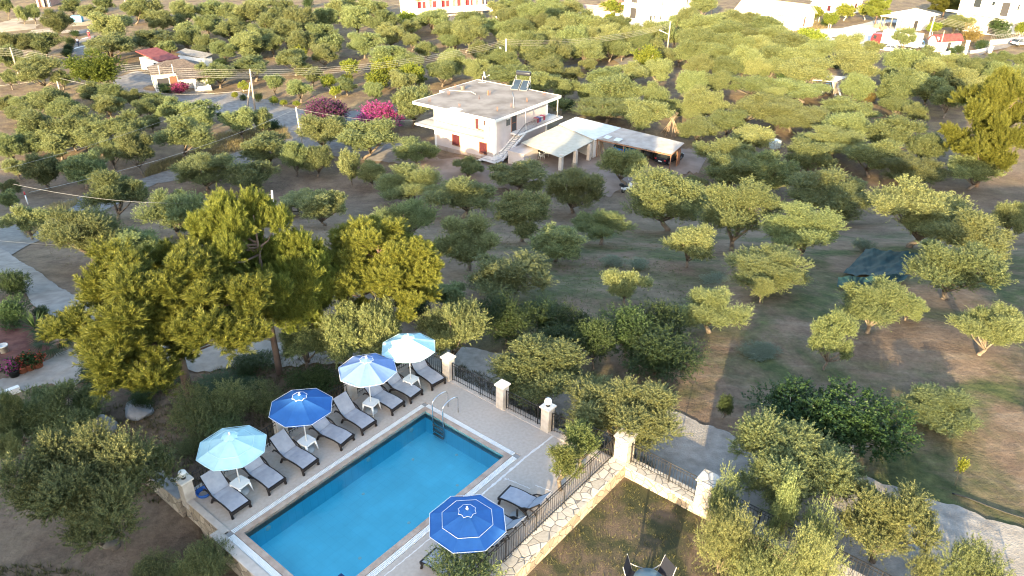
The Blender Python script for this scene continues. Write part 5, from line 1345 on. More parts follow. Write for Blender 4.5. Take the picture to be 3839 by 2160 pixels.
# ------------------------------------------------------------------ poles and wires
polew = M('pole_wood', (0.30, 0.24, 0.19), (0.42, 0.35, 0.28), 3, 0.9, stretch=(1, 1, .2))
polec = M('pole_concrete', (0.46, 0.43, 0.38), (0.56, 0.53, 0.48), 2, 0.9)
def top_at(base, s):
    d = ray(s); t_ = base.y / d[1]; return Vector((d[0] * t_, base.y, CAM_H + d[2] * t_))
def pole(sb, st, label, r=.13, m=None, ins=0, lamp=None, name='utility_pole'):
    b = gp(sb); tp = top_at(b, st)
    t = thing(name, label, 'pole' if name == 'utility_pole' else 'street lamp', b)
    mb = MB(); mb.tube([Vector((0, 0, -.3)), (tp - b) * .5, tp - b], [r, r * .85, r * .65], 8); mb.build('shaft', m or polew, t)
    for i in range(ins):
        c = (tp - b) - Vector((0, 0, .15 + .28 * i)); mb = MB(); mb.tube([c, c + Vector((.12, -.22, .02)), c + Vector((.12, -.22, .16))], .035, 5); mb.build('insulator', greymetal, t)
    if lamp:
        lp = top_at(b, lamp); a0 = Vector((tp - b)); a0.z = (lp - b).z - .6; a0.x *= a0.z / (tp - b).z
        mb = MB(); mb.tube([a0, lp - b], .05, 6); mb.build('lamp_arm', whitemetal, t)
        mb = MB(); dd = ((lp - b) - a0).normalized(); mb.tube([lp - b - dd * .1, lp - b + dd * .5], [.07, .12], 6); mb.build('lamp_head', whitemetal, t)
    return b, tp
p1 = pole(R8(292, 1155), R8(150, 712), 'leaning grey pole at the left edge, carrying five wires', .14, polew, 5)
p2 = pole(R8(908, 1385), R8(843, 1165), 'short pale pole in front of the bright green walnut tree', .14, polec)
p3 = pole(R8(1945, 312), R8(1880, -20), 'tall brown pole left of the far grove', .16, polew)
p4a = pole(T(0, 0, 1928, 845), T(0, 0, 1885, 520), 'main upright pole of the twin-legged frame by the forecourt', .16, polew, 5)
p4b = pole(T(0, 0, 1862, 838), T(0, 0, 1888, 620), 'slanting brace pole of the twin-legged frame by the forecourt', .15, polew)
p5 = pole(T(0, 0, 2290, 1140), T(0, 0, 2232, 808), 'slim pole on the road corner beside the bougainvillea', .12, polec)
p6 = pole(T(1, 0, 1241, 560), T(1, 0, 1243, 292), 'pale lamp pole rising behind the flat-roofed house', .16, polec, 4, T(1, 0, 1212, 374), 'lamp_post')
p7 = pole(T(1, 0, 2452, 440), T(1, 0, 2484, 165), 'tall brown lamp pole in front of the tall white block', .17, polew, 0, T(1, 0, 2418, 235), 'lamp_post')
p8 = pole(R4(1110, 690), R4(1238, 228), 'pale leaning pole with many wires beside the small red-roofed building', .16, polec, 5)
p9 = pole(R4(1285, 835), R4(1380, 462), 'brown pole against the red curved roof', .13, polew)
p10 = pole(R3(1165, 445), R3(1178, 138), 'dark thin pole at the front of the pale-roofed bungalow', .1, greymetal)
p11 = pole(R3(1455, 450), R3(1515, 125), 'dark pole beside the gable of the pale-roofed bungalow', .1, polew)
p12 = pole(R3(1725, 335), R3(1770, 140), 'pale pole between the bungalow and the cane fence', .12, polec)
p13 = pole(R3(1595, 180), R3(1622, 30), 'white pole with insulators behind the bungalow gable', .13, polec)
p14 = pole(R6(615, 285), R6(625, 105), 'pale pole in the grove in front of the faded shed', .12, polec)
p15 = pole(T(0, 1, 2075, 330), T(0, 1, 2052, -12), 'pale pole rising through the tall pine', .12, polec)
p16 = pole(R4(1600, 330), R4(1655, 5), 'thin white flagpole before the white apartment house', .07, whitemetal)
p17 = pole(R3(105, 230), R3(130, 20), 'brown pole beside the tall white block', .12, polew)
t = thing('marker_post', 'short white marker post with a red top near the road', 'post', gp(T(0, 1, 212, 95)))
mb = MB(); mb.tube([(0, 0, 0), (0, 0, 1.0)], .06, 6); mb.build('shaft', white, t); mb = MB(); mb.tube([(0, 0, 1.0), (0, 0, 1.35)], .065, 6); mb.build('red_top', reddoor, t)
wirem = M('aluminium_wire', (.42, .40, .37), rough=.6)
def wire(a, b, sag, label, r=.018, group=None):
    mb = MB(); pts = []
    for i in range(25):
        t_ = i / 24; p = a.lerp(b, t_); p.z -= sag * 4 * t_ * (1 - t_); pts.append(p)
    mb.tube(pts, r * .6, 4, False); return tag(mb.build('overhead_wire', wirem), label, 'wire', group or 'overhead wires')
dn = lambda v, k: v + Vector((.12, -.2, -.1 - .28 * k))
lw_ = p1[1] + (p1[1] - p4a[1]) * .8
for k in range(5):
    o_ = ['topmost', 'second', 'middle', 'fourth', 'lowest'][k]
    wire(dn(p1[1], k), dn(p4a[1], k), .9, o_ + ' of five parallel wires crossing above the white bungalow', .02, 'five wires over the bungalow')
    wire(dn(lw_, k), dn(p1[1], k), .9, o_ + ' of five wires leaving the leaning pole toward the left edge', .02, 'five wires at the left edge')
    if k < 4:
        wire(dn(p4a[1], k), dn(p6[1], k), 1.2, o_ + ' of four wires from the twin-legged frame to the pale lamp pole', .02, 'four wires over the orchard')
        wire(dn(p6[1], k), dn(p7[1], k), 1.2, o_ + ' of four wires between the two lamp poles', .02, 'four wires between the lamp poles')
    far_ = p8[1] + Vector((60, -12, -6)); wire(dn(p8[1], k), dn(far_, k), 1.5, o_ + ' of five wires from the leaning pole past the white apartment house', .02, 'five wires at the right edge')
wire(p2[1] + (p2[1] - p4a[1]) * .6 + Vector((0, 0, -1)), p2[1], .4, 'single thick wire from the short pale pole to the left edge', .03)
wire(p2[1], Vector((p4a[1].x, p4a[1].y, p4a[1].z - 2.9)), 1.5, 'single thick sagging wire from the short pale pole to the twin-legged frame', .03)
lend = gz(T(0, 0, 220, 1452), -4.0)
wire(lend, p5[1] - Vector((0, 0, .2)), .8, 'long wire crossing the left grove up to the slim corner pole', .02)
wire(gz(T(0, 0, -30, 1290), -5.0), Vector((p4a[1].x, p4a[1].y, p4a[1].z - 1.8)), .9, 'long wire crossing the left grove up to the twin-legged frame', .015)
wire(p5[1] - Vector((0, 0, .15)), O + HM @ Vector((-1.1, 11.8, ZF + .3)), .5, 'wire from the slim corner pole to the house balcony', .02)
wire(gz(T(0, 1, -30, 365), 0.5), Vector((p15[1].x, p15[1].y, p15[1].z - 2.6)), 1.0, 'lower wire running from the left edge into the tall pine', .016)
wire(gz(T(0, 1, 100, -60), 0.5), p15[1] - Vector((0, 0, .3)), 1.0, 'upper wire running from the left edge to the pole in the pine', .016)
wire(p14[1], p14[1] + Vector((-60, 6, .3)), 1, 'wire leaving the pole before the faded shed toward the guest house', .02)
# ------------------------------------------------------------------ people on the far lane
def person(s, top, trousers, label, rz, stride):
    p = gp(s)
    t = thing('person', label, 'person', (p.x, p.y, p.z + .06), rz)
    J = dict(pel=(0, 0, .92), ch=(.02, 0, 1.32), nk=(.02, 0, 1.48), hd=(.04, 0, 1.62), tp=(.04, 0, 1.74), ls=(.02, .19, 1.40), le=(-.06, .24, 1.13), lh=(.05 + stride * .1, .25, .90), rs=(.02, -.19, 1.40), re=(.02, -.25, 1.13), rh=(.12 - stride * .1, -.24, .92),
             lp=(0, .09, .88), lk=(.10 * stride + .03, .10, .48), lf=(.14 * stride, .10, .07), lt=(.14 * stride + .17, .10, .04), rp=(0, -.09, .88), rk=(-.08 * stride + .05, -.10, .48), rf=(-.22 * stride, -.10, .08), rt=(-.22 * stride + .16, -.10, .04))
    R_ = dict(pel=.15, ch=.16, nk=.06, hd=.10, tp=.075, ls=.075, le=.05, lh=.04, rs=.075, re=.05, rh=.04, lp=.10, lk=.065, lf=.045, lt=.04, rp=.10, rk=.065, rf=.045, rt=.04)
    E_ = [('pel', 'ch'), ('ch', 'nk'), ('nk', 'hd'), ('hd', 'tp'), ('ch', 'ls'), ('ls', 'le'), ('le', 'lh'), ('ch', 'rs'), ('rs', 're'), ('re', 'rh'), ('pel', 'lp'), ('lp', 'lk'), ('lk', 'lf'), ('lf', 'lt'), ('pel', 'rp'), ('rp', 'rk'), ('rk', 'rf'), ('rf', 'rt')]
    def skin(nm, keys, mul, mat):
        ks = [k for k in J if k in keys]; ix = {k: i for i, k in enumerate(ks)}
        me = bpy.data.meshes.new(nm); me.from_pydata([J[k] for k in ks], [(ix[a], ix[b]) for a, b in E_ if a in ix and b in ix], [])
        o = bpy.data.objects.new(nm, me); COL.objects.link(o); o.parent = t
        m_ = o.modifiers.new('skin', 'SKIN'); m_.use_smooth_shade = True
        for i, k in enumerate(ks):
            sv = me.skin_vertices[0].data[i]; sv.radius = (R_[k] * mul, R_[k] * mul); sv.use_root = (i == 0)
        sb = o.modifiers.new('sub', 'SUBSURF'); sb.levels = sb.render_levels = 1
        me.materials.append(mat); return o
    skin('body', list(J), 1.0, M('skin', (.45, .27, .19)))
    skin('shirt', ['pel', 'ch', 'ls', 'le', 'rs', 're'], 1.16, top)
    skin('trousers', ['pel', 'lp', 'lk', 'lf', 'rp', 'rk', 'rf'], 1.2, trousers)
    mb = MB(); mb.lathe([(.001, .13), (.07, .11), (.112, .04), (.11, -.03)], (.03, 0, 1.66), 10); mb.build('hair', M('dark_hair', (.03, .02, .015)), t)
    return t
person(R8(1190, 705), M('white_shirt', (.70, .70, .70)), M('navy_trousers', (.03, .04, .08)), 'walker in a white top and dark trousers on the far lane', rad(80), 1)
person(R8(1358, 590), M('red_shirt', (.35, .03, .05)), M('red_shorts', (.30, .05, .07)), 'walker in red clothes farther up the far lane', rad(85), -.7)
# bucket and pots in the left garden
def pot(s, r, h, c, label, nm='flower_pot'):
    p = gp(s); t = thing(nm, label, 'pot' if nm != 'bucket' else 'bucket', p, 0, 'flower pots along the drive' if nm != 'bucket' else None)
    mb = MB(); mb.lathe([(.001, 0), (r * .75, 0), (r, h), (r * 1.08, h), (r * 1.08, h * .9), (r, h * .9)], n=12) if False else mb.lathe([(.001, 0), (r * .75, 0), (r, h * .88), (r * 1.1, h * .88), (r * 1.1, h), (r * .95, h), (r * .9, h * .8), (.001, h * .8)], n=14); mb.build('vessel', c, t)
    return t, p
terra = M('terracotta', (.40, .12, .06), (.5, .18, .10), 4)
pot(T(0, 1, 38, 1215), .2, .42, M('bucket_white', (.50, .50, .48)), 'large white bucket in the red earth garden at the left edge', 'bucket')
POTS = []
for s, c, lb in (((115, 1395), blk, 'black pot of pink flowers, lowest of the row along the drive'), ((178, 1365), terra, 'terracotta pot of red flowers, second of the row along the drive'), ((235, 1345), terra, 'terracotta pot of bushy leaves, third of the row along the drive'), ((295, 1325), terra, 'bright terracotta pot at the upper end of the row along the drive')):
    POTS.append(pot(T(0, 1, *s), .22, .36, c, lb))
# rocks by the pines
rockm = M('grey_rock', (.20, .20, .205), (.36, .36, .37), 1.5, .95, .8, 5)
def rock(s, sx, sy, sz, label, seed):
    p = gp(s); rnd = random.Random(seed); bm = bmesh.new(); bmesh.ops.create_icosphere(bm, subdivisions=3, radius=1)
    sd = [(Vector((rnd.uniform(-1, 1), rnd.uniform(-1, 1), rnd.uniform(-1, 1))).normalized(), rnd.uniform(.55, .95)) for _ in range(14)]
    for v in bm.verts:
        for n_, d in sd:
            e = v.co.dot(n_) - d
            if e > 0: v.co -= n_ * e
        v.co = Vector((v.co.x * sx, v.co.y * sy, v.co.z * sz))
    me = bpy.data.meshes.new('rock'); bm.to_mesh(me); bm.free(); me.materials.append(rockm); o = bpy.data.objects.new('rock', me); COL.objects.link(o); o.location = p; o.rotation_euler.z = rnd.uniform(0, 3); tag(o, label, 'rock')
rock(T(0, 2, 1030, 200), .8, .6, .45, 'big pale grey rock under the pines', 3); rock(T(0, 2, 790, 330), .75, .6, .7, 'dark flat-topped rock above the big near olive', 5); rock(T(0, 2, 1255, 575), .25, .2, .2, 'small stone on the end of the grey-topped garden wall', 8)
#@@PART6
# ------------------------------------------------------------------ vegetation
def unit(v): return v / np.maximum(np.linalg.norm(v, axis=-1, keepdims=True), 1e-9)
def np_mesh(name, V, nper, mat, mats=None, mi=None):
    me = bpy.data.meshes.new(name); n_ = len(V); nf = n_ // nper
    me.vertices.add(n_); me.vertices.foreach_set('co', V.astype(np.float32).ravel())
    me.loops.add(n_); me.loops.foreach_set('vertex_index', np.arange(n_, dtype=np.int32))
    me.polygons.add(nf); me.polygons.foreach_set('loop_start', np.arange(0, n_, nper, dtype=np.int32))
    for m_ in (mats or [mat]): me.materials.append(m_)
    if mi is not None: me.polygons.foreach_set('material_index', mi.astype(np.int32))
    me.update(calc_edges=True); return me
def leaves(rng, C_, Rr, shoots, nl, ll, lw, up=.5, spread=.9, core=.6, slen=1.0, fwd=.5, flat=0.0):
    P_ = len(C_)
    c = np.repeat(C_, shoots, 0); r = np.repeat(Rr, shoots)[:, None]
    dv = unit(rng.normal(size=c.shape)); o = c + dv * r * core * rng.random((len(c), 1)) ** (1 / 3)
    d = unit(dv * .8 + np.array([0, 0, up]) + rng.normal(size=c.shape) * .3)
    L = r * slen * rng.uniform(.5, 1.25, (len(c), 1))
    o = np.repeat(o, nl, 0); d = np.repeat(d, nl, 0); L = np.repeat(L, nl, 0)
    t_ = rng.random((len(o), 1)) ** .8
    p = o + d * L * t_
    rv = unit(rng.normal(size=p.shape)); ld = unit(d * fwd + rv * spread)
    if flat: ld = unit(ld * np.array([1, 1, 1 - flat]))
    sd_ = unit(np.cross(ld, unit(rng.normal(size=p.shape) + np.array([0, 0, flat * 4]))))
    s = rng.uniform(.7, 1.3, (len(p), 1))
    l_, w_ = ll * s, lw * s
    return np.stack([p, p + ld * l_ * .5 + sd_ * w_ * .5, p + ld * l_, p + ld * l_ * .5 - sd_ * w_ * .5], 1).reshape(-1, 3)
def scatter_puffs(rng, n, cz, rx, rz, shell=.45, mind=.14, bottom=.0):
    out = []
    tries = 0
    while len(out) < n and tries < 4000:
        tries += 1
        v = unit(rng.normal(size=3)); q = v * (shell + (1 - shell) * rng.random())
        if q[2] < -.75: continue
        p = np.array([q[0] * rx, q[1] * rx, cz + q[2] * rz])
        if p[2] < bottom: continue
        if all(np.linalg.norm(p - x) > mind for x in out): out.append(p)
    return np.array(out)
def trunk_mesh(name, rng, C_, base_h, r0, mat, nl=4, lean=.05, forks=True, straight=False):
    mb = MB(); top = Vector((rng.normal() * lean, rng.normal() * lean, base_h))
    mb.tube([(0, 0, -.12), (rng.normal() * lean * .3, rng.normal() * lean * .3, base_h * .3), top * .72, top], [r0 * 1.7, r0 * 1.05, r0 * .85, r0 * .75], 7)
    idx = rng.permutation(len(C_))[:max(nl, 1)]
    for i in idx:
        e = Vector(C_[i]); m1 = top.lerp(e, .45) + Vector((rng.normal() * .02, rng.normal() * .02, -.02))
        mb.tube([top * .96, m1, e], [r0 * .62, r0 * .36, r0 * .12], 5)
        for j in idx[:2]:
            pass
    me_o = mb.build(name, mat); me = me_o.data; bpy.data.objects.remove(me_o); return me
def norm(V, C_):
    V = V.copy(); C_ = np.array(C_, float).copy()
    for ax in (0, 1):
        lo, hi = np.percentile(V[:, ax], (1.0, 99.0)); sc_ = 1 / (hi - lo); c0 = (lo + hi) / 2
        V[:, ax] = (V[:, ax] - c0) * sc_; C_[:, ax] = (C_[:, ax] - c0) * sc_
    zt_ = np.percentile(V[:, 2], 99.3); V[:, 2] /= zt_; C_[:, 2] /= zt_
    return V, C_
bark = M('olive_bark', (0.10, 0.075, 0.055), (0.22, 0.18, 0.14), 8, 0.95, 0.6, 30)
pbark = M('pine_bark', (0.10, 0.065, 0.05), (0.20, 0.14, 0.11), 6, 0.95, 0.6, 20)
whitebark = M('limewashed_bark', (0.50, 0.48, 0.45), (0.30, 0.25, 0.2), 2, 0.9)
LM = dict(
    olive=leaf_mat('olive_leaf', (0.080, 0.108, 0.044), (0.275, 0.285, 0.112), .30),
    pine=leaf_mat('pine_needle', (0.058, 0.078, 0.014), (0.245, 0.240, 0.044), .28),
    walnut=leaf_mat('walnut_leaf', (0.07, 0.115, 0.018), (0.21, 0.26, 0.045), .4),
    lemon=leaf_mat('citrus_leaf', (0.08, 0.12, 0.018), (0.33, 0.34, 0.05), .4),
    dark=leaf_mat('dark_leaf', (0.025, 0.045, 0.016), (0.075, 0.105, 0.035), .3),
    fig=leaf_mat('fig_leaf', (0.016, 0.038, 0.011), (0.055, 0.088, 0.024), .28),
    boug=leaf_mat('bougainvillea_bract', (0.26, 0.015, 0.13), (0.60, 0.08, 0.32), .35),
    purple=leaf_mat('purple_bract', (0.10, 0.015, 0.08), (0.22, 0.045, 0.16), .3),
    weed=leaf_mat('grey_weed', (0.09, 0.115, 0.07), (0.19, 0.22, 0.15), .35),
    ochre=leaf_mat('ochre_leaf', (0.16, 0.11, 0.03), (0.30, 0.21, 0.07), .35),
    red=leaf_mat('red_petal', (0.35, 0.02, 0.02), (0.5, 0.06, 0.08), .3))
PROTO = {}
def proto(kind, lod, seed):
    key = (kind, lod, seed)
    if key in PROTO: return PROTO[key]
    rng = np.random.default_rng(hash((lod, seed)) % 1000 + {'olive': 1, 'pine': 2, 'pinehigh': 15, 'walnut': 3, 'lemon': 4, 'pom': 5, 'fig': 6, 'shrub': 7, 'boug': 8, 'purple': 9, 'cypress': 10, 'weed': 11, 'ochre': 12, 'bush': 13, 'sapling': 14}.get(kind, 0) * 1000)
    q = {-1: (5.5, .46), 0: (2.8, .62), 1: (1.1, .95), 2: (.5, 1.45)}[lod]
    n_ = lambda x: max(2, int(x * q[0] ** .5)); s_ = q[1]
    tr = bark; R_ = 1
    if kind == 'olive':
        nl_ = int(rng.integers(9, 13))
        LB = scatter_puffs(rng, nl_, .54, .31, .28, .4, .19, .24)
        C_, Rr = [], []
        for c in LB:
            R0 = rng.uniform(.13, .20)
            for _ in range(int(rng.integers(4, 7))):
                v = unit(rng.normal(size=3) + np.array([0, 0, .35])); C_.append(c + v * R0 * rng.uniform(.35, .85) * np.array([1, 1, .85])); Rr.append(rng.uniform(.055, .105))
        C_, Rr = np.array(C_), np.array(Rr)
        if lod <= 0: V = leaves(rng, C_, Rr, n_(58), n_(18), .028 * s_, .0085 * s_, 1.05, .65, .75, 1.3, .7)
        else: V = leaves(rng, C_, Rr, n_(62), n_(18), .030 * s_, .0088 * s_, .95, .75, .75, 1.2, .6)
        V, C_ = norm(V, C_); m_ = LM['olive']; T_ = trunk_mesh('trunk', rng, C_, .12 if lod < 0 else .18, .040, tr, 8)
    elif kind in ('pine', 'pinehigh'):
        zlo = .33 if kind == 'pine' else .44; zm = (zlo + 1) / 2 - .04
        z = rng.uniform(zlo, .97, 80); C_ = []
        for i, zz in enumerate(z):
            a = i * 2.4 + rng.normal() * .3; rr = .42 * math.sqrt(max(.02, 1 - ((zz - zm) / (1.0 - zm)) ** 2)) * rng.uniform(.2, 1.05)
            C_.append((rr * math.cos(a), rr * math.sin(a), zz + rng.normal() * .02))
        LB = []
        for c in C_:
            if all(np.linalg.norm(np.array(c) - x) > .12 for x in LB): LB.append(np.array(c))
        K_, Rr = [], []
        for c in LB:
            R0 = rng.uniform(.085, .13)
            for _ in range(7):
                v = unit(rng.normal(size=3) + np.array([0, 0, .3])); K_.append(c + v * R0 * rng.uniform(.2, .85)); Rr.append(rng.uniform(.04, .072))
        Rr = np.array(Rr)
        V = leaves(rng, np.array(K_), Rr, n_(26), n_(44), .034 * s_, .0032 * s_, 1.0, .65, .6, 1.0, .9)
        C_ = np.array(LB)
        V, C_ = norm(V, C_); m_ = LM['pine']
        mb = MB(); mb.tube([(0, 0, -.1), (.01, .01, .3), (-.01, .01, .6), (.0, .0, .93)], [.036, .027, .018, .005], 8)
        for c in C_:
            zb = max(.15, c[2] - rng.uniform(.05, .16)); mb.tube([(0, 0, zb), Vector((c[0] * .55, c[1] * .55, zb + .02)), c], [.007, .005, .002], 5)
        o = mb.build('trunk', pbark); T_ = o.data; bpy.data.objects.remove(o)
    elif kind in ('walnut', 'lemon'):
        C_ = scatter_puffs(rng, 22, .60, .37, .30, .4, .14, .25); Rr = rng.uniform(.12, .17, len(C_))
        V = leaves(rng, C_, Rr, n_(44), n_(14), .042 * s_, .022 * s_, .35, 1.0, .85, .7, .4)
        V, C_ = norm(V, C_); m_ = LM[kind]; T_ = trunk_mesh('trunk', rng, C_, .24, .035, whitebark if kind == 'lemon' else bark, 5)
    elif kind == 'pom':
        C_ = scatter_puffs(rng, 22, .58, .36, .33, .35, .13, .22); Rr = rng.uniform(.11, .17, len(C_))
        V = leaves(rng, C_, Rr, n_(60), n_(15), .028 * s_, .013 * s_, .55, .9, .8, 1.0, .5)
        V, C_ = norm(V, C_); m_ = LM['dark']; T_ = trunk_mesh('trunk', rng, C_, .2, .028, bark, 8)
    elif kind == 'fig':
        C_ = scatter_puffs(rng, 26, .60, .40, .27, .5, .12, .22); Rr = rng.uniform(.09, .14, len(C_))
        V = leaves(rng, C_, Rr, n_(26), n_(11), .040 * s_, .026 * s_, .6, 1.0, .9, 1.1, .6, .3)
        V, C_ = norm(V, C_); m_ = LM['fig']; T_ = trunk_mesh('trunk', rng, C_, .2, .03, M('fig_bark', (.28, .26, .24), (.38, .36, .34), 4), 14)
    elif kind in ('shrub', 'bush', 'weed', 'ochre'):
        C_ = scatter_puffs(rng, 20, .42, .36, .34, .3, .13, .06); Rr = rng.uniform(.13, .19, len(C_))
        a = {'shrub': (60, 15, .030, .015, .3), 'bush': (60, 16, .032, .009, .7), 'weed': (40, 14, .05, .007, 1.2), 'ochre': (50, 14, .03, .012, .5)}[kind]
        V = leaves(rng, C_, Rr, n_(a[0]), n_(a[1]), a[2] * s_, a[3] * s_, a[4], .85, .8, .9, .6)
        V, C_ = norm(V, C_); m_ = LM[{'shrub': 'dark', 'bush': 'olive', 'weed': 'weed', 'ochre': 'ochre'}[kind]]; T_ = trunk_mesh('trunk', rng, C_, .12, .02, bark, 8)
    elif kind in ('boug', 'purple'):
        C_ = scatter_puffs(rng, 24, .55, .38, .34, .4, .12, .15); Rr = rng.uniform(.10, .16, len(C_))
        V = leaves(rng, C_, Rr, n_(46), n_(14), .034 * s_, .024 * s_, .3, 1.0, .9, 1.0, .4)
        V, C_ = norm(V, C_); m_ = LM[kind]; T_ = trunk_mesh('trunk', rng, C_, .2, .02, bark, 6); R_ = 2
    elif kind == 'cypress':
        zz = np.linspace(.12, .95, 26); C_ = np.stack([rng.normal(size=26) * .12, rng.normal(size=26) * .12, zz], 1); Rr = .34 * np.sqrt(np.clip(1 - ((zz - .4) / .62) ** 2, .05, 1))
        V = leaves(rng, C_, Rr, n_(40), n_(14), .04 * s_, .015 * s_, 1.2, .7, .8, .4, .6); m_ = LM['dark']; T_ = trunk_mesh('trunk', rng, C_, .1, .03, bark, 1)
    elif kind == 'sapling':
        C_ = scatter_puffs(rng, 9, .78, .30, .16, .3, .12, .5); Rr = rng.uniform(.12, .2, len(C_))
        V = leaves(rng, C_, Rr, n_(26), n_(12), .05 * s_, .028 * s_, .4, .9, .8, .9, .5); V, C_ = norm(V, C_); m_ = LM['lemon']; T_ = trunk_mesh('trunk', rng, C_, .55, .018, bark, 4)
    mats, mi = [m_], None
    if R_ == 2:
        mats = [m_, LM['dark']]; mi = (rng.random(len(V) // 4) < .40).astype(int)
    PROTO[key] = (np_mesh('crown', V, 4, m_, mats, mi), T_, V[rng.integers(0, len(V), 1200)])
    return PROTO[key]
PLANTS = []
SPEC = dict(olive=('olive_tree', 'olive tree'), pine=('pine_tree', 'pine tree'), pinehigh=('pine_tree', 'pine tree'), walnut=('walnut_tree', 'tree'), lemon=('citrus_tree', 'citrus tree'), pom=('pomegranate_tree', 'tree'), fig=('fig_tree', 'fig tree'),
            shrub=('shrub', 'shrub'), bush=('olive_bush', 'shrub'), weed=('weed_clump', 'weed'), ochre=('shrub', 'shrub'), boug=('bougainvillea', 'bougainvillea'), purple=('bougainvillea', 'bougainvillea'), cypress=('cypress_tree', 'cypress'), sapling=('sapling', 'sapling'))
NV = {'olive': 6}
_cnt = [0]
def plant(kind, cs, wS, hS, bS=None, label=None, group=None, lod=None, wz=1.0):
    """cs: crown centre pixel, wS, hS: crown box in photograph pixels, bS: pixel of the stem's foot."""
    groundy = kind in ('shrub', 'bush', 'weed', 'ochre', 'boug', 'purple', 'cypress')
    by = bS[1] if bS else cs[1] + hS * (.46 if groundy else .60)
    p = gp((cs[0], by)); k_ = kpx(p)
    wd = wS / k_ / (1.06 if kind[:4] != 'pine' else 1.0)
    lo, hi = .2, 40.0; ty = cs[1] - hS / 2
    for _ in range(30):
        m_ = (lo + hi) / 2
        if proj((p.x, p.y + .10 * wd, p.z + m_))[1] < ty: hi = m_
        else: lo = m_
    H_ = lo * wz
    px = wS * 1024 / 3840
    lod = lod if lod is not None else (-1 if px > 95 and kind in ('olive', 'bush') else 0 if px > 52 else 1 if px > 22 else 2)
    _cnt[0] += 1
    nv = {-1: 4, 0: 5, 1: 6, 2: 6}[lod] if kind == 'olive' else 3
    C_, T_, S_ = proto(kind, lod, _cnt[0] % nv)
    nm, cat = SPEC[kind]
    by0 = by; rz_ = random.uniform(0, 6.28); c_, s_ = math.cos(rz_), math.sin(rz_)
    X_ = S_[:, 0] * c_ - S_[:, 1] * s_; Y_ = S_[:, 0] * s_ + S_[:, 1] * c_
    for _ in range(7):                      # settle size so that the crown fills its box
        Q = np.stack([p.x + X_ * wd, p.y + Y_ * wd, p.z + S_[:, 2] * H_ - CAM_H], 1)
        zc = Q @ FW; px_ = 1920 + FPX * (Q @ CX) / zc; py_ = 1080 - FPX * (Q @ CY) / zc
        x0, x1 = np.percentile(px_, (1, 99)); y0 = np.percentile(py_, .5 if kind[:4] != 'pine' else .2)
        wd *= min(1.5, max(.6, (1.05 if cs[1] < 560 and kind == 'olive' else 1.0) * wS / (x1 - x0)))
        if kind in ('olive', 'lemon', 'walnut') and not bS and cs[1] < 640 and H_ < .88 * wd and by < by0 + 34: by += min(40, (.88 * wd - H_) * k_ * .9); k_ = kpx(gp((cs[0], by)))
        H_ = max(.25, H_ + (y0 - (cs[1] - hS / 2)) / k_ / 1.0 * .9)
        g_ = gp((cs[0], by)); p = Vector((p.x, g_.y, g_.z)); p.x += (cs[0] - (x0 + x1) / 2) / k_ * .8; p.z = float(tz(p.x, p.y))
    t = thing(nm, label or '', cat, p - Vector((0, 0, .03)), rz_)
    t.scale = (wd, wd, H_)
    for n_, me in (('crown', C_), ('trunk', T_)):
        o = bpy.data.objects.new(n_, me); COL.objects.link(o); o.parent = t
    if group: t['group'] = group
    PLANTS.append((t, kind, (cs[0], by), wd, H_))
    return t
def lst(c, r, kind, txt):
    for ln in txt.replace('\n', ';').split(';'):
        a = [float(x) for x in ln.split()]
        if len(a) < 4: continue
        s = T(c, r, a[0], a[1]); f = 1 / 2.0125
        plant(kind, s, a[2] * f, a[3] * f, T(c, r, a[0], a[4]) if len(a) > 4 else None)
lst(0, 0, 'olive', '''1370 1030 400 290 1195;1020 1130 260 270 1310;1540 1290 420 260 1440;2010 1130 360 250 1265;2230 1190 190 230 1330;2400 1210 200 210 1340;1800 930 250 230 1055;1975 890 130 140 1030;2430 1000 290 250 1150
1900 1335 330 220;330 1290 330 250 1430;620 1290 330 260 1420;820 1160 260 200;750 1040 320 230;930 930 280 180;440 1080 300 210;230 1060 260 200;80 1120 220 200;300 930 300 180;150 860 200 150;600 900 300 180;820 800 220 160
680 695 170 150;820 705 200 140;1010 745 180 140;1110 825 200 160;1300 815 210 160;1500 875 240 220;1160 760 150 120;380 745 240 150;200 775 220 150;120 1270 190 140;70 1420 160 130;1130 925 130 110;40 785 130 120;480 820 220 150;540 990 200 130
300 545 330 230 695;110 330 220 150;330 335 240 180;430 170 220 190;60 440 180 180;230 475 170 150;460 600 130 130;60 590 130 130;245 100 95 130 185;160 115 100 130 190;40 60 100 150;530 50 140 110;700 105 190 130 180;830 210 270 210 345;830 360 330 230 470
1150 310 330 170 395;1220 150 210 140;1340 150 120 80;1390 60 180 100;1110 120 110 110;1560 185 180 140;1730 215 200 140;1600 50 200 80;1560 335 170 140;1690 385 180 140;1420 290 170 120;1410 220 160 100;1510 395 110 100;1250 370 140 120;1890 470 220 110;1850 300 200 110;1960 250 180 120
2150 230 220 170;1930 350 160 110;2040 310 160 100;2200 445 190 150 570;2450 410 180 150 520;2280 300 180 110;2420 240 200 120;2490 330 160 120;2260 130 220 130;2050 120 170 110;1870 80 200 120;2450 140 180 140;2130 40 180 80;1950 40 160 80 115;1720 70 150 90;1800 150 150 100;2540 60 160 120;1010 30 170 80;780 20 140 80;1130 40 160 70;2070 620 130 110 720;2260 660 170 110 775;2360 565 130 110 650;2290 505 110 80;1640 560 240 170 665;1510 550 90 140 650''')
lst(0, 0, 'walnut', '700 530 400 300 700')
lst(0, 0, 'lemon', '''1835 640 80 60 690;2480 620 110 120;2530 690 80 80;2250 370 120 60''')
lst(0, 0, 'shrub', '''560 255 70 60;530 310 80 70;515 360 80 70;500 405 80 70;1665 875 55 60;2065 945 85 85;1945 735 65 75;1835 735 50 55;1660 470 110 60;1250 670 120 80''')
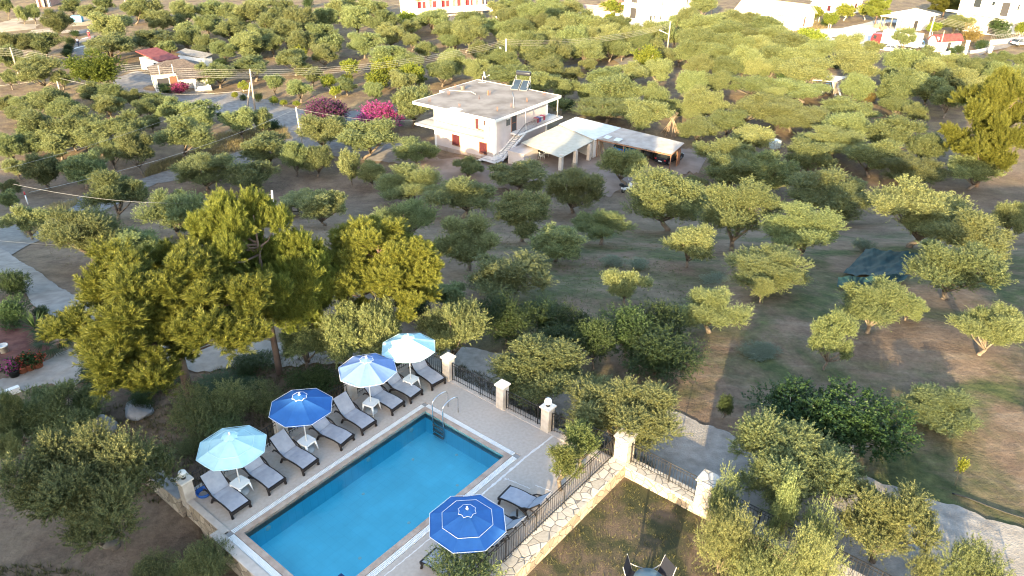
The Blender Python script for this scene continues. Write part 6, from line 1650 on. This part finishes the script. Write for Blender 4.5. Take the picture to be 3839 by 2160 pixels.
lst(0, 0, 'lemon', '1770 718 50 50 745;2065 760 65 70 795;2140 778 55 50 805;2237 783 55 50 810')
lst(0, 0, 'ochre', '1220 600 100 95 655')
lst(0, 0, 'cypress', '2325 25 80 80')
lst(1, 0, 'olive', '''200 1040 360 260 1200;570 1140 300 200 1250;60 1265 150 240 1400;230 1310 190 180;960 1265 210 160 1355;1330 1320 390 210 1445;2130 1210 300 160 1395
2310 870 310 250 1010;2010 830 420 180 930;2070 650 320 150;2340 700 230 150;2490 820 170 130;1690 640 180 130;1840 690 140 110;1640 790 140 120;1750 560 140 100;1990 560 220 110;1260 540 270 90;1470 600 220 110;1550 490 230 110;1530 400 240 110;1860 500 120 110;2190 515 220 90;2390 505 180 110
770 540 210 150 655;1020 500 180 110;1230 430 190 130;830 430 180 100;860 320 190 110 390;640 380 150 130;360 400 220 100;180 330 230 170 445;390 250 220 140;530 310 120 100;520 210 140 120;520 455 190 90;470 595 170 130;600 610 80 90;240 670 120 90 770;540 740 270 170;40 640 130 110;1050 350 160 90;1150 385 110 90;1270 300 170 100;1400 300 190 120;1330 200 210 110;1180 210 210 130
800 225 170 120;960 210 210 130;690 150 220 160 255;330 150 190 140;130 130 230 160;1180 55 130 80;990 140 230 100;1300 110 200 100;1450 85 200 110;1600 75 200 90;1720 35 170 60;1500 170 220 120;1660 180 200 120;1800 170 200 120;1950 180 200 110;1570 260 200 110;1750 260 210 120;1900 270 200 120;2060 245 220 120;1620 345 190 110;1850 365 220 120;2020 330 210 130;2150 295 150 110;2120 365 150 110;2300 215 210 100;2430 220 170 100;2520 285 130 130;2550 170 130 110;2250 300 170 100;2360 325 130 80;2090 170 170 100;2550 400 150 110;2460 420 130 100
1370 30 170 80;1560 30 180 70;1260 30 120 70;1840 120 160 90;240 30 180 80;60 30 160 80;1700 330 140 100;1430 380 150 90;1080 440 120 80''')
lst(1, 0, 'lemon', '330 485 180 110;530 525 170 95;270 590 160 120 690;60 510 130 120;490 140 140 110;2310 410 190 125;2050 25 180 50;40 605 90 90;2040 135 130 80')
lst(1, 0, 'shrub', '1700 790 120 90;290 80 110 80;1500 700 100 70')
lst(2, 0, 'olive', '''100 270 210 110;330 130 230 100;480 140 230 100;620 170 230 100;180 165 230 100;40 200 140 100;330 210 240 95;520 230 240 95;700 250 240 100;830 300 240 105;250 310 220 110;420 310 220 105;590 330 230 110;90 360 220 95;270 380 220 100;480 410 220 110;700 400 230 110;870 400 230 120;1030 365 200 130;1250 320 200 110;1440 365 150 105;120 460 200 95;330 480 230 110;560 490 200 95;680 500 180 120;930 520 330 150;1310 480 300 190;1320 620 220 120
70 600 200 120;250 610 210 140;520 640 300 130 740;900 680 350 170 770;690 710 170 100;180 740 300 170;80 830 170 140;530 800 270 180 955;850 850 460 200 1005;340 910 240 150 1050;110 980 260 210 1090;1270 790 380 110;1250 930 330 150;1110 1040 440 180;530 1050 270 200;320 1160 420 220;380 1290 360 250;690 1280 390 260;970 1160 330 200 1330;1450 1160 360 200 1335;1620 980 390 190;1610 790 220 160 885;1760 860 160 160;1730 1270 500 250 1410;1850 1100 260 170;2220 1290 390 230;90 1390 180 130
1670 440 250 130;1870 510 240 140;1650 600 260 150;1870 640 320 150;2100 600 230 160;2200 500 240 120;1830 405 200 110;2040 470 200 120;2380 540 210 140;2530 560 160 140;2000 720 210 140;2400 440 170 100;2550 450 140 100;1560 690 160 110;2300 640 200 130;2160 710 190 120;150 20 180 80;60 110 170 90;700 60 120 70;1550 560 140 90
1670 290 170 150 385;2050 190 190 130 260;2120 180 170 130;2280 480 150 90''')
lst(2, 0, 'lemon', '980 270 230 110;1230 80 140 100;1000 90 130 90;1120 130 110 70;1390 60 130 90;2560 220 100 110;1900 210 110 90')
lst(2, 0, 'ochre', '1370 705 190 150;2190 260 150 170;780 40 140 60')
lst(2, 0, 'pine', '1480 60 170 150 190;1990 30 220 140 130')
lst(2, 0, 'shrub', '1930 345 80 90;2030 390 70 70;2090 375 70 80;1090 165 90 70;2260 340 100 80;2400 200 160 140;1160 470 120 100;760 560 110 80;560 550 100 60;2420 250 120 90')
lst(0, 1, 'olive', '''180 225 360 230 365;600 300 540 330 560;870 15 440 330 215;1290 120 480 270 350;1440 210 290 180;950 420 470 280 575;60 50 150 140;2260 60 300 170;2440 110 300 240;2300 1080 330 300 1330''')
lst(1, 1, 'olive', '''500 -60 430 300 110;470 220 450 320 435;900 35 490 290 195;1370 145 360 280 375;1760 -40 400 260 165;930 350 430 330 595;1640 370 360 250 525;1970 240 400 200 400;1270 580 550 240 805;2480 20 540 380 295;790 770 250 170;840 1010 460 360 1330;20 1030 340 370 1380;260 1010 340 360 1370;2160 670 330 150 850;1480 1270 600 350 1580''')
lst(1, 1, 'pom', '1230 960 430 360 1150;1500 920 320 240 1060;1720 970 320 250 1120;1640 1110 320 230 1260;1920 1110 270 320 1335;2180 1020 380 360 1250;2420 1000 360 330 1200;2430 1210 540 380 1440')
lst(1, 1, 'weed', '2050 515 180 90;2230 535 160 90')
lst(1, 1, 'shrub', '560 860 200 200;420 1280 260 180')
lst(2, 1, 'olive', '''440 110 520 380 440;1130 10 580 345 220;900 240 530 310 505;1800 120 660 390 420;2150 330 600 380;2080 570 660 400;650 550 550 300 740;60 400 330 280;610 700 150 110 835;240 840 490 220 1060;1480 790 500 270 1060;1140 1050 330 280 1345;2330 1010 500 320 1230;2480 200 280 240;1720 860 230 180''')
lst(2, 1, 'weed', '560 1190 260 60;640 1180 200 60;240 640 200 60;1380 400 200 110')
lst(0, 2, 'olive', '640 740 1150 820 1240')
lst(0, 2, 'bush', '1480 200 380 400;1740 130 330 330;1700 330 320 220;1980 90 330 240;1420 420 260 160;1130 1370 340 260;1330 1400 220 160;1560 1330 400 330')
lst(0, 2, 'olive', '440 190 600 400 420;90 260 280 380 520;30 480 240 260')
lst(1, 2, 'olive', '2120 170 760 420 430')
lst(2, 2, 'olive', '1920 150 540 290 290;830 510 820 530 900;1130 700 420 360 880;1560 990 650 500 1350')
lst(2, 2, 'bush', '310 810 240 350 1180;750 880 240 380 1270;1040 1030 300 320 1380;330 1090 440 400 1480;620 1310 480 380 1700;1000 1270 430 400 1660;2180 1350 580 380 1660;1850 1390 280 280 1620')
lst(2, 2, 'fig', '900 130 640 360 420;1370 170 720 420 520')
lst(2, 2, 'sapling', '2115 600 100 110 765')
lst(2, 2, 'pom', '325 130 110 110 270')
lst(0, 2, 'shrub', '640 130 260 240;1060 120 180 130')
lst(0, 1, 'shrub', '90 690 250 200;90 900 260 240;760 1310 330 170;1150 1360 420 180;1700 1420 500 180;2350 1400 360 180;300 900 120 100;1900 1260 300 140')
# plants on the terrace
for (a, b, lb, sc_) in ((T(1, 2, 1655, 800), T(1, 2, 1620, 420), 'small planted olive on the terrace with a leaning bare stem, the left of two', 1), (T(1, 2, 1810, 645), T(1, 2, 1830, 290), 'forked small olive on the terrace by the railing, the right of two', 1.25)):
    p = gz(a, 0); k_ = kpx(p); rng = np.random.default_rng(int(a[0]))
    H_ = (a[1] - b[1]) / k_ * 1.12
    C_ = np.array([(rng.normal() * .20 * sc_, rng.normal() * .20 * sc_, H_ * z) for z in np.linspace(.46, .86, 12)]); Rr = rng.uniform(.2, .34, 12) * sc_ ** .5
    V = leaves(rng, C_, Rr * .85, 80, 20, .062, .019, 1.0, .7, .7, 1.3, .8)
    t = thing('olive_tree', lb, 'olive tree', p, 0); o = bpy.data.objects.new('crown', np_mesh('crown', V, 4, leaf_mat('young_olive_leaf', (.09, .12, .035), (.26, .28, .10), .4))); COL.objects.link(o); o.parent = t
    mb = MB(); mb.tube([(0, 0, 0), (-.08, .05, H_ * .2), (.02, 0, H_ * .4), (0, 0, H_ * .7)], [.08, .07, .055, .02], 7); mb.tube([(-.08, .05, H_ * .2), (.25, -.05, H_ * .45), (.2, 0, H_ * .7)], [.06, .04, .015], 6); mb.build('trunk', bark, t)
p = gz(T(1, 2, 960, 1560), 0); rng = np.random.default_rng(5)
C_ = np.array([(rng.normal() * .42, rng.normal() * .35, .35 + .9 * rng.random()) for _ in range(22)]); V = leaves(rng, C_, np.full(22, .28), 44, 12, .085, .026, .9, .8, .8, 1.3, .7)
t = thing('potted_shrub', 'leafy shrub at the railing covering the foot of the nearest lounger', 'shrub', p); o = bpy.data.objects.new('crown', np_mesh('crown', V, 4, LM['olive'])); COL.objects.link(o); o.parent = t
mb = MB(); [mb.tube([(0, 0, 0), Vector(C_[i]) * .6, C_[i]], [.03, .02, .008], 5) for i in range(8)]; mb.build('stem', bark, t)
# the three pines by the drive and the one at the right edge
plant('pinehigh', T(0, 1, 1240, 850), 1480 / 2.0125, 900 / 2.0125, T(0, 2, 1270, 225), 'broad yellow-green pine standing nearest, at the left of the pine group', lod=0)
plant('pinehigh', T(0, 1, 1950, 470), 900 / 2.0125, 900 / 2.0125, T(0, 1, 1990, 1370), 'tallest dense pine in the middle of the pine group', lod=0)
plant('pinehigh', T(1, 1, 270, 520), 860 / 2.0125, 580 / 2.0125, T(1, 1, 200, 1160), 'yellow-green pine at the right of the pine group behind the sunlit olives', lod=0)
plant('pinehigh', T(0, 1, 2230, 660), 620 / 2.0125, 640 / 2.0125, T(0, 1, 2250, 1290), 'dark-centred pine between the tallest and the right pine', lod=0)
plant('pine', T(2, 0, 2370, 900), 720 / 2.0125, 720 / 2.0125, T(2, 0, 2480, 1410), 'lone pine with bare pale limbs at the right edge of the grove', lod=0)
plant('pine', T(2, 0, 2280, 690), 170 / 2.0125, 300 / 2.0125, T(2, 0, 2230, 1180), 'slim top-lit pine spire beside the lone pine', lod=1)
for x_, y_, h_ in ((20.5, 13.0, 4.2), (25.5, 17.5, 4.6), (23.0, 9.5, 4.4), (32.0, 24.5, 4.6), (17.5, 7.5, 4.0)):     # unseen olives added just outside the frame to shade the field
    C_, T_, S_ = proto('olive', 0, int(x_) % 5); t = thing('olive_tree', '', 'olive tree', (x_, y_, float(tz(x_, y_)))); t.scale = (5.2, 5.2, h_); t['group'] = 'olive trees of the grove'
    t['label'] = 'unseen olive tree added beyond the right edge, ' + {4.2: 'nearest the track', 4.6: 'on the lower slope' if y_ > 20 else 'on the field side', 4.4: 'second along the track', 4.0: 'beside the villa'}[h_]
    for n_, me in (('crown', C_), ('trunk', T_)):
        o = bpy.data.objects.new(n_, me); COL.objects.link(o); o.parent = t
# bougainvilleas
plant('purple', T(0, 0, 2470, 840), 290 / 2.0125, 190 / 2.0125, T(0, 0, 2470, 990), 'dull purple bougainvillea, the left of two by the road corner', lod=0)
plant('boug', T(1, 0, 290, 850), 330 / 2.0125, 160 / 2.0125, T(1, 0, 290, 990), 'bright magenta bougainvillea, the right of two by the road corner', lod=0)
plant('boug', T(0, 0, 1355, 665), 130 / 2.0125, 100 / 2.0125, None, 'small magenta bougainvillea in front of the white bungalow', lod=1)
plant('boug', R5(1715, 110), 110 / 4.025, 170 / 4.025, None, 'thin red bougainvillea climbing at the guest house stair', lod=1)
# palm-like plants
def palm(s, n_, L, label, nm, mat, fan, seed):
    p = gp(s); rnd = np.random.default_rng(seed); V = []
    t = thing(nm, label, 'palm' if fan else 'yucca', p)
    for i in range(n_):
        a = rnd.uniform(0, 6.28); el = rnd.uniform(.15, 1.35); d = np.array([math.cos(a) * math.cos(el), math.sin(a) * math.cos(el), math.sin(el)]); l_ = L * rnd.uniform(.7, 1.1)
        if fan:
            hub = d * l_ * .5 + np.array([0, 0, .25]); sd_ = unit(np.cross(d, [0, 0, 1.0]))
            for k in range(15):
                b = (k - 7) / 7 * 1.35; dd = unit(d * math.cos(b) + sd_ * math.sin(b) - np.array([0, 0, .18])); w_ = unit(np.cross(dd, np.cross(d, sd_))) * .028
                V += [hub, hub + dd * l_ * .25 + w_, hub + dd * l_ * .52 - np.array([0, 0, .06]), hub + dd * l_ * .25 - w_]
        else:
            w_ = unit(np.cross(d, [0, 0, 1.0])) * .03; b0 = np.array([0, 0, .35])
            V += [b0, b0 + d * l_ * .4 + w_, b0 + d * l_ - np.array([0, 0, .15 * math.cos(el)]), b0 + d * l_ * .4 - w_]
    o = bpy.data.objects.new('fronds', np_mesh('fronds', np.array(V), 4, mat)); COL.objects.link(o); o.parent = t
    mb = MB(); mb.tube([(0, 0, -.1), (0, 0, .4)], [.16, .12], 8); mb.build('stem', pbark, t)
palm(T(0, 1, 460, 1170), 24, 1.5, 'low fan palm on the lawn edge beside the gravel drive', 'fan_palm', LM['fig'], True, 3)
palm(T(0, 1, 285, 1080), 60, 1.0, 'spiky yucca left of the fan palm', 'yucca', LM['dark'], False, 4)
# flowers in the pots, and rose bushes
for (t, p), m_, n_ in zip(POTS, ('boug', 'red', 'dark', 'red'), (1, 1, 1, 1)):
    rng = np.random.default_rng(int(p.x * 100) % 997); C_ = np.array([(rng.normal() * .16, rng.normal() * .16, .42 + .22 * rng.random()) for _ in range(9)])
    V = leaves(rng, C_, np.full(9, .15), 16, 10, .07, .05, .5, 1, .8, .9, .5); mi = (rng.random(len(V) // 4) < (.35 if m_ != 'dark' else 0)).astype(int)
    o = bpy.data.objects.new('plant', np_mesh('plant', V, 4, None, [LM['fig'], LM[m_]], mi)); COL.objects.link(o); o.parent = t
bedm = M('red_earth', (.085, .032, .026), (.15, .065, .05), 2.5, .95, .5, 12)
strip('garden_bed', [(-40, 800), (20, 795), (90, 800), (130, 835)], [(-60, 960), (0, 938), (60, 915), (125, 880)], bedm, .06, 50, 12, .2)
# ---- loose grass, weeds and stones
def blades(name, quads, n_, h, wd, mat, kind='stuff', seed=1, zfun=tz):
    rng = np.random.default_rng(seed); out = []
    for qd, k in quads:
        P4 = [np.array((gp(s) if not isinstance(s, Vector) else s)[:2]) for s in qd]
        m_ = int(n_ * k); cl = rng.random((max(4, m_ // 5), 2)); ij = rng.integers(0, len(cl), m_)
        ab = np.clip(cl[ij] + rng.normal(size=(m_, 2)) * .006, 0, 1); a, b = ab[:, :1], ab[:, 1:]
        xy = (P4[0] * (1 - a) + P4[1] * a) * (1 - b) + (P4[3] * (1 - a) + P4[2] * a) * b
        z = zfun(xy[:, 0], xy[:, 1]); p = np.concatenate([xy, z[:, None]], 1)
        d = unit(rng.normal(size=p.shape) * np.array([.5, .5, .2]) + np.array([0, 0, 1])); s = rng.uniform(.5, 1.3, (m_, 1)); w_ = unit(np.cross(d, rng.normal(size=p.shape))) * wd * s
        out.append(np.stack([p - w_, p + w_, p + d * h * s], 1).reshape(-1, 3))
    o = bpy.data.objects.new(name, np_mesh(name, np.concatenate(out), 3, mat)); COL.objects.link(o); o['kind'] = kind; return o
drym = leaf_mat('dry_grass', (.20, .16, .07), (.38, .32, .15), .3); greenm = leaf_mat('green_grass', (.045, .065, .025), (.12, .14, .05), .3)
blades('dry_grass', [([DP(505, 350), DP(715, 318), DP(735, 350), DP(470, 398)], 1.0), ([DP(380, 420), DP(480, 392), DP(500, 405), DP(360, 448)], .5), ([DP(60, 575), DP(130, 520), DP(200, 500), DP(70, 600)], .4), ([DP(1900, 60), DP(2080, 50), DP(2090, 75), DP(1950, 85)], .3)], 9000, .6, .022, drym, seed=2)
blades('field_grass', [([DP(1260, 640), DP(1700, 650), DP(1800, 900), DP(1200, 860)], 1.0)], 9000, .09, .012, greenm, seed=3)
blades('dry_tufts', [([DP(900, 440), DP(1500, 440), DP(1750, 640), DP(1000, 640)], 1.0), ([DP(60, 600), DP(700, 430), DP(900, 600), DP(260, 760)], .7), ([DP(800, 90), DP(1250, 60), DP(1250, 190), DP(700, 230)], .8)], 9000, .11, .014, leaf_mat('tuft_grass', (.12, .10, .05), (.22, .18, .095), .3), seed=8)
blades('lawn_grass', [([uv(2.3, 7.6), uv(2.3, 20), uv(-8, 20), uv(-8, 7.6)], 1)], 24000, .10, .008, leaf_mat('lawn_grass', (.055, .06, .022), (.16, .13, .06), .3), seed=4, zfun=lambda x, y: np.full(np.shape(x), -.62))
blades('undergrowth', [([uv(-12, -12), uv(-8.4, -3.3), uv(2, -3.2), uv(1, -9)], 1.0), ([uv(-16, -9), uv(-12, -4), uv(-9, 4), uv(-16, 6)], .7), ([uv(3.2, -2), uv(3.2, 8), uv(4.0, 8), uv(4.2, -2)], .5)], 12000, .2, .014, leaf_mat('under_grass', (.05, .055, .022), (.15, .12, .06), .3), seed=6)
# ---- labels that single out each plant: nearest landmark, side and rank
LAND = [('the flat-roofed pink house', T(1, 0, 1000, 1000)), ('the cream canopy', T(1, 0, 1650, 1110)), ('the corrugated carport', T(1, 0, 2300, 1150)), ('the solar heater', T(1, 0, 1340, 640)), ('the parked scooter', R2(1290, 1300)), ('the white bungalow porch', R7(1400, 900)), ('the twin-legged pole', T(0, 0, 1900, 800)),
        ('the leaning five-wire pole', T(0, 0, 130, 520)), ('the short wire pole', T(0, 0, 450, 680)), ('the slim corner pole', T(0, 0, 2270, 1000)), ('the magenta bougainvillea', T(1, 0, 290, 870)), ('the blue waste container', R8(1180, 300)), ('the walkers on the lane', R8(1200, 640)), ('the guest house', R5(1000, 250)),
        ('the pale lamp pole', T(1, 0, 1241, 500)), ('the brown lamp pole', T(1, 0, 2460, 380)), ('the tall white block', R6(1900, 300)), ('the faded farm shed', R6(900, 180)), ('the pale-roofed bungalow', R3(1000, 250)), ('the red-cabbed lorry', R4(600, 650)), ('the red-roofed chapel', R4(1300, 700)), ('the field hut', R3(1880, 1300)),
        ('the water tank', T(2, 0, 690, 1080)), ('the cane stack', R2(2040, 250)), ('the white apartment house', R4(2000, 400)), ('the green net', T(2, 1, 1450, 600)), ('the pale aqua corner parasol', T(1, 1, 500, 1160)), ('the globe pillar', T(1, 2, 1550, 250)), ('the sunlit stone pillar', T(1, 2, 2140, 430)), ('the second stone pillar', T(2, 2, 180, 760)),
        ('the tallest pine', T(0, 1, 1990, 600)), ('the lone right pine', T(2, 0, 2350, 1000)), ('the red marker post', T(0, 1, 205, 50)), ('the flower pots', T(0, 1, 200, 1360)), ('the open globe pillar', T(0, 2, 1400, 740)), ('the red earth bed', T(0, 1, 100, 1150)), ('the brick-red farmhouse', R8(680, 60)), ('the right-edge lane', R4(2300, 700))]
ADJ = dict(olive='grey-green olive tree', pine='pine tree', pinehigh='pine tree', walnut='bright green broad walnut tree', lemon='bright yellow-green citrus tree', pom='dark green small tree', fig='large-leaved fig tree', shrub='dark green shrub', bush='bushy leafy olive', weed='pale grey-green weed clump', ochre='ochre-leaved shrub', cypress='dark narrow cypress', sapling='thin young sapling', boug='magenta bougainvillea', purple='purple bougainvillea')
GRP = dict(olive='olive trees of the grove', pine='pine trees', pinehigh='pine trees', lemon='citrus trees', pom='small dark trees by the track', fig='fig trees by the track', shrub='dark shrubs', bush='bushy olives by the terrace', weed='grey weed clumps', ochre='ochre shrubs', sapling='young saplings')
print('counts', {k_: sum(1 for x in PLANTS if x[1] == k_) for k_ in SPEC})
_rows = {}
for t, kind, s, wd, H_ in PLANTS:
    if t['label']:
        if kind in GRP: t['group'] = GRP[kind]
        continue
    d_, nm, ls = min((math.dist(s, l_), n__, l_) for n__, l_ in LAND)
    dx, dy = s[0] - ls[0], (s[1] - ls[1])
    side = ('right of' if dx > 0 else 'left of') if abs(dx) > abs(dy) else ('in front of' if dy > 0 else 'behind')
    _rows.setdefault((kind, side, nm), []).append((d_, t, wd))
    if kind in GRP: t['group'] = GRP[kind]
for (kind, side, nm), v in _rows.items():
    v.sort(key=lambda a: a[0])
    for i, (d_, t, wd) in enumerate(v):
        if len(v) == 1: t['label'] = f'{ADJ[kind]} standing {side} {nm}'
        elif i == 0: t['label'] = f'{ADJ[kind]} closest to {nm}, {side} it'.replace('left of it', 'on its left').replace('right of it', 'on its right').replace('in front of it', 'in front').replace('behind it', 'behind')
        else: t['label'] = f'{ADJ[kind]} {side} {nm}, {ORD[i]} nearest to it'
# ------------------------------------------------------------------ unseen villa, inferred from the terrace shade; outline shaped to cast it
vd = Vector((math.sin(rad(SUN_AZ)), math.cos(rad(SUN_AZ)), 0)); ve = Vector((vd.y, -vd.x, 0))
VM = Matrix(((ve.x, vd.x, 0, 0), (ve.y, vd.y, 0, 0), (0, 0, 1, 0), (0, 0, 0, 1)))
vil = thing('unseen_villa', 'long cream holiday villa with flat parapet roof behind the viewer', 'villa', (0, 0, 0))
VT = 9.0
mb = MB(VM); mb.b2((-27, -26, -2), (-5.3, -14, VT - .4)); mb.b2((-30.6, -18, -2), (-27.05, -14.2, VT + 5.1)); mb.b2((-75, -25, -2), (-30.65, -14.3, VT - 2.2)); mb.build('wall', M('villa_render', (.5, .45, .38), (.56, .5, .43), 1), vil)  # narrow tower added to shade the pink house; left wing lowered to light it
mb = MB(VM); mb.b2((-27, -26.4, VT - .4), (-5.2, -13.6, VT)); mb.b2((-30.7, -18.2, VT + 5.1), (-27.0, -13.9, VT + 5.4)); mb.b2((-75.4, -25.4, VT - 2.2), (-30.65, -13.8, VT - 1.8)); mb.build('roof', roofc, vil)
for i in range(14):
    for z in (.6, 3.6): mb = MB(VM); mb.b2((-72 + i * 4.8, -14.0, z), (-70 + i * 4.8, -13.96, z + 1.8)); mb.build('window', darkglass, vil)
